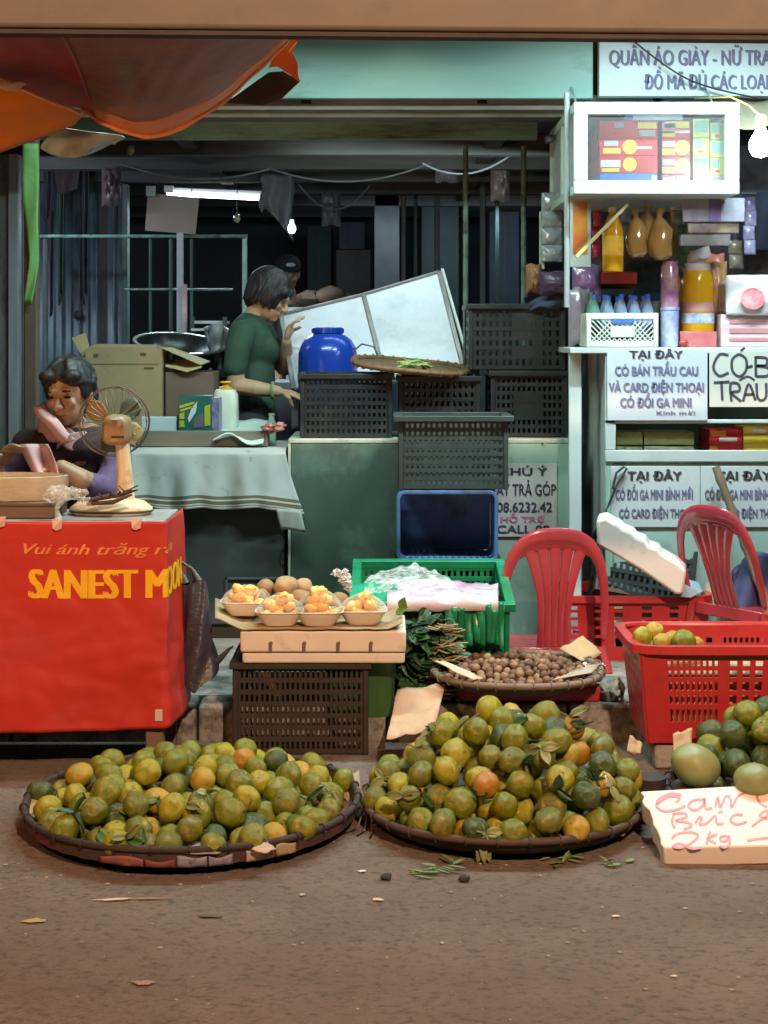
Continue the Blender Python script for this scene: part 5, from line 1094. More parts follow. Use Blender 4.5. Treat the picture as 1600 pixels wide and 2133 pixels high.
for cc, (u0, u1) in enumerate(((1444, 1478), (1480, 1512))):
    z = zf
    for i, lab in enumerate(('lowest', 'second', 'third', 'topmost')):
        z = carton(lab + ' yellow carton of the ' + ('inner' if cc == 0 else 'right end') + ' yellow stack in the display cabinet', u0, u1, 0, 38 - 2 * cc, yc, .28, m_yb, [('r', m_gpr, .1, .9, .25, .9)] if (i + cc) % 2 else [('r', m_gpr, .1, .55, .4, .9), ('r', m_rpr, .3, .6, .15, .3)], G1, base=z) + .001
# bulb lamp
yl = 5.02; q = P(1585, 300, yl)
t = thing('light_bulb', 'blazing white bulb hanging beside the glass cabinet at the right', 'bulb', q)
MB().lathe([(0, -.045), (.028, -.036), (.038, -.012), (.036, .012), (.022, .036), (.015, .05), (0, .05)], 20, q).build('glass', glow('bulb_glow_strong', (.93, .97, 1.0), 55), t)
MB().lathe([(0, .05), (.016, .05), (.018, .056), (.018, .09), (.012, .096), (0, .096)], 16, q).build('socket', mat('yellowed_socket', (.55, .48, .25), rough=.4), t)
b = MB(); b.tube([q + Vector((0, 0, .09)), q + Vector((-.015, .1, .14)), q + Vector((-.03, .3, .20)), (q.x - .04, 5.88, P(0, 205, 5.88).z)], .003, 6); b.build('cord', mat('yellow_cord', (.6, .45, .12), rough=.4), t)
lamp('bulb_light', 'POINT', q + Vector((0, -.0, 0)), 27, (.88, .96, 1.0), .05)
MB()
# cover above the bulb
b = MB().grid(lambda a, c: P(1535 + 200 * a, 205 + 8 * math.sin(a * 8) + 62 * c * (1 - .5 * a), 5.86 - .25 * c + .01 * math.sin(a * 20)), 16, 8)
tag(b.build('plastic_sheet', mat('yellowed_sheet', (.55, .50, .34), (.45, .42, .3), rough=.4, transl=.4), smooth=80, solid=.002), 'yellowed plastic sheet hanging above the bright bulb', 'sheet')
# signboard over the kiosk
m_sb = mat('signboard_white', (.50, .60, .60), (.56, .66, .66), scale=3, rough=.45, dirt=(.42, .50, .50), damt=.2)
sign('signboard', 'white signboard with two rows of violet capitals above the kiosk', 'sign', 1248, 60, 1900, 200, 5.885, m_sb, [('QUẦN ÁO GIÀY - NỮ TRANG', 1270, 1648, 104, 136, m_inkg, .055), ('ĐỒ MÃ ĐỦ CÁC LOẠI', 1343, 1600, 156, 186, m_inkg, .055)], th=.05)
b = MB(); pp = [P(1318, 84, 5.86), P(1380, 132, 5.85), P(1440, 168, 5.85), P(1520, 192, 5.85), P(1600, 205, 5.85), P(1700, 200, 5.86)]; b.tube(smooth_path(pp, 4), .0035, 6); tag(b.build('cable', m_beam, smooth=60), 'thin black cable sagging across the violet lettered signboard', 'cable')
# signs on the kiosk
m_lam = mat('laminated_white', (.50, .55, .60), (.54, .59, .64), scale=4, rough=.16, spec=.7, bump=.25, bscale=9, bdist=.01)
m_lam2 = mat('laminated_cream', (.56, .58, .52), (.52, .54, .48), scale=4, rough=.2, spec=.6)
ys = KF - .008
sign('shop_notice', 'shiny white notice with four rows of capitals below the white bottle crate', 'notice', 1265, 729, 1474, 876, ys, m_lam, [('TẠI ĐÂY', 1312, 1422, 730, 746, m_ink, .04), ('CÓ BÁN TRẦU CAU', 1282, 1454, 763, 782, m_inkg, .055), ('VÀ CARD ĐIỆN THOẠI', 1269, 1466, 797, 816, m_inkg, .055), ('CÓ ĐỔI GA MINI', 1293, 1440, 829, 848, m_inkg, .055), ('Kính mời', 1368, 1448, 856, 864, m_inkg, .02)], th=.004)
t = sign('shop_notice', 'cream notice with big handwritten capitals at the right end of the kiosk', 'notice', 1478, 731, 1720, 848, ys, m_lam2, [], th=.004)
b = MB(); W_ = 2.0
def ks(pts, w=5.5): stroke(b, smooth_path(pts, 5), w, lambda u, v: P(u, v, ys - .0015))
ks([(1518, 740), (1500, 738), (1488, 756), (1488, 772), (1500, 783), (1518, 776)]); ks([(1540, 737), (1526, 748), (1526, 772), (1540, 784), (1554, 772), (1554, 748), (1540, 737)]) ; ks([(1543, 731), (1552, 724)], 5)
ks([(1556, 765), (1568, 762)]); ks([(1574, 742), (1575, 785)]); ks([(1574, 744), (1596, 746), (1596, 760), (1576, 762), (1600, 766), (1600, 782), (1576, 784)]); ks([(1606, 786), (1620, 742), (1634, 786)]); ks([(1611, 772), (1630, 772)]); ks([(1642, 786), (1644, 744), (1668, 784), (1670, 742)])
ks([(1487, 797), (1520, 795)]); ks([(1503, 796), (1505, 834)]); ks([(1524, 836), (1522, 800), (1538, 800), (1540, 814), (1524, 818), (1544, 836)]); ks([(1548, 836), (1560, 800), (1574, 834)]); ks([(1552, 822), (1570, 821)]); ks([(1540, 792), (1558, 784), (1572, 792)], 4); ks([(1576, 798), (1578, 826), (1586, 834), (1596, 826), (1596, 798)])
ks([(1640, 800), (1622, 798), (1612, 812), (1616, 830), (1638, 834)]); ks([(1646, 836), (1658, 800), (1672, 836)]); ks([(1680, 800), (1682, 828), (1692, 834), (1702, 826), (1702, 798)])
b.build('lettering', m_ink, t, smooth=0)
m_lam3 = mat('laminated_plain', (.54, .60, .60), (.58, .63, .63), scale=4, rough=.3)
for i, (u0, u1, d) in enumerate(((1272, 1458, 0), (1460, 1646, 186))):
    L_ = [('TẠI ĐÂY', 1308 + d, 1420 + d, 982, 1000, m_ink, .045), ('CÓ ĐỔI GA MINI BÌNH MỚI', 1283 + d, 1443 + d, 1020, 1040, m_inkg, .04), ('CÓ CARD ĐIỆN THOẠI', 1290 + d, 1440 + d, 1060, 1078, m_inkg, .045)]
    sign('shop_notice', ('white notice on the mint base panel behind the tilted black crate', 'white notice on the mint base panel behind the bamboo stick')[i], 'notice', u0, 971, u1, 1098, ys + .013, m_lam3, L_, th=.003)
# goods in the glazed shelf
zsh = zs2 + .001
for i, (u0, u1, v0, v1, m_, lab) in enumerate(((1284, 1338, 880, 905, 'y', 'upper of two pale yellow packs at the left end of the kiosk shelf'), (1284, 1338, 908, 936, 'y', 'lower of two pale yellow packs at the left end of the kiosk shelf'), (1341, 1445, 880, 907, 'y', 'upper of two wide yellow green packs on the kiosk shelf'), (1341, 1445, 908, 936, 'y', 'lower of two wide yellow green packs on the kiosk shelf'))):
    yk = KF + .06; a, e = P(u0, v1, yk), P(u1, v0, yk); lo = zsh if i % 2 else zsh + PX(30, yk); hi = lo + PX(27, yk)
    b = MB().grid(lambda aa, cc, a=a, e=e, lo=lo, hi=hi, i=i: Vector((a.x + (e.x - a.x) * aa, yk - .012 * math.sin(math.pi * cc) + .004 * fbm(aa * 6, cc * 5, i), lo + (hi - lo) * cc)), 18, 8)
    b.grid(lambda aa, cc, a=a, e=e, lo=lo, hi=hi, i=i: Vector((a.x + (e.x - a.x) * aa, yk + .14 + .01 * math.sin(math.pi * cc), lo + (hi - lo) * cc)), 4, 2).bx(a.x + .003, e.x - .003, yk + .004, yk + .14, lo + .001, hi - .001)
    tag(b.build('snack_pack', mat('yellow_green_pack', (.46, .50, .20), (.38, .46, .22), scale=14, rough=.3, dirt=(.5, .22, .08), damt=.12, dscale=18), smooth=50), lab, 'pack', 'packs on the kiosk shelf')
G2 = 'cartons on the kiosk shelf'; yk = KF + .05; z = zsh
z = carton('lower red carton on the kiosk shelf below the handwritten notice', 1478, 1546, 0, 31, yk, .2, m_rb, [('r', m_wpr, .25, .8, .12, .4), ('r', m_ory, .0, .25, .5, .9)], G2, base=z) + .001
carton('upper red carton on the kiosk shelf below the handwritten notice', 1478, 1546, 0, 31, yk, .2, m_rb, [('r', m_wpr, .3, .85, .2, .45), ('r', m_ory, .05, .5, .55, .9)], G2, base=z); z = zsh
m_yo = mat('yellow_orange_carton', (.72, .42, .04), (.70, .52, .10), scale=14, rough=.35)
z = carton('lower orange yellow carton at the right end of the kiosk shelf', 1549, 1640, 0, 33, yk, .2, m_yo, [('r', m_ypr, .05, .6, .5, .9), ('r', m_rpr, .1, .4, .1, .35)], G2, base=z) + .001
carton('upper orange yellow carton at the right end of the kiosk shelf', 1549, 1640, 0, 35, yk, .2, m_yo, [('r', m_ypr, .0, .7, .1, .5), ('r', m_wpr, .2, .5, .6, .85)], G2, base=z)
# ---- goods on the counter top
zk = zc + .001
q0, q1 = P(1222, 0, 5.74), P(1372, 0, 5.74); w = q1.x - q0.x; hcr = P(0, 652, 5.74).z - zk
m_wcr = mat('cream_crate_plastic', (.56, .60, .50), (.62, .66, .56), scale=10, rough=.4)
t = localize(thing('bottle_crate', 'cream lattice crate of blue capped bottles on the kiosk counter', 'crate', ((q0.x + q1.x) / 2, 5.85, zk))); d = .21
for y in (-d / 2 + .004, d / 2 - .004):
    b = MB(); n = 12
    for k in range(-4, n + 4):
        for s in (-1, 1):
            xa = -w / 2 + .02 + (w - .04) * k / n; xb = xa + s * (hcr - .05)
            za, zb2 = .022, hcr - .024
            lo, hi = -w / 2 + .018, w / 2 - .018
            if xa < lo or xa > hi: continue
            if xb < lo: tt = (lo - xa) / (xb - xa); xb = lo; zb2 = za + (zb2 - za) * tt
            if xb > hi: tt = (hi - xa) / (xb - xa); xb = hi; zb2 = za + (zb2 - za) * tt
            b.bar((xa, y + s * .0008, za), (xb, y + s * .0008, zb2), .0045, .004, up=(0, 1, 0))
    if y < 0: b.bx(-w * .16, w * .17, -d / 2 - .002, -d / 2 + .006, hcr * .3, hcr * .62)
    b.build('lattice_panel', m_wcr, t, smooth=0)
b = MB()
for sx in (-1, 1): b.bx(sx * w / 2 - sx * .018, sx * w / 2, -d / 2 - .003, d / 2 + .003, 0.001, hcr)
b.bx(-w / 2 + .018, w / 2 - .018, -d / 2 - .003, -d / 2 + .012, .001, .022).bx(-w / 2 + .018, w / 2 - .018, -d / 2 - .003, -d / 2 + .012, hcr - .024, hcr).bx(-w / 2 + .018, w / 2 - .018, d / 2 - .012, d / 2 + .003, hcr - .024, hcr).bx(-w / 2 + .018, w / 2 - .018, -d / 2 + .012, d / 2 - .003, .001, .007); b.build('frame', m_wcr, t, bevel=.003)
MB().bx(-w * .14, w * .16, -d / 2 - .004, -d / 2 - .0021, hcr * .70, hcr * .84).build('blue_label', m_bb2, t)
m_pet = film('bluish_bottle', (.55, .72, .92), .25, .08); m_cap = mat('blue_cap', (.03, .13, .62), (.04, .17, .7), rough=.3); m_pet2 = film('green_bottle', (.35, .66, .55), .25, .08); m_lbl = mat('blue_label_wrap', (.12, .22, .55), (.45, .5, .62), scale=40, rough=.35)
def bottle(name, label, x, y, z, h, r, m, mc, ml=None, group=None, cap=True, dropcap=.9):
    t = thing(name, label, 'bottle', (x, y, z), group=group)
    bo = MB().lathe([(0, 0), (r * .9, 0), (r, .006), (r, h * .60), (r * .92, h * .68), (r * .5, h * .86), (r * .36, h * .90), (r * .36, h * .93), (0, h * .93)], 18, (x, y, z)).build('body', m, t, smooth=50)
    MB().lathe([(r * .40, h * .925), (r * .42, h * .925), (r * .42, h), (r * .36, h * 1.005), (0, h * 1.005)], 16, (x, y, z)).build('cap', mc, bo, smooth=40)
    if ml: MB().shell([(r * 1.012, h * .25), (r * 1.012, h * .55)], 18, (x, y, z)).build('label', ml, bo, smooth=60)
    return t
G3 = 'blue capped bottles in the cream crate'; zb0 = zk + .008; x00 = (q0.x + q1.x) / 2
names = ('nearest the green bottle', 'second from the green bottle', 'third from the green bottle', 'at the far end from the green bottle')
for r_ in range(2):
    for c_ in range(4):
        bottle('bottle', 'blue capped bottle %s, %s row of the crate' % (names[c_], ('front', 'back')[r_]), x00 - .045 + .050 * c_, 5.80 + .080 * r_ + .006 * (c_ % 2), zb0, .185 + .006 * ((c_ + r_) % 2), .024, m_pet, m_cap, m_lbl, G3)
bottle('bottle', 'dark green bottle at the left end of the cream crate', x00 - .098, 5.80, zb0, .19, .024, m_pet2, m_cap, mat('teal_wrap', (.02, .16, .17), rough=.3))
bottle('bottle', 'pale green bottle behind the dark green one in the cream crate', x00 - .095, 5.88, zb0, .20, .024, m_pet2, mat('green_cap', (.08, .3, .15), rough=.3))
m_oil = mat('golden_oil', (.80, .44, .02), (.74, .38, .015), scale=4, rough=.12, spec=.6, coat=.4, transl=.35); m_rc = mat('red_cap', (.5, .05, .04), rough=.3); m_oyl = mat('oil_label', (.75, .60, .05), (.7, .3, .05), scale=14, rough=.3)
# tall violet tube pack, big oil bottle, white blue tub
q = P(1395, 0, 5.80); t = thing('tube_pack', 'tall clear tube of violet and yellow sweets standing on a blue printed tub', 'pack', (q.x, 5.80, zk))
zt_, zm = P(0, 545, 5.80).z, P(0, 640, 5.80).z; rT = PX(18, 5.8)
MB().lathe([(0, zk), (rT * .92, zk), (rT, zk + .01), (rT * 1.05, zm - .012), (rT * 1.12, zm - .01), (rT * 1.12, zm), (0, zm)], 20, (q.x, 5.80, 0)).build('tub', mat('blue_white_print', (.62, .66, .72), (.12, .16, .5), scale=16, rough=.3), t, smooth=40)
MB().lathe([(0, zm), (rT, zm), (rT * 1.05, zm + .02), (rT, zt_ - .02), (rT * .7, zt_), (0, zt_ + .004)], 20, (q.x, 5.80, 0)).build('tube', mat('violet_yellow_sweets', (.28, .10, .28), (.55, .36, .30), scale=22, rough=.15, coat=.5), t, smooth=50)
q = P(1453, 0, 5.86); t = thing('jar', 'big round jar of orange snacks with a white blue band on the kiosk counter', 'jar', (q.x, 5.86, zk)); zj0, zj1 = P(0, 690, 5.86).z, P(0, 556, 5.86).z; rj = PX(34, 5.86)
MB().lathe([(0, zj0), (rj, zj0), (rj * 1.02, zj0 + .02), (rj, zj1 - .05), (rj * .8, zj1 - .015), (rj * .72, zj1 - .012), (0, zj1 - .012)], 28, (q.x, 5.86, 0)).build('body', m_oil, t, smooth=50)
MB().lathe([(rj * .78, zj1 - .016), (rj * .8, zj1 - .014), (rj * .78, zj1 + .012), (0, zj1 + .014)], 24, (q.x, 5.86, 0)).build('lid', mat('white_lid', (.72, .64, .58), rough=.3), t, smooth=40)
MB().shell([(rj * 1.03, zj0 + .03), (rj * 1.03, zj0 + .068)], 28, (q.x, 5.86, 0)).build('band', mat('white_blue_band', (.66, .68, .72), (.10, .18, .42), scale=26, rough=.25), t)
b = MB(); b.shell([(rj * 1.03, zj0 + .075), (rj * 1.03, zj0 + .11)], 28, (q.x, 5.86, 0)); b.build('pink_band', mat('pink_band', (.48, .18, .16), (.6, .34, .28), scale=20, rough=.25), t)
a, e = P(1416, 724, 5.80), P(1492, 690, 5.80); e.z += zk - a.z; tb_ = thing('carton', 'flat red and pink carton under the big orange snack jar', 'box', ((a.x + e.x) / 2, 5.8, zk))
MB().bx(a.x, e.x, 5.79, 5.93, zk, zj0 - .001).build('body', mat('pink_red_carton', (.55, .22, .22), (.48, .08, .09), scale=12, rough=.35), tb_, bevel=.002); MB().ball((a.x + .012, 5.785, zk + .016), (.018, .012, .013)).build('tag', m_rc, tb_)
# orange and white snack bags behind
m_ob_ = mat('orange_bag', (.72, .30, .12), (.66, .42, .2), scale=10, rough=.25, coat=.3); m_pb = mat('white_pink_bag', (.70, .64, .58), (.62, .46, .42), scale=9, rough=.25, coat=.3); m_cb = mat('coral_bag', (.78, .26, .20), (.66, .2, .16), scale=9, rough=.25, coat=.3)
m_pur = mat('violet_bag', (.30, .17, .34), (.16, .10, .2), scale=12, rough=.2, coat=.4); m_dkp = mat('dark_violet_bag', (.05, .03, .07), (.10, .06, .12), scale=12, rough=.25)
def pouch(name, label, cat, u, v, w, h, y, m, seed=0, puff=.035, crinkle=.3, group=None, ang=0.0):
    c, s_ = math.cos(ang), math.sin(ang)
    def f(a, cc, side=1):
        x, z = (a - .5) * w, (cc - .5) * h; k = (max(0, math.sin(math.pi * a)) ** .6) * (max(0, math.sin(math.pi * cc)) ** .6)
        z += h * .03 * math.sin(a * 9 + seed) * (1 if cc in (0, 1) else 0)
        q = P(u + x * c - z * s_, v + x * s_ + z * c, y); q.y += -side * (puff * k + .0015) + puff * crinkle * fbm(a * 5 + seed, cc * 5, side) * k; return q
    b = MB().grid(lambda a, cc: f(a, cc, 1), 16, 16).grid(lambda a, cc: f(a, cc, -1), 16, 16)
    return tag(b.build(name, m, smooth=70), label, cat, group)
pouch('snack_bag', 'orange snack bag standing right behind the orange snack jar', 'bag', 1492, 600, 44, 110, 5.98, m_ob_, 1)
pouch('snack_bag', 'coral pink snack bag with crumpled corners behind the jar', 'bag', 1486, 556, 46, 56, 6.02, m_cb, 2)
pouch('snack_bag', 'white and pink snack bag lying above the big orange jar', 'bag', 1450, 540, 66, 40, 6.02, m_pb, 3, ang=-.25)
pouch('snack_bag', 'yellow orange bag squeezed between the tube and the orange jar', 'bag', 1422, 640, 30, 130, 5.99, m_ob_, 4)
pouch('snack_bag', 'violet net bag at the left end of the kiosk counter', 'bag', 1222, 590, 60, 76, 6.0, m_pur, 5)
pouch('snack_bag', 'dark violet bag behind the kiosk post beside the topmost black crate', 'bag', 1160, 590, 72, 50, 6.05, m_dkp, 6, puff=.05)
pouch('snack_bag', 'grey violet plastic bag slumped left of the cream crate', 'bag', 1206, 660, 44, 120, 5.95, mat('grey_violet_bag', (.22, .19, .26), (.34, .32, .36), scale=12, rough=.25, coat=.3), 7)
pouch('snack_bag', 'amber snack bag at the left edge of the goods beside the pale pole', 'bag', 1112, 580, 34, 60, 6.1, mat('amber_bag', (.28, .14, .04), (.2, .12, .09), scale=14, rough=.25, coat=.4), 8)
b = MB().grid(lambda a, c: P(1092 + 92 * a, 606 + 34 * c + 10 * (2 * a - 1) ** 2 + 2 * math.sin(a * 14), 6.10 + .04 * math.sin(c * 3 + a * 4)), 20, 8); tag(b.build('navy_cloth', mat('navy_cloth', (.035, .055, .11), (.05, .075, .14), rough=.85), smooth=80, solid=.012), 'navy cloth stuffed into the topmost black crate', 'cloth')
# red tray and dark recess at the back of the kiosk counter
t = thing('red_tray', 'flat red tray lying at the back of the kiosk counter', 'tray', (P(1280, 0, 6.1).x, 6.1, zk)); a, e = P(1238, 592, 6.1), P(1328, 566, 6.1)
MB().bx(a.x, e.x, 6.1, 6.25, e.z - .05, e.z).build('tray_body', mat('red_tray_paint', (.42, .05, .03), (.36, .04, .03), rough=.4), t, bevel=.004)
MB().bx(a.x + .01, e.x - .01, 6.12, 6.24, zk, e.z - .051).build('stand', m_beam, t)
t = thing('wall_panel', 'backing wall greyed with painted haze behind the goods of the kiosk', 'wall', (1.4, 6.6, PZ)); MB().bx(P(1215, 0, 6.6).x, 2.4, 6.6, 6.63, PZ, 2.13).build('board', mat('hazy_grey_board', (.10, .12, .14), (.17, .19, .21), scale=9, rough=.7, dirt=(.05, .05, .06), damt=.5, dscale=12), t)  # lightened grey puts the haze behind the goods into the colour
# big white packages with red mark at right end
t = thing('plastic_package', 'big white plastic package with a round red mark on the kiosk counter', 'package', (P(1570, 0, 5.78).x, 5.8, zk)); yk = 5.78
zr = lambda v: P(0, v, yk).z
MB().bx(P(1502, 0, yk).x, P(1690, 0, yk).x, yk, yk + .2, zk, zr(655)).build('carton', mat('pink_striped_carton', (.62, .36, .38), (.60, .54, .54), scale=6, rough=.4, stretch=(.3, 1, 5)), t, bevel=.003)
MB().grid(lambda a, c: Vector((P(1512 + 170 * a, 0, yk).x, yk - .006 - .03 * math.sin(math.pi * a) ** .7 * math.sin(math.pi * min(1, c * .95 + .04)) ** .7 + .006 * fbm(a * 6, c * 4, 2), zr(656 - 82 * c))), 26, 16).build('white_wrap', mat('white_wrap', (.70, .72, .72), (.62, .64, .66), scale=8, rough=.2, coat=.3), t, smooth=80, solid=.01)
MB().bx(P(1516, 0, yk).x, P(1680, 0, yk).x, yk + .02, yk + .18, zr(655), zr(580)).build('inner_pack', m_wpr, t, bevel=.02)
b = MB(); b.lathe([(0, -.001), (PX(25, yk), -.001), (PX(25, yk), .002), (0, .002)], 24, P(1568, 622, yk - .044), R_ if False else Matrix.Rotation(math.radians(90), 3, 'X'), wob=lambda p: Vector((p.x, p.y * .9, p.z)))
b.build('red_mark', mat('red_mark', (.60, .10, .13), (.66, .42, .43), scale=22, rough=.3), t)
MB().pbox(1520, 668, 1600, 674, yk - .003, .002).pbox(1520, 684, 1600, 694, yk - .003, .002).pbox(1520, 704, 1600, 710, yk - .003, .002).build('red_stripe', mat('pale_red_stripe', (.6, .26, .28), rough=.4), t)
# ---- goods hanging below the glass cabinet
yh = 5.72
t = thing('framed_poster', 'white framed poster of red and yellow fruit below the glass cabinet', 'poster', (P(1207, 0, yh).x, yh, P(0, 556, yh).z))
MB().pbox(1188, 408, 1231, 556, yh, .012).build('frame', m_kw, t, bevel=.002)
m_pr = mat('fruit_print', (.62, .34, .03), (.58, .05, .05), scale=9, rough=.4, dirt=(.6, .58, .5), damt=.25, dscale=7)
MB().pbox(1194, 420, 1224, 530, yh - .002, .0018).build('picture', m_pr, t)
zc_h = A.z
def hang(t, x, y, z): MB().tube([(x, y, z), (x, y + .0, A.z + .002)], .0015, 5).build('string', m_alu, t)
q = P(1277, 566, yh); t = bottle('oil_bottle', 'yellow cooking oil bottle hanging below the glass cabinet', q.x, yh, q.z, P(0, 432, yh).z - q.z, PX(22, yh), m_oil, mat('pale_cap', (.6, .5, .35), rough=.3), m_oyl); hang(t, q.x, yh, P(0, 436, yh).z)
t = thing('snack_bunch', 'bunch of golden snack pouches hanging below the glass cabinet', 'pouches', (P(1355, 0, yh).x, yh, P(0, 545, yh).z))
m_gold = mat('golden_foil', (.46, .26, .05), (.24, .15, .06), scale=9, rough=.18, coat=.6, spec=.8)
for i, (u, v, w_, h_) in enumerate(((1326, 486, 46, 100), (1376, 488, 52, 106), (1350, 476, 46, 96))):
    q = P(u, v, yh + .03 + .04 * (i == 2)); hh = PX(h_, yh); ww = PX(w_, yh) / 2
    MB().lathe([(0, -hh * .5), (ww * .55, -hh * .49), (ww * .92, -hh * .40), (ww, -hh * .18), (ww * .92, hh * .08), (ww * .55, hh * .26), (ww * .22, hh * .34), (ww * .3, hh * .42), (ww * .42, hh * .5), (0, hh * .5)], 24, q, wob=lambda p, i=i: p * (1 + .10 * noise.noise(p * 45 + Vector((i * 7, 0, 0)))) + Vector((.004 * math.sin(p.z * 60 + i), 0, 0))).build('pouch', m_gold, t, smooth=70)
hang(t, P(1350, 0, yh).x, yh + .05, P(0, 428, yh).z)
t = thing('packet_card', 'card of grey and violet packets hanging below the glass cabinet', 'packets', (P(1490, 0, yh).x, yh, P(0, 515, yh).z))
MB().pbox(1422, 412, 1552, 462, yh + .01, .012).build('upper_packets', mat('clear_packets', (.42, .45, .52), (.28, .27, .38), scale=18, rough=.12, coat=.5), t, bevel=.004)
MB().pbox(1432, 464, 1540, 486, yh + .03, .014).build('tan_packets', mat('tan_packets', (.36, .30, .20), (.16, .10, .11), scale=14, rough=.3), t, bevel=.004)
MB().pbox(1416, 488, 1522, 512, yh + .03, .014).build('grey_packets', mat('grey_packets', (.16, .16, .18), (.26, .25, .24), scale=14, rough=.3), t, bevel=.004)
MB().pbox(1478, 414, 1502, 460, yh + .002, .006).build('violet_packet', mat('violet_packet', (.26, .20, .45), rough=.2), t)
MB().pbox(1470, 455, 1480, 500, yh + .045, .004).build('backing', m_beam, t); hang(t, P(1490, 0, yh).x, yh + .02, P(0, 414, yh).z)
t = thing('blue_cloth', 'dark blue cloth hanging at the right edge below the bright bulb', 'cloth', (P(1590, 0, 6.3).x, 6.3, P(0, 560, 6.3).z))
MB().grid(lambda a, c: P(1540 + 160 * a, 400 + 120 * c, 6.30 + .03 * math.sin(a * 12 + c * 2)), 20, 8).build('drape', mat('dusk_blue_cloth', (.07, .11, .2), (.1, .14, .24), rough=.8), t, smooth=80, solid=.004)
MB().tube([P(1540, 402, 6.31), P(1700, 402, 6.31)], .004, 6).tube([(P(1690, 0, 6.31).x, 6.31, P(0, 402, 6.31).z), (P(1690, 0, 6.31).x, 6.31, 2.14)], .003, 6).build('line', m_alu, t)
# net of clear packets on the left side of the kiosk
t = thing('packet_strip', 'strip of clear silvery packets hanging left of the kiosk post', 'packets', (P(1148, 0, 6.25).x, 6.25, P(0, 545, 6.25).z))
for i in range(4):
    z = 402 + i * 36
    MB().grid(lambda a, c, z=z, i=i: P(1128 + 44 * a, z + 36 * c, 6.25 - .02 * math.sin(math.pi * a) * math.sin(math.pi * c) + .006 * fbm(a * 6, c * 6, i)), 12, 10).build('packet', mat('silvery_packet', (.34, .40, .44), (.2, .23, .26), scale=14, rough=.15, coat=.5), t, smooth=70, solid=.006)
MB().bx(P(1124, 0, 6.26).x, P(1134, 0, 6.26).x, 6.26, 6.275, P(0, 560, 6.26).z, A.z - .001).build('rail', m_kp, t)
b = MB(); b.bar(P(1200, 535, 5.63), P(1308, 425, 5.66), .008, .012); tag(b.build('bamboo_pole', mat('yellow_green_pole', (.42, .44, .18), (.34, .36, .15), rough=.4)), 'slanting yellow green pole in front of the fruit poster', 'pole')
# bamboo stick leaning on the kiosk base
b = MB(); p0, p1 = P(1491, 972, KF - .05), P(1625, 1330, 5.55); n = 26; pts = [p0.lerp(p1, i / n) for i in range(n + 1)]; b.tube(pts, [.0155 + (.0035 if i % 5 == 2 else 0) for i in range(n + 1)], 12); tag(b.build('bamboo_stick', mat('brown_bamboo', (.24, .17, .10), (.16, .11, .07), scale=14, rough=.6, stretch=(1, 1, .4)), smooth=50), 'brown bamboo stick leaning on the mint kiosk base', 'stick')

# sachet strips and jars crowding the back of the kiosk
random.seed(66)
def sachets(u, v, n, w, h, y, c1, c2, lab):
    t = thing('sachet_strip', lab, 'sachets', (P(u, 0, y).x, y, P(0, v + n * h, y).z), group='strips of sachets hanging in the kiosk')
    m = mat('sachet_foil', c1, c2, scale=26, rough=.2, coat=.5, dirt=(.6, .58, .55), damt=.16, dscale=30)
    for i in range(n):
        MB().grid(lambda a, c, i=i: P(u + w * (a - .5) + 2 * math.sin(i * 2.1), v + h * (i + c), y - .012 * math.sin(math.pi * a) * math.sin(math.pi * c) + .003 * fbm(a * 5, c * 5, i + u)), 8, 8).build('sachet', m, t, smooth=70, solid=.004)
    q = P(u, v, y); MB().tube([(q.x, y + .003, q.z), (q.x, y + .003, A.z + .001)], .0015, 5).build('string', m_alu, t)
for u, v, n, w, h, y, c1, c2, lab in ((1244, 410, 4, 20, 32, 6.2, (.5, .06, .07), (.35, .05, .2), 'strip of red sachets right beside the fruit poster'), (1302, 406, 3, 22, 30, 6.25, (.10, .22, .45), (.3, .4, .5), 'strip of blue sachets behind the oil bottle and the golden pouches'), (1406, 410, 5, 20, 28, 6.1, (.35, .30, .10), (.5, .45, .3), 'strip of dull yellow sachets left of the packet card'), (1424, 468, 3, 22, 30, 6.0, (.16, .30, .18), (.1, .2, .12), 'strip of dark green sachets below the packet card'), (1562, 410, 4, 24, 30, 6.0, (.22, .20, .42), (.4, .4, .55), 'strip of violet sachets at the right end below the glass cabinet'), (1532, 500, 2, 30, 30, 6.1, (.4, .34, .25), (.2, .17, .14), 'short strip of tan sachets left of the violet sachets')):
    sachets(u, v, n, w, h, y, c1, c2, lab)
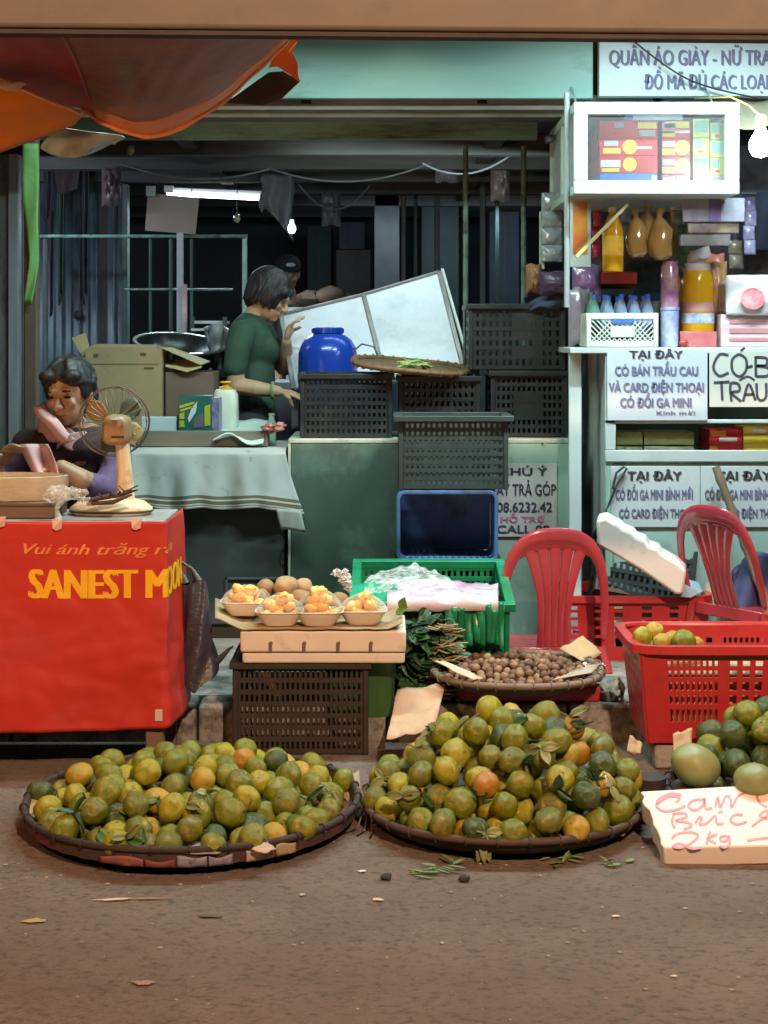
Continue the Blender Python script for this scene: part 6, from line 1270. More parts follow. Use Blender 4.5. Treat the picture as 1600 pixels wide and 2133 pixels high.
for u, y, h, r, c, lc, lab in ((1240, 6.3, .20, .035, (.45, .12, .05), (.7, .6, .2), 'brown red jar behind the green bottles of the crate'), (1284, 6.32, .17, .04, (.16, .32, .12), (.6, .6, .55), 'green jar under the red tray'), (1330, 6.3, .19, .036, (.55, .42, .12), (.5, .1, .08), 'ochre jar behind the middle of the cream crate'), (1366, 6.28, .22, .032, (.6, .56, .5), (.1, .2, .5), 'whitish jar just left of the violet tube'), (1420, 6.3, .24, .03, (.3, .12, .3), (.65, .6, .6), 'dark violet jar between tube and orange jar'), (1508, 6.25, .30, .04, (.62, .58, .52), (.6, .2, .15), 'tall pale jar behind the big white package')):
    q = P(u, 0, y); t = thing('jar', lab, 'jar', (q.x, y, zk), group='jars at the back of the kiosk counter')
    b_ = MB().lathe([(0, zk), (r * .95, zk), (r, zk + .008), (r, zk + h * .75), (r * .8, zk + h * .84), (0, zk + h * .84)], 20, (q.x, y, 0)).build('body', mat('jar_goods', c, tuple(k * .6 for k in c), scale=40, rough=.2, coat=.4), t, smooth=50)
    MB().shell([(r * 1.015, zk + h * .2), (r * 1.015, zk + h * .58)], 20, (q.x, y, 0)).build('label', mat('jar_label', lc, tuple(k * .7 for k in lc), scale=30, rough=.4), b_)
    MB().lathe([(r * .82, zk + h * .842), (r * .86, zk + h * .85), (r * .86, zk + h), (0, zk + h)], 20, (q.x, y, 0)).build('lid', mat('jar_lid', lc, rough=.35), t, smooth=40)

# dim clutter deep in the hall
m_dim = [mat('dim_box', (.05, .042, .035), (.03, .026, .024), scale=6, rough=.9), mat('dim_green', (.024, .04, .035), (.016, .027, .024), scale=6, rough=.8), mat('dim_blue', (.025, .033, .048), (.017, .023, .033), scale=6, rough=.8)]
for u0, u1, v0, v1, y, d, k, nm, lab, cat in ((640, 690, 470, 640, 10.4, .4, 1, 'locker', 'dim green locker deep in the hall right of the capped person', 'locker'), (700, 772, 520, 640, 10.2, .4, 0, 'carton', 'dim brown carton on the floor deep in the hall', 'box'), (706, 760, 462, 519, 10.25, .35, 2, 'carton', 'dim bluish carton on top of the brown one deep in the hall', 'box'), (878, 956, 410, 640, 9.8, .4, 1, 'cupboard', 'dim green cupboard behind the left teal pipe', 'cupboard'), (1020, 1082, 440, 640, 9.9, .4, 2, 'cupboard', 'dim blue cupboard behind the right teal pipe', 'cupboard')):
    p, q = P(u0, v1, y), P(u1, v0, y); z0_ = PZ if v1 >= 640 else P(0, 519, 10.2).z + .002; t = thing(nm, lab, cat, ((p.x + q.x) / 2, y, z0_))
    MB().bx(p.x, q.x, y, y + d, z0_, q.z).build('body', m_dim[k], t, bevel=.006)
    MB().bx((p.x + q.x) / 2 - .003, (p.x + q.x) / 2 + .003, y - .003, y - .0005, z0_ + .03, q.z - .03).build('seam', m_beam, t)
for i, (u0, v0, u1, v1, sag, y, lab) in enumerate(((250, 340, 560, 352, 26, 7.2, 'thin cable drooping under the rafters above the tube lamp'), (560, 350, 900, 338, 34, 7.4, 'thin cable drooping under the rafters right of the grey rag'), (880, 340, 1090, 300, 40, 7.0, 'thin cable drooping between the two teal pipes'), (620, 380, 780, 372, 60, 8.4, 'thin cable looping low beside the grey pillar'))):
    pts = [P(u0 + (u1 - u0) * f, v0 + (v1 - v0) * f + sag * 4 * f * (1 - f), y) for f in [j / 12 for j in range(13)]]; tag(MB().tube(pts, .005, 6).build('cable', m_steel, smooth=60), lab, 'cable', 'cables under the hall roof')
for i, (u, v, w, h, y, c, lab) in enumerate(((690, 400, 40, 70, 8.6, (.12, .12, .13), 'pale plastic bag hanging left of the grey pillar'), (930, 320, 46, 60, 7.6, (.10, .09, .11), 'dark bag hanging under the rafters left of the left teal pipe'), (1042, 330, 40, 90, 7.6, (.13, .10, .09), 'brownish bag hanging between the two teal pipes'), (232, 350, 40, 80, 7.4, (.09, .06, .07), 'maroon bag hanging right of the blue grey door'))):
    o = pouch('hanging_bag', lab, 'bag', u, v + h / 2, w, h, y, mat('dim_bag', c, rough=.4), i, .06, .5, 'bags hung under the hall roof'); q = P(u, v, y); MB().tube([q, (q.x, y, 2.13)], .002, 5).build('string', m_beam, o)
# ================================================================== GREEN BASKET with plastic bag
gx0, gx1 = P(742, 0, 5.15).x, P(1058, 0, 5.15).x; gw = gx1 - gx0
gt = crate('green_basket', 'bright green plastic crate with plastic bags lying in it', ((gx0 + gx1) / 2, 5.37, PZ + .037), gw, .48, .31, m_gpl, rows=7, cols=22, lip=.02, rim_h=.028, rot=(math.radians(8.5), 0, 0))
t2 = thing('concrete_block', 'concrete block under the back of the green crate', 'block', ((gx0 + gx1) / 2, 5.5, PZ)); MB().bx(gx0 + .05, gx1 - .05, 5.46, 5.56, PZ, PZ + .045).build('block_body', m_kerb, t2); gt['category'] = 'crate'
for o in gt.children:
    if o.name.startswith('base'): o.location.z = .0
b = MB(); random.seed(12)
def heapf(a, c):
    x = gx0 + .03 + (gw - .06) * a; y = 5.15 + .40 * c; z = .37 + .03 * c + .04 * math.sin(math.pi * a) * math.sin(math.pi * c) + .03 * fbm(a * 4, c * 4, 3)
    return Vector((x, y, z))
b.grid(heapf, 24, 16); tag(b.build('leaf_heap', mat('dark_leaf_heap', (.02, .10, .04), (.01, .045, .025), scale=24, rough=.6, bump=.8, bscale=40), smooth=80, solid=.02), 'dark green leaves filling the green crate under the plastic bags', 'leaves', kind='stuff')
def cbag(a, c):
    u = 758 + 205 * a; v = 1232 - 54 * c * math.sin(math.pi * min(1, .12 + a * .85)) + 8 * math.sin(a * 14) * (1 - c)
    q = P(u, v, 5.15 + .20 * c); q.z += .016 * fbm(a * 5, c * 5, 5) + .012 * abs(noise.noise(Vector((a * 9, c * 9, 1)))); q.y += .014 * fbm(a * 6, c * 5, 8); return q
tag(MB().grid(cbag, 46, 26).build('clear_bag', m_clear, smooth=45, solid=.001), 'crumpled clear plastic bag puffed up on the green crate', 'bag')
def pbag(a, c):
    u = 806 + 232 * a; k = (c - .16) / .84; q = P(u, (1250 + 24 * (-k / .19) if k < 0 else 1250 - 36 * k - 5 * math.sin(a * 5) * k), 5.045 + .30 * max(0, k)); q.z += (.012 * fbm(a * 6, c * 6, 2) + .006) * (.4 + .6 * (k > 0)); return q
m_wb2 = mat('white_pink_plastic', (.74, .74, .76), (.66, .50, .62), scale=4, rough=.2, dirt=(.66, .18, .48), damt=.40, dscale=3, coat=.3, transl=.15)
tag(MB().grid(pbag, 40, 16).build('white_bag', m_wb2, smooth=60, solid=.002), 'flat white and pink plastic bag lying over the front rim of the green crate', 'bag')
def gbag(a, c):
    q = P(728 + 130 * a, 1268 - 12 * a - 56 * c * (1 - a * .3) + 4 * math.sin(a * 9), 5.045 + .22 * c); q.z += .014 * fbm(a * 7, c * 6, 4); return q
tag(MB().grid(gbag, 24, 12).build('green_sheet', mat('green_sheet_plastic', (.02, .34, .19), (.03, .26, .15), scale=8, rough=.3), smooth=70, solid=.003), 'green plastic sheet folded over the left corner of the green crate', 'sheet')
b = MB(); random.seed(2)
for i in range(7): b.ball(P(712 + random.uniform(-12, 16), 1210 + random.uniform(-20, 14), 5.12), (.014, .010, .012), nz=1.2, seed=i)
tag(b.build('crumpled_paper', mat('grey_white_paper', (.55, .57, .56), (.4, .42, .42), rough=.7), smooth=30), 'crumpled whitish paper at the left corner of the green crate', 'paper')
# green tape strips hanging on the front of the crate
b = MB(); random.seed(9)
for i in range(11):
    u = 935 + 11.5 * i + random.uniform(-3, 3); v0, v1 = 1262 + random.uniform(-8, 12), 1345 + random.uniform(-10, 10); w_ = random.uniform(12, 20)
    b.grid(lambda a, c, u=u, v0=v0, v1=v1, w_=w_, i=i: P(u + w_ * (a - .5) * (1 - .3 * c) + 3 * math.sin(c * 2 + i), v0 + (v1 - v0) * c, 5.055 - .012 * math.sin(c * 4 + i) - .004 * a), 2, 8)
tag(b.build('green_plastic_fringe', mat('green_fringe', (.012, .22, .10), (.03, .34, .18), scale=30, rough=.25, transl=.25, stretch=(1, 1, .15)), smooth=20, solid=.0008), 'torn green plastic fringe hanging down the front of the green crate', 'plastic')
# bundles of leaves stacked left of the fringe
m_lf = mat('betel_leaf', (.035, .11, .025), (.06, .15, .04), scale=10, rough=.45); m_lfd = mat('dark_leaf', (.012, .05, .018), (.025, .075, .03), scale=10, rough=.5); m_stem = mat('dry_stem', (.36, .27, .15), (.26, .18, .10), scale=20, rough=.8)
random.seed(31)
def leaf(b, o, d, n, L_, w_, curl=.25):
    d = Vector(d).normalized(); n = Vector(n); n = (n - d * n.dot(d)).normalized(); s = d.cross(n)
    def f(a, c):
        ww = w_ * (math.sin(math.pi * min(1, .04 + c * .96)) ** .8) * (1 - .25 * c); return Vector(o) + d * (L_ * c) + s * ((a - .5) * 2 * ww) + n * (curl * L_ * (abs(a - .5) * .5 - c * c * .6))
    b.grid(f, 4, 6)
for k in range(5):
    t = thing('leaf_bundle', ['topmost bundle of green leaves in the stack beside the green crate', 'second bundle from the top of the leaf stack beside the green crate', 'middle bundle of the leaf stack beside the green crate', 'second bundle from the bottom of the leaf stack beside the green crate', 'bottom bundle of the leaf stack beside the green crate'][k], 'leaves', (P(875, 0, 5.07).x, 5.07, PZ + (4 - k) * .052), group='bundles of leaves stacked by the green crate')
    b = MB(); zc_ = PZ + (4 - k) * .052 + .028; x0_, x1_ = P(848, 0, 5.05).x, P(935, 0, 5.05).x
    for i in range(34):
        o = Vector((random.uniform(x0_, x1_), 5.03 + random.uniform(-.03, .05), zc_ + random.uniform(-.022, .022))); leaf(b, o, (random.uniform(-1, 1), random.uniform(-1.3, .2), random.uniform(-.5, .3)), (random.uniform(-.4, .4), -.4, 1), random.uniform(.05, .085), random.uniform(.014, .024))
    b.build('leaves', m_lf if k % 2 else m_lfd, t, smooth=70, solid=.0008)
    b = MB()
    for i in range(9): o = Vector((random.uniform(P(880, 0, 5.05).x, x1_), 4.99 + random.uniform(-.02, .01), zc_ + random.uniform(-.02, .02))); b.tube([o, o + Vector((.03, -.012, random.uniform(-.01, .01))), o + Vector((.06, .004, random.uniform(-.015, .015)))], .0026, 5)
    b.build('stems', m_stem, t)
b = MB()
for i in range(60):
    o = P(random.uniform(825, 930), random.uniform(1272, 1430), 5.02 + random.uniform(0, .08)); leaf(b, o, (random.uniform(-1, 1), random.uniform(-1, .2), random.uniform(-1, .5)), (0, -.8, .6), random.uniform(.04, .08), random.uniform(.012, .022))
tag(b.build('loose_leaves', m_lfd, smooth=70, solid=.0008), 'loose dark green leaves tumbling round the leaf bundles', 'leaves', kind='stuff')
b = MB(); leaf(b, P(826, 1278, 4.86), (.6, -.5, .5), (0, -.7, .7), .05, .02); leaf(b, P(836, 1268, 4.86), (.2, -.5, .8), (0, -.7, .6), .045, .018); tag(b.build('green_sprig', mat('bright_leaf', (.12, .26, .05), (.09, .2, .04), rough=.4), smooth=70, solid=.001), 'bright green leaf sprig at the right corner of the foam box', 'sprig')

# ================================================================== FOAM BOX with fruit on the dark crate
dy = 4.80; zf_t = P(0, 1380, dy).z; q0, q1 = P(478, 0, dy), P(774, 0, dy)
crate('crate', 'brown black lattice crate on the road under the foam box', ((q0.x + q1.x) / 2, dy + .15, 0), q1.x - q0.x - .024, .30, zf_t, m_cbrn, rows=7, cols=24, lip=.012, rim_h=.02)
b = MB().bx(q0.x + .05, q1.x - .05, dy + .28, dy + .285, .05, .2); t2 = b.build('paper_scrap', mat('yellow_paper_scrap', (.5, .42, .2), (.4, .4, .36), scale=12, rough=.8)); tag(t2, 'yellowed paper sheet seen through the lattice of the brown black crate', 'paper')
q = P(803, 0, 5.02); t = thing('green_bin', 'dark green plastic bin behind the brown black crate', 'bin', (P(790, 0, 5.0).x, 5.0, 0))
b = MB(); R_ = P(829, 0, 4.86).x - P(770, 0, 4.86).x; b.lathe([(0, .10), (.10, .10), (.104, .11), (.112, zf_t - .02), (.118, zf_t - .012), (.118, zf_t - .003), (.108, zf_t - .003), (.1, .12), (0, .118)], 32, (P(829, 0, 4.9).x - .118, 4.95, 0), sq=6, wob=lambda p: Vector((p.x, p.y * .75, p.z))); b.build('body', mat('dark_green_plastic', (.04, .11, .035), (.05, .13, .045), scale=9, rough=.5), t, smooth=40)
MB().bx(P(829, 0, 4.9).x - .2, P(829, 0, 4.9).x - .04, 4.87, 4.955, 0, .0995).build('block', m_kerb, t)
# foam box
m_foam = mat('styrofoam', (.70, .62, .56), (.64, .56, .50), scale=9, rough=.7, bump=.25, bscale=180, dirt=(.42, .33, .27), damt=.18, dscale=14)
t = thing('foam_box', 'white styrofoam box with four dark notches along its front', 'box', (P(670, 0, dy).x, dy, zf_t)); a, e = P(500, 1378, dy - .03), P(846, 1314, dy - .03); zft = e.z
def foamf(x0, x1, y0, y1, z0, z1, name, par):
    b = MB().bx(x0, x1, y0, y1, z0, z1); return b.build(name, m_foam, par, bevel=.008, seg=3)
zmid = zf_t + (zft - zf_t) * .34
foamf(a.x + .006, e.x - .004, dy - .022, dy + .27, zf_t + .001, zmid, 'box_body', t); foamf(a.x, e.x, dy - .03, dy + .275, zmid + .001, zft, 'box_lid', t)
m_not = mat('dark_notch', (.13, .075, .05), (.2, .12, .08), scale=60, rough=.8)
for u in (563, 633, 704, 772): q = P(u, 1348, dy - .0305); MB().box((q.x, dy - .0305, q.z), (.011, .004, .026)).ball((q.x + .002, dy - .0305, q.z + .012), (.006, .002, .006), 8, 6).build('notch', m_not, t)
# cardboard under the fruit
def cbd(a, c):
    u = 448 + 390 * a; v = 1312 - 46 * c; q = P(u, v, dy - .035 + .30 * c); q.z = zft + .006 + .035 * max(0, .14 - a) / .14 + .02 * max(0, a - .93) / .07 + .004 * fbm(a * 9, c * 5) + .01 * (c > .95) ; return q
tag(MB().grid(cbd, 40, 10).build('cardboard_sheet', mat('stained_cardboard', (.36, .27, .15), (.24, .17, .09), scale=6, rough=.85), smooth=60, solid=.004), 'curled stained cardboard sheet lying on the foam box', 'cardboard')
m_fb = mat('foam_bowl', (.74, .64, .56), (.68, .58, .50), scale=9, rough=.6); m_jf = mat('jackfruit_flesh', (.78, .53, .16), (.72, .44, .11), scale=14, rough=.3, sss=.15, coat=.3); m_wrap = film('cling_film', (.99, .99, .99), .03, .08)
GT = 'foam trays of peeled fruit on the foam box'; random.seed(40)
for i, (u, v, y, lab) in enumerate(((510, 1298, 4.93, 'foam tray of peeled yellow fruit at the left end of the foam box'), (583, 1310, 4.82, 'foam tray of peeled yellow fruit second from the left on the foam box'), (665, 1308, 4.82, 'foam tray with the tallest pile of peeled yellow fruit on the foam box'), (756, 1302, 4.84, 'foam tray of peeled yellow fruit at the right end of the foam box'))):
    q = P(u, v, y); z = zft + .012 + (.012 if i == 0 else 0); wt, dt = .146, .104
    t = thing('fruit_tray', lab, 'tray', (q.x, y, z), group=GT)
    def trf(a, c, q=q, y=y, z=z):
        an = 2 * math.pi * a; k = [0, .60, .70, 1.0, 1.06][min(4, int(c * 4 + .5))]; zz = [0, 0, .007, .042, .043][min(4, int(c * 4 + .5))]
        x, w_ = math.cos(an), math.sin(an); s = (abs(x) ** 5 + abs(w_) ** 5) ** (-.2); return Vector((q.x + wt / 2 * k * x * s, y + dt / 2 * k * w_ * s, z + zz))
    MB().grid(trf, 40, 4).build('tray_body', m_fb, t, smooth=30, solid=.003)
    b = MB()
    for k in range(15 if i != 2 else 20):
        lay = k // 6; b.ball((q.x + random.uniform(-.046, .046) * (1 - .24 * lay), y + random.uniform(-.028, .028) * (1 - .2 * lay), z + .030 + .023 * lay), (.028, .019, .017), 12, 8, Euler((random.random(), random.random(), random.random() * 3)).to_matrix(), .35, k + i * 20)
    b.build('fruit_flesh', m_jf, t, smooth=70)
    MB().grid(lambda a, c, q=q, y=y, z=z, i=i: Vector((q.x + (a - .5) * wt * 1.0, y + (c - .5) * dt * 1.0, z + .046 + (.046 if i != 2 else .066) * (math.sin(math.pi * a) * math.sin(math.pi * c)) ** .6 + .003 * fbm(a * 9, c * 9, i))), 20, 16).build('cling_film', m_wrap, t, smooth=60)
m_sap = mat('sapodilla_skin', (.30, .185, .085), (.24, .14, .06), scale=14, rough=.75, bump=.4, bscale=120); m_sap2 = mat('sapodilla_skin_pale', (.40, .26, .13), (.32, .20, .09), scale=14, rough=.75, bump=.4, bscale=120)
GSP = 'brown fruits heaped behind the foam trays'
for i, (u, v, y, r, s_, lab) in enumerate(((596, 1222, 5.00, .036, 1.2, 'biggest brown fruit on top of the heap behind the foam trays'), (553, 1225, 5.03, .030, 1.25, 'brown fruit at the left shoulder of the heap behind the trays'), (545, 1245, 4.97, .029, 1.2, 'brown fruit low at the left of the heap just behind the leftmost trays'), (632, 1225, 5.03, .033, 1.2, 'brown fruit at the right shoulder of the heap behind the trays'), (628, 1248, 4.95, .031, 1.25, 'brown fruit in front of the heap between the two middle trays'), (588, 1252, 4.97, .031, 1.2, 'brown fruit under the biggest one in the heap behind the trays'), (664, 1252, 5.01, .027, 1.2, 'brown fruit right of the heap behind the tallest tray'), (706, 1250, 5.0, .026, 1.2, 'small brown fruit behind the gap between the two right hand trays'), (698, 1262, 4.95, .024, 1.2, 'small brown fruit lying lowest between the two right hand trays'), (515, 1252, 5.0, .025, 1.2, 'small brown fruit at the far left of the heap'))):
    q = P(u, v, y); q.z = max(q.z, zft + .012 + r); b = MB().ball(q, (r * s_, r, r), 20, 14, Euler((random.random(), random.random() * .6, random.random() * 3)).to_matrix(), .1, i); tag(b.build('sapodilla', m_sap if i % 3 else m_sap2, smooth=80), lab, 'fruit', GSP)

# ================================================================== CHAIRS
m_chair = mat('red_chair_plastic', (.36, .036, .05), (.43, .055, .07), scale=5, rough=.2, spec=.6, coat=.4, dirt=(.36, .06, .05), damt=.3)
def chair(label, loc, rz, back_h, seat_h, w, tilt=.10):
    """low plastic chair; local +y is the side the sitter faces, the back stands at y = 0"""
    t = localize(thing('plastic_chair', label, 'chair', loc, rz, 'red plastic chairs'))
    hw = w / 2
    def bp(x, z): return Vector((x, -tilt * max(0, z - seat_h), z))
    # arch of the back: wide flattened band
    arch = []
    zs_, zt_ = .02, back_h
    for i in range(41):
        k = -1 + 2 * i / 40; an = k * math.pi / 2
        sx = math.copysign(abs(math.sin(an)) ** .72, an); x = hw * sx; z = seat_h + .02 + (zt_ - seat_h - .02) * max(0, math.cos(an)) ** .55
        arch.append(bp(x * (1.0 - .04 * (zt_ - z) / zt_), z))
    b = MB()
    n = len(arch)
    def band(pts, wi, th, name, mt, taper=None):
        b = MB(); vs = []
        for i, p in enumerate(pts):
            tg = (pts[min(i + 1, len(pts) - 1)] - pts[max(i - 1, 0)]).normalized(); nn = Vector((0, -1, 0)); s = tg.cross(nn).normalized()
            ww = wi if taper is None else taper(i / (len(pts) - 1))
            for (a, c) in ((-1, .25), (-.62, 1), (.62, 1), (1, .25), (1, -.7), (-1, -.7)): vs.append(p + s * (a * ww / 2) + nn * (c * th / 2))
        k = 6; fs = [(i * k + j, i * k + (j + 1) % k, (i + 1) * k + (j + 1) % k, (i + 1) * k + j) for i in range(len(pts) - 1) for j in range(k)] + [tuple(range(k - 1, -1, -1)), tuple((len(pts) - 1) * k + j for j in range(k))]
        b.add(vs, fs); return b.build(name, mt, t, smooth=40, sub=1)
    band(arch, .034, .018, 'back_frame', m_chair, lambda f: .030 + .030 * math.sin(math.pi * f) ** 2)
    # splat: five ribs fanning to the top, joined at the bottom
    zb_s = seat_h + .012; ztp = back_h - .028
    for i in range(5):
        k = (i - 2) / 2; xt = k * hw * .50; xb = k * hw * .25
        pts = []
        for j in range(15):
            f = j / 14; x = xb + (xt - xb) * max(0, (f - .30) / .70) ** 1.7; z = zb_s + (ztp - zb_s) * f * (1 - .035 * abs(k) * f); pts.append(bp(x, z) + Vector((0, -.012 * math.sin(math.pi * f), 0)))
        band(pts, .022, .008, 'back_rib', m_chair, lambda f, k=k, w=w: (w / .4) * (.0255 + .025 * max(0, (f - .35) / .65) ** 1.7 + .008 * max(0, .1 - f) * 10))
    def tb(a, c):
        k = (a - .5) * 2 * .66; an = k * math.pi / 2; x = hw * math.copysign(abs(math.sin(an)) ** .72, an); z = seat_h + .02 + (zt_ - seat_h - .02) * max(0, math.cos(an)) ** .55
        return bp(x, z - (.052 * w / .4) * c * (1 - (abs(k) / .66) ** 3)) + Vector((0, .0005, 0))
    b = MB().grid(tb, 30, 4); b.build('top_band', m_chair, t, smooth=60, solid=.009)
    # seat
    b = MB(); sd = w * .92
    def seatf(a, c):
        x = (a - .5) * w * (.86 + .14 * c); y = sd * c; z = seat_h - .012 * math.sin(math.pi * a) * math.sin(math.pi * c) - (.018 * max(0, c - .88) / .12); return Vector((x, y, z))
    b.grid(seatf, 16, 16); b.build('seat', m_chair, t, smooth=60, solid=.008)
    b = MB().bx(-w * .43, w * .43, -.004, .010, seat_h - .03, seat_h + .014).bx(-w * .46, w * .46, sd - .006, sd + .004, seat_h - .045, seat_h - .012); b.bx(-w * .47, -w * .44, .01, sd, seat_h - .04, seat_h - .008).bx(w * .44, w * .47, .01, sd, seat_h - .04, seat_h - .008); b.build('seat_rim', m_chair, t, bevel=.004)
    for sx in (-1, 1):
        for (y0_, y1_) in ((.0, -.03), (sd - .015, sd + .025)):
            b = MB(); x0_ = sx * hw * (.93 if y0_ < .1 else .92); b.tube([(x0_, y0_, seat_h + .01), (x0_ + sx * .012, (y0_ + y1_) / 2, seat_h * .5), (x0_ + sx * .022, y1_, 0.0)], [.021, .018, .015], 8, flat=.7); b.build('leg', m_chair, t, smooth=50)
    return t
yc1 = 5.42; q = P(1152, 0, yc1); ztop = P(0, 1113, yc1 + .0).z
chair('red plastic chair with its ribbed back to the road behind the nut tray', (q.x, yc1, PZ), math.radians(7), ztop - PZ, .080, PX(222, yc1))
yc2 = 5.46; q = P(1512, 0, yc2)
chair('red plastic chair turned sideways beside the kiosk base', (q.x + .015, yc2 + .03, PZ), math.radians(-52), P(0, 1066, yc2).z - PZ, P(0, 1275, yc2).z - PZ, .35, .30)
b = MB().grid(lambda a, c: P(1528 + 110 * a, 1190 + 95 * c - 40 * math.sin(math.pi * a) * (1 - c), 5.66 - .05 * c + .02 * math.sin(a * 9 + c * 4)), 18, 14); tag(b.build('navy_jacket', mat('navy_jacket', (.025, .035, .10), (.04, .055, .13), scale=9, rough=.7), smooth=70, solid=.02), 'navy blue jacket lying behind the sideways red chair', 'jacket')
# ================================================================== RED TRAY, TILTED CRATE, FOAM SLAB
m_red = mat('red_crate_plastic', (.40, .022, .028), (.46, .03, .032), scale=8, rough=.35, dirt=(.24, .03, .03), damt=.35, dscale=8)
def red_box(label, x0, x1, y0, y1, z0, z1, m, slots, lip=.02, taper=.03):
    t = thing('red_basket', label, 'basket', ((x0 + x1) / 2, (y0 + y1) / 2, z0)); h = z1 - z0
    def wall(P0, P1, T0, T1, nm, slots):
        b = MB(); nu = 0
        L_ = (T1 - T0).length; up0, up1 = T0 - P0, T1 - P1
        def at(a, c): return (P0 + (P1 - P0) * a) * (1 - c) + (T0 + (T1 - T0) * a) * c
        us = [0] + [k for s in slots for k in s] + [1]
        nrm = (P1 - P0).cross(T0 - P0).normalized() * .005
        def pc(a0, a1, c0, c1): b.prism([at(a0, c0), at(a1, c0), at(a1, c1), at(a0, c1)], nrm)
        pc(0, 1, 0, .22); pc(0, 1, .86, 1)
        for i in range(0, len(us), 2): pc(us[i], us[i + 1], .2201, .8599)
        for (s0, s1) in slots:
            for c0 in (.36, .50, .64, .76): pc(s0, s1, c0, c0 + .045)
        b.build(nm, m, t, smooth=0)
    a, c = taper, taper
    B = [Vector((x0 + a, y0 + c, z0)), Vector((x1 - a, y0 + c, z0)), Vector((x1 - a, y1 - c, z0)), Vector((x0 + a, y1 - c, z0))]; T_ = [Vector((x0, y0, z1)), Vector((x1, y0, z1)), Vector((x1, y1, z1)), Vector((x0, y1, z1))]
    for i in range(4): wall(B[i], B[(i + 1) % 4], T_[i], T_[(i + 1) % 4], 'side_wall', slots if i % 2 == 0 else slots[::2])
    MB().bx(B[0].x + .003, B[1].x - .003, B[0].y + .003, B[2].y - .003, z0, z0 + .006).build('base', m, t)
    n = 44; loop = []
    for k in range(n):
        an = 2 * math.pi * k / n; cx_, sx_ = math.cos(an), math.sin(an); s = (abs(cx_) ** 9 + abs(sx_) ** 9) ** (-1 / 9); loop.append(Vector(((x0 + x1) / 2 + ((x1 - x0) / 2 + lip * .5) * cx_ * s, (y0 + y1) / 2 + ((y1 - y0) / 2 + lip * .5) * sx_ * s, z1)))
    b = MB(); vs = []
    for k in range(n):
        p = loop[k]; o = Vector((p.x - (x0 + x1) / 2, p.y - (y0 + y1) / 2, 0)).normalized()
        for (r, z) in ((-lip * .65, -.002), (-lip * .55, .006), (lip * .45, .006), (lip * .55, -.018), (lip * .40, -.018), (lip * .3, -.002)): vs.append(p + o * r + Vector((0, 0, z)))
    b.add(vs, [(k * 6 + j, k * 6 + (j + 1) % 6, ((k + 1) % n) * 6 + (j + 1) % 6, ((k + 1) % n) * 6 + j) for k in range(n) for j in range(6)]); b.build('rim', m, t, smooth=40)
    return t
yb0 = 4.60; a = P(1334, 0, yb0); zr_ = P(0, 1348, yb0).z; zb_ = P(0, 1548, yb0 + .02).z
red_box('big red plastic basket with a few yellow oranges at the right edge', a.x, a.x + .56, yb0, yb0 + .36, zb_, zr_, m_red, [(.14 + .032 * i, .158 + .032 * i) for i in range(9)] + [(.48, .52), (.55, .59), (.62, .66)] + [(.70 + .03 * i, .716 + .03 * i) for i in range(6)], lip=.03)
t2 = thing('concrete_block', 'concrete block on the road under the big red basket', 'block', (a.x + .28, yb0 + .18, 0)); MB().bx(a.x + .05, a.x + .52, yb0 + .04, yb0 + .34, 0, zb_ - .001).build('block_body', m_kerb, t2, bevel=.01)
tag(MB().bx(a.x + .06, a.x + .50, yb0 + .05, yb0 + .32, zb_ + .008, zr_ - .075).build('cardboard_liner', mat('liner_card', (.36, .26, .13), (.46, .40, .28), scale=3, rough=.8, dirt=(.16, .10, .05), damt=.4, dscale=9), bevel=.02), 'cardboard lining seen through the slots of the big red basket', 'cardboard')
yr0 = 5.62; a2, e2 = P(1168, 0, yr0), P(1476, 0, yr0)
red_box('low red plastic crate holding the tilted black crate and the foam slab', a2.x, e2.x, yr0, yr0 + .32, PZ, P(0, 1244, yr0).z, m_red, [(.06, .11), (.22, .27), (.36, .42), (.55, .62), (.74, .8)], lip=.025, taper=.015)
tc_ = P(1330, 1165, 5.80)
crate('crate', 'black lattice crate tipped on its side in the low red crate', (P(1330, 0, 5.8).x, 5.80, P(0, 1255, 5.8).z), .36, .24, .26, m_cblk, rows=6, cols=14, rot=(math.radians(-18), math.radians(9), math.radians(-4)))
b = MB(); b.tube([P(1258, 1105, 5.72), P(1264, 1060, 5.72), P(1285, 1010, 5.71), P(1306, 976, 5.71), P(1300, 972, 5.71), P(1284, 985, 5.71), P(1276, 1020, 5.71)], .005, 6); tag(b.build('wire_hook', m_beam, smooth=60), 'bent black wire hook rising from the tilted black crate', 'hook')
sl = [(1242, 1084), (1262, 1078), (1280, 1090), (1288, 1092), (1298, 1102), (1318, 1110), (1326, 1120), (1344, 1126), (1352, 1138), (1372, 1144), (1378, 1154), (1400, 1166), (1412, 1172), (1430, 1190), (1424, 1238), (1408, 1240), (1330, 1186), (1244, 1136)]
b = MB(); pts = [P(u, v, 5.50) for u, v in sl]; b.prism(pts, (.02, .10, .012)); tag(b.build('foam_slab', m_foam, bevel=.011, seg=3), 'broken white foam slab lying slantwise on the low red crate', 'foam')
b = MB().quadp([(1408, 1218, 5.56), (1466, 1232, 5.60), (1440, 1246, 5.56), (1418, 1244, 5.54)], (.0, .10, .02)); tag(b.build('blue_carton', mat('slate_blue_carton', (.16, .24, .34), (.3, .36, .42), scale=9, rough=.6), bevel=.003), 'small slate blue carton at the lower end of the foam slab', 'carton')
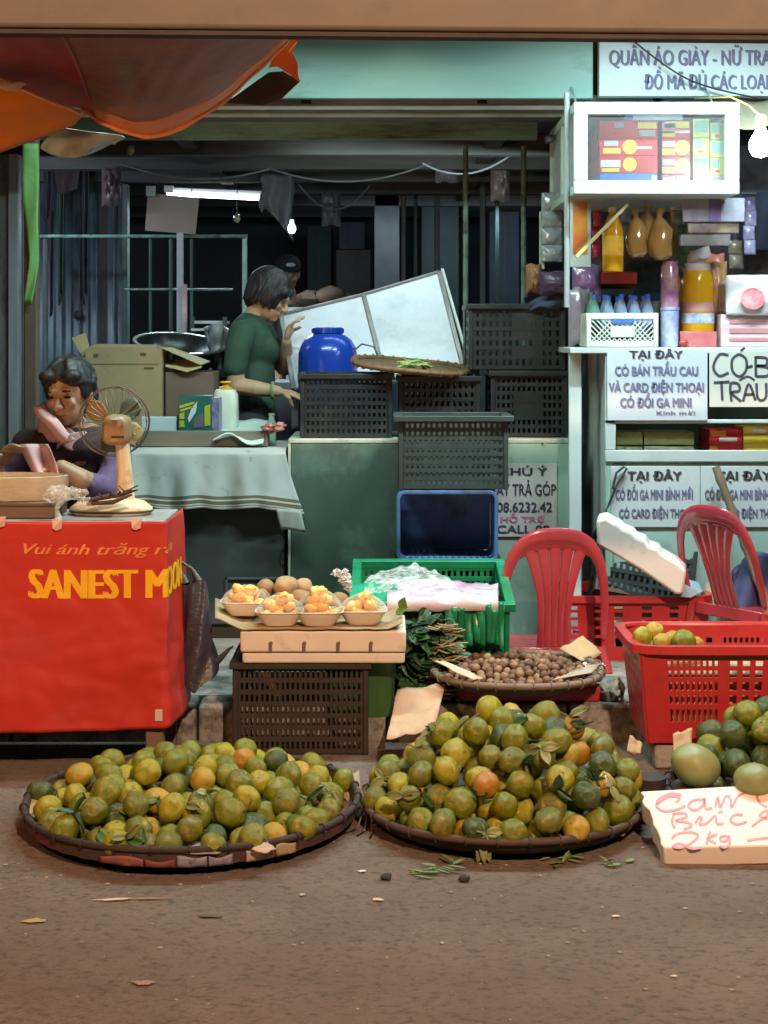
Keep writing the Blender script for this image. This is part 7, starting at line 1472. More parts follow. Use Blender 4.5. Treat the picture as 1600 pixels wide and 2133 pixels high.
# ================================================================== NUT TRAY
ny, nzr = 5.0, .225; nq = P(1076, 0, ny); NR = PX(178, ny)
low = thing('red_board', 'flat red plastic tray upside down under the nut tray', 'tray', (nq.x + .03, 5.12, PZ)); 
MB().bx(nq.x - .20, nq.x + .27, 4.98, 5.30, PZ + .003, nzr - .052).build('board', m_red, low, bevel=.008)
nut_t = tray('woven_tray', 'round dark woven tray heaped with small brown nuts', (nq.x, ny, nzr - .05), NR, .05, m_wovd, mat('grey_brown_rim', (.14, .10, .07), (.2, .15, .11), scale=25, rough=.8), rimr=.011)
def paper(label, pts, m, name='cardboard_piece', cat='cardboard', n=(8, 6), wv=.006, th=.003, group=None):
    A_, B2, C_, D_ = [P(*p) for p in pts]
    b = MB().grid(lambda a, c: (A_ * (1 - a) + B2 * a) * (1 - c) + (D_ * (1 - a) + C_ * a) * c + Vector((0, wv * fbm(a * 3, c * 3, A_.x), wv * fbm(a * 3 + 5, c * 3, A_.x))), *n)
    return tag(b.build(name, m, smooth=60, solid=th), label, cat, group)
m_card2 = mat('pale_cardboard', (.42, .30, .165), (.36, .25, .135), scale=5, rough=.85); m_card3 = mat('grey_card', (.34, .28, .20), (.28, .22, .15), scale=6, rough=.85)
paper('brown cardboard piece standing at the right back of the nut tray', [(1165, 1352, 5.16), (1214, 1322, 5.20), (1256, 1364, 5.16), (1212, 1378, 5.10)], m_card2)
paper('pale folded paper along the left front rim of the nut tray', [(905, 1378, 4.86), (925, 1376, 4.88), (1008, 1414, 4.78), (985, 1416, 4.765)], mat('tray_paper', (.48, .40, .30), (.40, .33, .24), rough=.8), 'folded_paper', 'paper')
paper('pale folded paper along the right front rim of the nut tray', [(1150, 1418, 4.80), (1200, 1392, 4.90), (1252, 1384, 5.0), (1232, 1402, 4.9)], mat('tray_paper_grey', (.40, .34, .27), (.32, .27, .20), rough=.8), 'folded_paper', 'paper')
paper('crumpled white paper scrap at the right end of the nut tray', [(1212, 1384, 5.08), (1250, 1380, 5.1), (1262, 1392, 5.05), (1222, 1394, 5.05)], mat('white_scrap', (.66, .62, .58), rough=.8), 'paper_scrap', 'paper', wv=.02)
paper('crumpled pale paper on the kerb right of the nut tray', [(1212, 1440, 5.0), (1262, 1420, 5.05), (1308, 1436, 5.0), (1290, 1456, 4.97)], m_card3, 'crumpled_paper', 'paper', wv=.05, n=(12, 8))
# drop fruit onto a tray: every next one settles at the lowest free place under a dome
def heap(cx, cy, R_, base, dome, rads, maxn, seed, tries=70, rim=1.0):
    rnd = random.Random(seed); out = []; cell = {}
    cs = max(rads) * 2.05
    def near(x, y):
        i, j = int(math.floor(x / cs)), int(math.floor(y / cs))
        return [q for a in (-1, 0, 1) for c in (-1, 0, 1) for q in cell.get((i + a, j + c), ())]
    fails = 0
    while len(out) < maxn and fails < 14:
        r = rnd.uniform(*rads); best = None
        for _ in range(tries):
            an = rnd.random() * 6.283; rr_ = math.sqrt(rnd.random()) * (R_ * rim - r * .6); x, y = rr_ * math.cos(an), rr_ * math.sin(an)
            z = base(rr_) + r
            for (X, Y_, Z_, r2) in near(x, y):
                d2 = (X - x) ** 2 + (Y_ - y) ** 2; s = (r + r2) * .97
                if d2 < s * s: z = max(z, Z_ + math.sqrt(s * s - d2))
            sc_ = z + r - dome(x, y)
            if sc_ > 0: continue
            if best is None or z < best[0]: best = (z, x, y, r)
        if best is None: fails += 1; continue
        z, x, y, r = best; out.append((x, y, z, r)); cell.setdefault((int(math.floor(x / cs)), int(math.floor(y / cs))), []).append((x, y, z, r))
    return [(cx + x, cy + y, z, r) for x, y, z, r in out]
def visible(balls, cams=((0, 0), (-.8, 0), (.8, 0), (0, .5)), minpx=.10, step=4):
    """keep the balls that show from the photograph's place or a step beside it"""
    keep = set()
    for cxm, dz in cams:
        buf = {}; cnt = {}; tot = {}
        order = sorted(range(len(balls)), key=lambda i: (balls[i][0] - cxm) ** 2 + balls[i][1] ** 2)
        for i in order:
            x, y, z, r = balls[i]; u = F * (x - cxm) / y; v = F * (H + dz - z) / y; R_ = F * r / y; n = 0; c = 0
            k = int(R_ / step) + 1
            for a in range(int((u - R_) / step), int((u + R_) / step) + 1):
                for e in range(int((v - R_) / step), int((v + R_) / step) + 1):
                    if (a * step + step / 2 - u) ** 2 + (e * step + step / 2 - v) ** 2 <= R_ * R_:
                        n += 1
                        if (a, e) not in buf: buf[(a, e)] = i; c += 1
            if n and c / n >= minpx: keep.add(i)
    return sorted(keep)
m_nut = [mat('brown_nut', (.21, .115, .062), (.15, .08, .043), scale=60, rough=.7, bump=.3, bscale=200), mat('light_nut', (.29, .175, .105), (.21, .12, .07), scale=60, rough=.7), mat('dark_nut', (.14, .075, .045), (.10, .052, .03), scale=60, rough=.75)]
nuts = heap(nq.x, ny, NR, lambda r: nzr - .036 + max(0, r / NR - .75) * .1, lambda x, y: nzr - .05 + .095 * math.sqrt(max(0, 1 - (math.hypot(x, y) / (NR * .93)) ** 2)) + .012, (.0125, .0145), 430, 5)
vis = visible(nuts, minpx=.25, step=2)
vis = sorted(vis, key=lambda i: nuts[i][1])[:296]
proto = {}
for k in range(6):
    b = MB().ball((0, 0, 0), 1.0, 12, 8, nz=.22, seed=k); o = b.build('nut', m_nut[k % 3], smooth=80, origin=(0, 0, 0)); proto[k] = o.data; bpy.data.objects.remove(o)
zone = {}
random.seed(77)
for i in vis:
    x, y, z, r = nuts[i]; k = random.randrange(6)
    o = bpy.data.objects.new('nut', proto[k]); COL.objects.link(o); o.location = (x, y, z); o.scale = (r * 1.04,) * 3; o.rotation_euler = (random.random() * 6, random.random() * 6, random.random() * 6)
    u = 800 + F * x / y; dep = 'front' if y < ny - NR * .25 else ('back' if y > ny + NR * .25 else 'middle'); sd = 'left end' if u < 990 else ('right end' if u > 1160 else 'centre')
    tag(o, '%s small brown nut in the %s of the nut heap, at its %s' % (('plain', 'pale', 'dark')[k % 3], dep, sd), 'nut', 'nuts heaped on the dark woven tray')

# ================================================================== ORANGES
def mat_orange(name, ca, cb, cc, thr):
    m = mat(name, ca, cb, scale=9, rough=.24, bump=.4, bscale=26, bdist=.02, spec=.5, dirt=cc, damt=thr, dscale=2.0, coat=.12); return m
OR = {
    'dull green': [mat_orange('green_orange_peel', (.105, .148, .007), (.20, .215, .010), (.42, .26, .012), .36), mat_orange('grey_green_orange_peel', (.095, .118, .014), (.15, .165, .018), (.34, .25, .02), .40)],
    'dark green': [mat_orange('dark_green_orange_peel', (.036, .068, .016), (.06, .09, .02), (.16, .15, .03), .28)],
    'yellow green': [mat_orange('yellow_green_orange_peel', (.26, .27, .010), (.42, .34, .012), (.12, .14, .025), .42)],
    'yellow': [mat_orange('yellow_orange_peel', (.50, .30, .022), (.36, .26, .028), (.20, .22, .03), .38)],
    'orange': [mat_orange('ripe_orange_peel', (.46, .20, .016), (.36, .18, .02), (.34, .26, .03), .3)]}
def orange_mesh(m, seed):
    rnd = random.Random(seed)
    b = MB().ball((0, 0, 0), 1.0, 28, 20, nz=.08, seed=seed)
    for i, q in enumerate(b.v):
        d = q.normalized(); k = 1 - .10 * max(0, d.z - .86) / .14 - .05 * max(0, -d.z - .9) / .1; b.v[i] = Vector((q.x * 1.02, q.y * 1.02, q.z * .95)) * k
    body = b.build('orange', m, smooth=80, origin=(0, 0, 0)); me = body.data; bpy.data.objects.remove(body); return me
b = MB().ball((0, 0, .875), (.085, .085, .05), 8, 6); o = b.build('calyx', mat('calyx', (.16, .14, .05), (.10, .09, .03), rough=.7), origin=(0, 0, 0)); calyx_me = o.data; bpy.data.objects.remove(o)
OM = {k: [orange_mesh(m, i * 3 + j) for i, m in enumerate(v) for j in range(2)] for k, v in OR.items()}
def place_oranges(balls, basket, weights, seed, group, small=False):
    rnd = random.Random(seed); ks = list(weights); ws = [weights[k] for k in ks]
    vis = visible(balls, minpx=.10)
    recs = []
    for i in vis:
        x, y, z, r = balls[i]; k = rnd.choices(ks, ws)[0]; recs.append([x, y, z, r, k])
    # rows from the front rim upwards, counted from the left: words that lead to one fruit
    recs.sort(key=lambda q: -(VH + (H - q[2]) * F / q[1]))
    ORD = ['first', 'second', 'third', 'fourth', 'fifth', 'sixth', 'seventh', 'eighth', 'ninth', 'tenth', 'eleventh', 'twelfth', 'thirteenth', 'fourteenth', 'fifteenth', 'sixteenth', 'seventeenth', 'eighteenth', 'nineteenth', 'twentieth']
    nrow = max(3, round(len(recs) / 16)); per = math.ceil(len(recs) / nrow)
    names = ['front rim row', 'second row up', 'third row up', 'fourth row up', 'fifth row up', 'sixth row up', 'seventh row up', 'eighth row up', 'ninth row up', 'tenth row up', 'eleventh row up', 'twelfth row up']
    for ri in range(nrow):
        row = recs[ri * per:(ri + 1) * per]; row.sort(key=lambda q: q[0] / q[1]); cnt = {}
        tot = {k: sum(1 for q in row if q[4] == k) for k in ks}
        for (x, y, z, r, k) in row:
            cnt[k] = cnt.get(k, 0) + 1
            nm = names[ri] if ri < nrow - 1 else 'top row'
            lab = ('the only %s orange' % k if tot[k] == 1 else '%s %s orange from the left' % (ORD[cnt[k] - 1], k)) + ' in the %s of the %s' % (nm, basket)
            o = bpy.data.objects.new('orange', rnd.choice(OM[k])); COL.objects.link(o); o.location = (x, y, z); s = r * rnd.uniform(.95, 1.03); o.scale = (s * rnd.uniform(.95, 1.04), s * rnd.uniform(.95, 1.04), s * rnd.uniform(.90, 1.02))
            o.rotation_euler = (rnd.uniform(-1.3, 1.3), rnd.uniform(-1.3, 1.3), rnd.random() * 6.28); tag(o, lab, 'orange', group)
            c = bpy.data.objects.new('calyx', calyx_me); COL.objects.link(c); c.parent = o
    return recs
m_bsk = mat('basket_weave_dark', (.050, .034, .027), (.028, .019, .016), scale=26, rough=.75, bump=.9, bscale=90, stretch=(1, 1, 4), dirt=(.02, .014, .012), damt=.35, dscale=11)
m_bskp = mat('basket_weave_reddish', (.075, .035, .032), (.04, .024, .024), scale=16, rough=.7, bump=.6, bscale=90, dirt=(.22, .045, .03), damt=.40, dscale=7)
LX, LY, LR = P(402, 0, 4.15).x, 4.15, .452
left_t = tray('basket', 'wide dark woven basket of small green oranges at the left', (LX, LY, 0), LR, .065, m_bskp, m_bsk, cat='basket', rimr=.009, flat=.84, seg=90)
CXc, CYc, CR = P(1046, 0, 4.17).x, 4.17, .382
mid_t = tray('basket', 'round dark woven basket under the tall heap of oranges in the middle', (CXc, CYc, 0), CR, .055, m_bsk, mat('rim_wood', (.085, .052, .035), (.05, .032, .022), scale=22, rough=.7), cat='basket', rimr=.010, flat=.80, seg=84)
base_l = lambda r: .018 + max(0, r / LR - .84) * .2; base_c = lambda r: .018 + max(0, r / CR - .80) * .16
def dome_l(x, y):
    q = math.hypot(x, (y + .01)) / (LR * .99); return (.100 + .080 * max(0, 1 - q ** 2.4) + .03 * noise.noise(Vector((x * 5, y * 5, 1)))) if q < 1 else .02
def dome_c(x, y):
    q = math.hypot(x - .02, y) / (CR * 1.03); return (.105 + .215 * max(0, 1 - q ** 2.2) + .02 * noise.noise(Vector((x * 5, y * 5, 3)))) if q < 1 else .02
lo = heap(LX, LY, LR, base_l, dome_l, (.033, .040), 300, 3, 90, 1.0)
place_oranges(lo, 'left basket', {'dull green': 62, 'dark green': 16, 'yellow green': 16, 'yellow': 5, 'orange': 0.7}, 5, 'oranges heaped in the left basket')
co_ = heap(CXc, CYc, CR, base_c, dome_c, (.034, .0405), 400, 8, 90, .99)
place_oranges(co_, 'middle basket', {'dull green': 56, 'dark green': 7, 'yellow green': 26, 'yellow': 13, 'orange': 3.5}, 9, 'oranges heaped in the middle basket')
# right heap: on a flat sack behind the foam sign
RX, RY = P(1600, 0, 4.28).x, 4.30
t = tray('basket', 'flat woven basket at the right edge behind the pink lettered foam sign', (RX + .02, RY, 0), .30, .04, m_bsk, None, cat='basket', rimr=.010, flat=.78)
ro = heap(RX + .03, RY + .03, .29, lambda r: .018 + max(0, r / .29 - .78) * .12, lambda x, y: (.05 + .235 * max(0, 1 - (math.hypot(x, y - .05) / .30) ** 2)), (.038, .046), 120, 15, 90)
ro = [q for q in ro if not ((q[0] - P(1448, 0, 4.12).x) ** 2 + (q[1] - 4.12) ** 2 < .115 ** 2)]
place_oranges(ro, 'right basket', {'dark green': 55, 'dull green': 34, 'yellow': 8}, 19, 'green oranges heaped in the right basket')
m_pom = mat('pomelo_peel', (.24, .25, .08), (.18, .20, .07), scale=5, rough=.5, bump=.3, bscale=300, bdist=.001, dirt=(.3, .25, .1), damt=.3, dscale=18)
q = P(1449, 1594, 4.12); rp = PX(50, 4.12)
t = thing('pomelo', 'big pale green pomelo right of the middle basket', 'pomelo', (q.x, 4.12, q.z - rp * .9)); MB().ball(q, (rp * 1.04, rp, rp * .86), 32, 22, Euler((0, .35, 0)).to_matrix(), .06, 4).build('fruit', m_pom, t, smooth=80); MB().ball(q + Vector((-.012, 0, rp * .83)), (.006, .006, .004), 8, 6).build('stem', m_stem, t)
q = P(1572, 1626, 4.02); t = thing('pomelo', 'smaller pale green pomelo half hidden behind the foam sign', 'pomelo', (q.x, 4.02, .05)); rp2 = PX(44, 4.02); MB().ball(q, (rp2, rp2, rp2 * .8), 28, 20, None, .06, 9).build('fruit', m_pom, t, smooth=80); MB().ball(q + Vector((0, 0, rp2 * .79)), (.006, .006, .004), 8, 6).build('stem', m_stem, t)
t = thing('support_pile', 'flat folded sacks under the two pomelos', 'sack', (P(1480, 0, 4.1).x, 4.12, 0)); MB().bx(P(1410, 0, 4.1).x, P(1500, 0, 4.1).x, 4.05, 4.2, .002, P(0, 1594, 4.12).z - rp * .84).build('sack_fold', m_bsk, t, bevel=.02)
t = thing('watermelon_like_fruit', 'dark green round squash between the middle basket and the pomelo', 'squash', (P(1350, 0, 4.2).x, 4.2, .02)); q = P(1352, 1588, 4.2); rr3 = PX(40, 4.2)
t.name = 'squash'
MB().lathe([(0, -rr3 * .8)] + [(rr3 * math.sin(math.pi * k / 12), -rr3 * .8 * math.cos(math.pi * k / 12)) for k in range(1, 12)] + [(0, rr3 * .74)], 40, q, wob=lambda p: Vector((p.x, p.y, p.z)) * (1 + .035 * math.cos(8 * math.atan2(p.y, p.x)))).build('fruit', mat('squash_peel', (.03, .05, .014), (.05, .07, .022), scale=12, rough=.4), t, smooth=80)
MB().tube([q + Vector((0, 0, rr3 * .7)), q + Vector((.008, -.005, rr3 * .95))], .006, 6).build('stem', m_stem, t)
W[t.name] = Matrix.Translation(t.location)
MB().lathe([(0, .002), (rr3 * .7, .002), (rr3 * .9, q.z - rr3 * .72), (0, q.z - rr3 * .72)], 20, (q.x, 4.2, 0)).build('straw_ring', m_bsk, t)
# leaves among the fruit
GL = 'leaves lying among the oranges'
spots = [(120, 1650, 'l'), (150, 1700, 'l'), (205, 1735, 'l'), (260, 1745, 'l'), (300, 1760, 'l'), (245, 1690, 'l'), (430, 1655, 'l'), (395, 1680, 'l'), (505, 1690, 'l'), (598, 1715, 'l'), (330, 1665, 'l'), (545, 1668, 'l'), (640, 1668, 'l'), (690, 1655, 'l'), (500, 1770, 'l'), (180, 1665, 'l'),
         (905, 1520, 'm'), (800, 1620, 'm'), (840, 1660, 'm'), (905, 1680, 'm'), (1050, 1620, 'm'), (1085, 1590, 'm'), (1100, 1500, 'm'), (1190, 1495, 'm'), (1240, 1625, 'm'), (1130, 1560, 'm'), (955, 1595, 'm'), (990, 1650, 'm'), (1215, 1510, 'm'), (1010, 1735, 'm'), (1270, 1640, 'm'), (870, 1560, 'm'), (980, 1500, 'm'), (1165, 1640, 'm')]
rnd = random.Random(6); m_lv = [m_lf, mat('olive_leaf', (.12, .14, .04), (.17, .18, .06), scale=12, rough=.5), mat('pale_leaf', (.26, .30, .14), (.2, .25, .1), scale=12, rough=.5), m_lfd]
def surf(u, v, balls):
    """nearest fruit surface seen at that pixel"""
    d = Vector(((u - 800) / F, 1, -(v - VH) / F)).normalized(); o = Vector((0, 0, H)); best = None
    for (x, y, z, r) in balls:
        c = Vector((x, y, z)) - o; tt = c.dot(d); d2 = c.length_squared - tt * tt
        if d2 < r * r:
            s = tt - math.sqrt(r * r - d2)
            if best is None or s < best[0]: best = (s, (o + d * s - Vector((x, y, z))).normalized())
    return (None, None) if best is None else (o + d * best[0], best[1])
seen = {}
for i, (u, v, w_) in enumerate(spots):
    p, n = surf(u, v, lo if w_ == 'l' else co_)
    if p is None: continue
    k = rnd.choices([0, 1, 2, 3], [3, 4, 2, 3])[0]; b = MB(); nl = rnd.choice((1, 2, 2, 3))
    for j in range(nl): leaf(b, p + n * .004, Vector((rnd.uniform(-1, 1), rnd.uniform(-.6, .3), rnd.uniform(-.7, .7))) - n * .1, n + Vector((rnd.uniform(-.3, .3), 0, rnd.uniform(-.3, .3))), rnd.uniform(.034, .056), rnd.uniform(.010, .016), rnd.uniform(.2, .8))
    b.tube([p + n * .002, p + n * .012 + Vector((rnd.uniform(-.03, .03), -.01, .01))], .0016, 5)
    side = 'left' if u < (400 if w_ == 'l' else 1046) - 150 else ('right' if u > (400 if w_ == 'l' else 1046) + 150 else 'centre')
    hgt = 'low' if v > (1700 if w_ == 'l' else 1650) else ('high' if v < (1660 if w_ == 'l' else 1560) else 'halfway up'); cname = ('mid green', 'olive', 'pale green', 'dark green')[k]
    key = (w_, side, hgt, cname, nl); seen[key] = seen.get(key, 0) + 1
    lab = '%s %s %s on the %s heap, at its %s' % (cname, ('single leaf', 'pair of leaves', 'sprig of three leaves')[nl - 1], hgt, 'left' if w_ == 'l' else 'middle', {'left': 'left side', 'right': 'right side', 'centre': 'centre'}[side])
    if seen[key] > 1: lab = 'second ' + lab if seen[key] == 2 else 'third ' + lab
    tag(b.build('leaf', m_lv[k], smooth=70, solid=.0009), lab, 'leaf', GL)
# cardboard and papers around the baskets
paper('pale cardboard disc standing behind the left orange heap', [(150, 1648, 4.50), (172, 1598, 4.56), (330, 1592, 4.58), (345, 1640, 4.50)], m_card2, wv=.012, n=(14, 8))
paper('small pale cardboard corner at the left end of the left basket', [(48, 1664, 4.14), (92, 1640, 4.2), (100, 1690, 4.12), (70, 1712, 4.08)], m_card2)
paper('pale cardboard flap between the left and the middle basket', [(690, 1636, 4.30), (748, 1606, 4.34), (752, 1668, 4.26), (728, 1674, 4.22)], m_card3)
paper('tall pale cardboard behind the left side of the middle heap', [(828, 1438, 4.86), (928, 1424, 4.90), (905, 1520, 4.66), (805, 1540, 4.60)], mat('peach_cardboard', (.50, .33, .21), (.42, .27, .17), scale=8, rough=.8, dirt=(.30, .20, .13), damt=.25, dscale=12), n=(10, 10), wv=.012)
paper('brown cardboard flap at the right front rim of the middle basket', [(1215, 1742, 3.93), (1280, 1692, 4.0), (1316, 1720, 3.99), (1300, 1742, 3.95)], mat('brown_card_flap', (.26, .15, .09), (.2, .11, .065), rough=.85), wv=.008)
paper('tan cardboard tab standing left of the big pomelo', [(1402, 1530, 4.3), (1442, 1514, 4.32), (1440, 1560, 4.28), (1404, 1570, 4.26)], m_card2)
paper('pale cardboard tip right of the middle heap', [(1312, 1532, 4.34), (1338, 1546, 4.34), (1334, 1572, 4.3), (1306, 1566, 4.3)], m_card2)
paper('mauve paper scrap under the front oranges of the left basket', [(362, 1776, 3.70), (432, 1752, 3.76), (470, 1764, 3.75), (452, 1780, 3.70)], mat('mauve_paper', (.34, .28, .32), rough=.75), 'paper_scrap', 'paper', wv=.004)
paper('peach paper scrap at the front rim of the left basket', [(524, 1770, 3.72), (556, 1754, 3.76), (576, 1768, 3.745), (548, 1778, 3.715)], mat('peach_paper', (.5, .36, .26), rough=.75), 'paper_scrap', 'paper', wv=.004)
for u0, u1, z0_, z1_, c, lab in ((372, 432, .012, .055, (.27, .26, .36), 'lavender paper patch on the front wall of the left basket, left one'), (436, 484, .014, .052, (.24, .22, .30), 'lavender paper patch on the front wall of the left basket, right one'), (512, 566, .022, .058, (.42, .34, .28), 'pale paper patch right of the lavender ones on the left basket'), (572, 612, .026, .058, (.40, .30, .20), 'tan paper patch at the right front wall of the left basket'), (206, 300, .010, .050, (.26, .075, .065), 'dull red paper patch at the left front wall of the left basket'), (304, 366, .012, .046, (.22, .05, .04), 'dark red paper patch next to the lavender ones on the left basket')):
    def wp(a, c_):
        x = (u0 + (u1 - u0) * a - 800) * 3.72 / F - LX; z = z0_ + (z1_ - z0_) * c_ + .004 * math.sin(a * 5 + u0); r = LR * (.84 + .14 * min(1, max(0, z - .009) / .020) + .01 * max(0, z - .029) / .036) + .006; return Vector((LX + x, LY - math.sqrt(max(0, r * r - x * x)), z))
    tag(MB().grid(wp, 10, 5).build('paper_patch', mat('patch_paper', c, rough=.75, dirt=(.1, .08, .08), damt=.3, dscale=40), smooth=60, solid=.0015), lab, 'paper')
b = MB(); random.seed(14)
for i in range(3):
    p0 = P(744 + 8 * i, 1640 + 5 * i, 4.18 - .02 * i); b.tube(smooth_path([p0, p0 + Vector((.015, -.05, -.04)), p0 + Vector((.0 + .01 * i, -.10, -.085)), p0 + Vector((-.03 + .022 * i, -.14, -.125 - .004 * i))], 4), .0024, 6)
for q in b.v: q.z = max(q.z, .002)
tag(b.build('straw_rope', mat('grey_straw_rope', (.24, .18, .13), (.16, .12, .09), scale=30, rough=.85), smooth=60), 'frayed grey straw rope hanging between the left and the middle basket', 'rope')

# ================================================================== FOAM SIGN with pink handwriting
A0, B0, C0, D0 = P(1384, 1766, 3.80), P(1760, 1758, 3.78), P(1760, 1624, 4.02), P(1334, 1648, 4.02)
nrm = (B0 - A0).cross(D0 - A0).normalized();
if nrm.z < 0: nrm = -nrm
t = thing('foam_sign', 'white foam slab with pink handwritten words leaning on the fruit at lower right', 'sign', (A0.x + .15, 3.85, 0))
edge = []; rnd = random.Random(2)
for k in range(13): f = k / 12; p = D0.lerp(A0, f); edge.append(p + Vector((rnd.uniform(-.006, .006), 0, 0)) * (0 < k < 12))
top = edge + [B0, C0]
low_ = [Vector((p.x + (.0 if i else .0), p.y, 0)) for i, p in enumerate(top)]
b = MB(); th = .056; b.prism(top, nrm * -th); o = b.build('slab', mat('pink_lit_styrofoam', (.80, .70, .64), (.76, .65, .59), scale=9, rough=.65, bump=.3, bscale=160), t, bevel=.004, smooth=30)
m_pink = mat('pink_marker', (.66, .16, .20), (.60, .22, .24), scale=40, rough=.5)
b = MB()
ex = (B0 - A0); ey = (D0 - A0)
def sgn(u, v):       # photo pixel on the slanted face -> point just above the face
    d = Vector(((u - 800) / F, 1, -(v - VH) / F)); o = Vector((0, 0, H)); tt = (A0 - o).dot(nrm) / d.dot(nrm); return o + d * tt + nrm * .0012
def sk(pts, w=5.0): stroke(b, smooth_path(pts, 6), w, sgn)
sk([(1420, 1656), (1398, 1654), (1374, 1664), (1368, 1680), (1384, 1690), (1412, 1686), (1428, 1678)]); sk([(1368, 1676), (1392, 1660), (1416, 1662), (1408, 1672)])
sk([(1466, 1666), (1444, 1668), (1434, 1680), (1448, 1688), (1464, 1678), (1468, 1664), (1470, 1684), (1484, 1684)]); sk([(1490, 1682), (1496, 1662), (1500, 1682), (1512, 1660), (1522, 1664), (1524, 1682), (1536, 1662), (1552, 1652), (1572, 1650), (1582, 1672), (1598, 1682)])
sk([(1404, 1696), (1400, 1712), (1406, 1726)], 5); sk([(1400, 1696), (1424, 1694), (1430, 1702), (1408, 1710), (1434, 1714), (1440, 1722), (1424, 1728)]); sk([(1448, 1716), (1456, 1704), (1462, 1704), (1458, 1718), (1474, 1714), (1490, 1700), (1494, 1716), (1508, 1716)]); sk([(1496, 1694), (1506, 1690)], 4); sk([(1548, 1698), (1530, 1698), (1522, 1710), (1536, 1718), (1556, 1712)]); sk([(1566, 1722), (1582, 1710), (1594, 1704), (1600, 1690), (1590, 1692), (1584, 1702), (1612, 1708)])
sk([(1400, 1748), (1410, 1738), (1436, 1734), (1454, 1740), (1444, 1754), (1420, 1766), (1402, 1764), (1416, 1758), (1440, 1768), (1462, 1766)]); sk([(1480, 1732), (1474, 1748), (1472, 1760)]); sk([(1494, 1738), (1476, 1748), (1492, 1758)]); sk([(1514, 1742), (1502, 1744), (1502, 1752), (1514, 1752), (1518, 1742), (1520, 1758), (1510, 1766), (1500, 1762)]); sk([(1556, 1752), (1578, 1748), (1600, 1746), (1640, 1742)])
b.build('lettering', m_pink, t, smooth=0)
sup = thing('prop_block', 'dark wooden block propping the back of the foam sign', 'block', (D0.x + .25, 4.0, 0)); MB().bx(D0.x + .10, D0.x + .5, 3.955, 3.99, 0, .055).build('wood', m_tw, sup)
# oranges in the red basket
for i, (u, v, y, r, k, lab) in enumerate(((1364, 1315, 4.74, 20, 'yellow', 'bright yellow orange lying highest in the big red basket'), (1338, 1327, 4.70, 21, 'yellow green', 'greenish orange at the left end of the big red basket'), (1379, 1337, 4.68, 19, 'yellow', 'yellow orange half sunk in front in the big red basket'), (1424, 1336, 4.72, 25, 'dull green', 'brownish green orange at the right of those in the big red basket'), (1400, 1332, 4.78, 18, 'orange', 'orange behind the brownish green one in the big red basket'), (1452, 1342, 4.74, 17, 'orange', 'small orange at the far right in the big red basket'), (1350, 1350, 4.80, 24, 'dull green', 'green orange lying deepest in the big red basket'))):
    q = P(u, v, y); s = PX(r, y); o = bpy.data.objects.new('orange', OM[k][0]); COL.objects.link(o); o.location = q; o.scale = (s, s, s); o.rotation_euler = (.6 + i, .3, i); tag(o, lab, 'orange', 'oranges in the big red basket'); c = bpy.data.objects.new('calyx', calyx_me); COL.objects.link(c); c.parent = o

# ================================================================== BITS ON THE ROAD
def ground(u, v): y = H * F / (v - VH); return Vector(((u - 800) * y / F, y, 0))
m_gl = mat('wilted_leaf', (.16, .25, .09), (.10, .17, .06), scale=16, rough=.6); m_yl = mat('yellow_leaf', (.38, .32, .10), (.3, .26, .1), rough=.6); m_cr = mat('cream_chip', (.62, .52, .38), (.5, .42, .3), rough=.7)
b = MB(); random.seed(17)
for i in range(12): leaf(b, ground(862 + 8 * i + random.uniform(-8, 8), 1822 - 1.2 * i + random.uniform(-4, 8)) + Vector((0, 0, .003 + .001 * i)), (random.uniform(.2, 1) * random.choice((-1, 1)), random.uniform(-.6, .6), .08), (random.uniform(-.3, .3), 0, 1), random.uniform(.03, .06), random.uniform(.004, .009), .2)
tag(b.build('wilted_leaves', m_gl, smooth=60, solid=.0008), 'wilted green leaf sprig lying on the road before the middle basket', 'leaves')
b = MB(); random.seed(18)
for i in range(16): leaf(b, ground(random.uniform(1130, 1320), random.uniform(1788, 1806)) + Vector((0, 0, .004)), (random.uniform(-1, 1), random.uniform(-.5, .5), .1), (random.uniform(-.4, .4), 0, 1), random.uniform(.02, .045), random.uniform(.004, .008), .2)
tag(b.build('leaf_scraps', m_gl, smooth=60, solid=.0008), 'scattered leaf scraps along the front of the middle basket', 'leaves', kind='stuff')
b = MB(); p = P(1005, 1740, 3.83)
for d in ((.3, -.4, -1), (-.2, -.3, -1), (.05, -.5, -1)): leaf(b, p, d, (0, -1, .2), .07, .012, .2)
tag(b.build('drooping_leaf', mat('drooping_leaf', (.17, .18, .07), (.12, .14, .05), rough=.5), smooth=70, solid=.0009), 'drooping olive leaves hanging over the front rim of the middle basket', 'leaf')
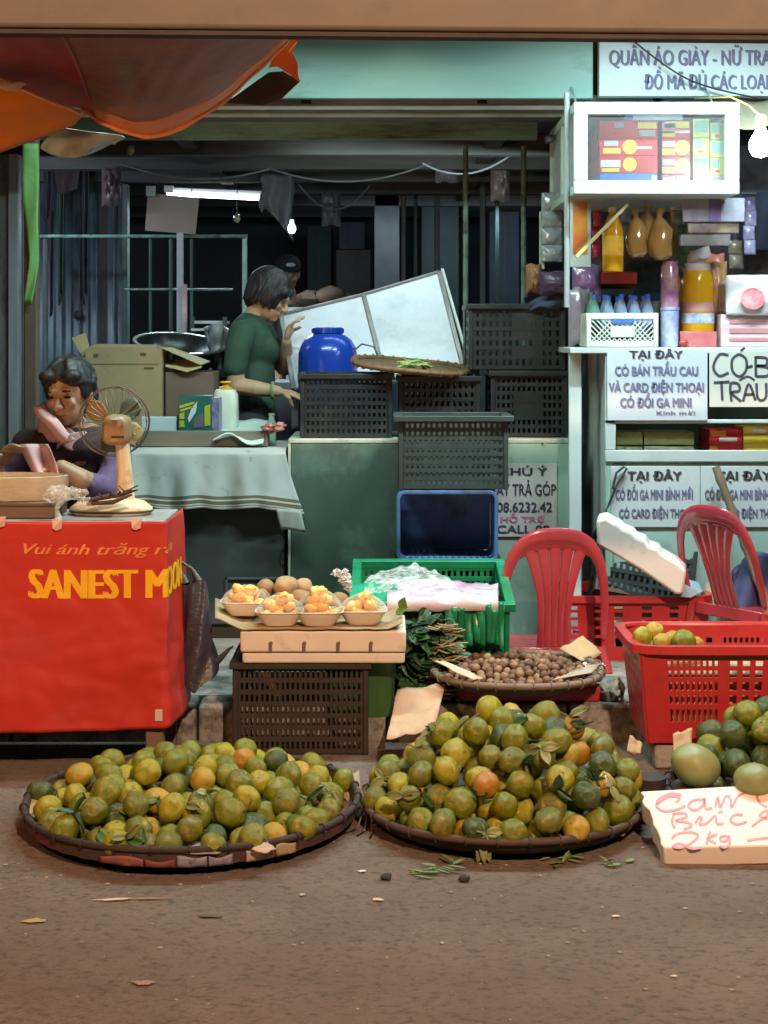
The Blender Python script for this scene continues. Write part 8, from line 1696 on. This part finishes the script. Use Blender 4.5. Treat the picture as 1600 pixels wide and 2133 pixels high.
def chip(name, lab, cat, u, v, L_, w_, m, an, th=.0022):
    q = ground(u, v); R = Matrix.Rotation(an, 3, 'Z'); b = MB(); n = 9
    b.prism([q + R @ Vector((L_ * math.cos(2 * math.pi * k / n) * (1 + .4 * math.sin(k * 2.3 + u)), w_ * math.sin(2 * math.pi * k / n) * (1 + .2 * math.cos(k * 3.1)), .003)) for k in range(n)], (0, 0, th)); return tag(b.build(name, m, bevel=.001), lab, cat)
chip('wood_splinter', 'long cream wood splinter on the road before the left basket', 'splinter', 238, 1877, .042, .006, m_cr, .12)
chip('wood_splinter', 'thin brownish splinter right of the long cream one', 'splinter', 310, 1875, .036, .003, mat('brown_chip', (.36, .24, .16), rough=.8), .03)
chip('fallen_leaf', 'small yellowish leaf on the road at the far left', 'leaf', 72, 1921, .024, .012, m_yl, .1)
chip('fallen_leaf', 'dark greenish leaf on the road below the left basket', 'leaf', 435, 1911, .024, .009, mat('dark_leaf_scrap', (.10, .10, .05), rough=.7), -.1)
chip('paper_chip', 'small white paper chip on the road right of the left basket', 'chip', 754, 1818, .011, .006, mat('white_chip', (.7, .68, .62), rough=.7), .2)
chip('paper_chip', 'cream paper chip on the road under the gap between the baskets', 'chip', 786, 1877, .013, .007, m_cr, -.2)
chip('green_scrap', 'tiny pale green scrap on the road right of the splinters', 'scrap', 629, 1867, .007, .006, mat('mint_scrap', (.4, .48, .32), rough=.7), .5)
chip('paper_chip', 'tiny pale chip on the road far to the right', 'chip', 1282, 1912, .010, .005, m_cr, .1)
chip('paper_chip', 'tiny pale chip on the road lowest of those at the right', 'chip', 1405, 2037, .008, .004, m_cr, .0)
chip('pebble', 'pinkish stone chip flush in the road at lower left', 'stone', 300, 2052, .024, .010, mat('pink_stone', (.32, .23, .19), rough=.8), -.1, .003)
for i, (u, v) in enumerate(((806, 1833), (968, 1836))):
    q = ground(u, v); b = MB().ball(q + Vector((0, 0, .008)), (.014, .011, .009), 12, 8, nz=.5, seed=i); tag(b.build('dark_pebble', m_beam, smooth=70), ('dark pebble on the road left of the wilted leaves', 'dark pebble on the road in the wilted leaves')[i], 'pebble')
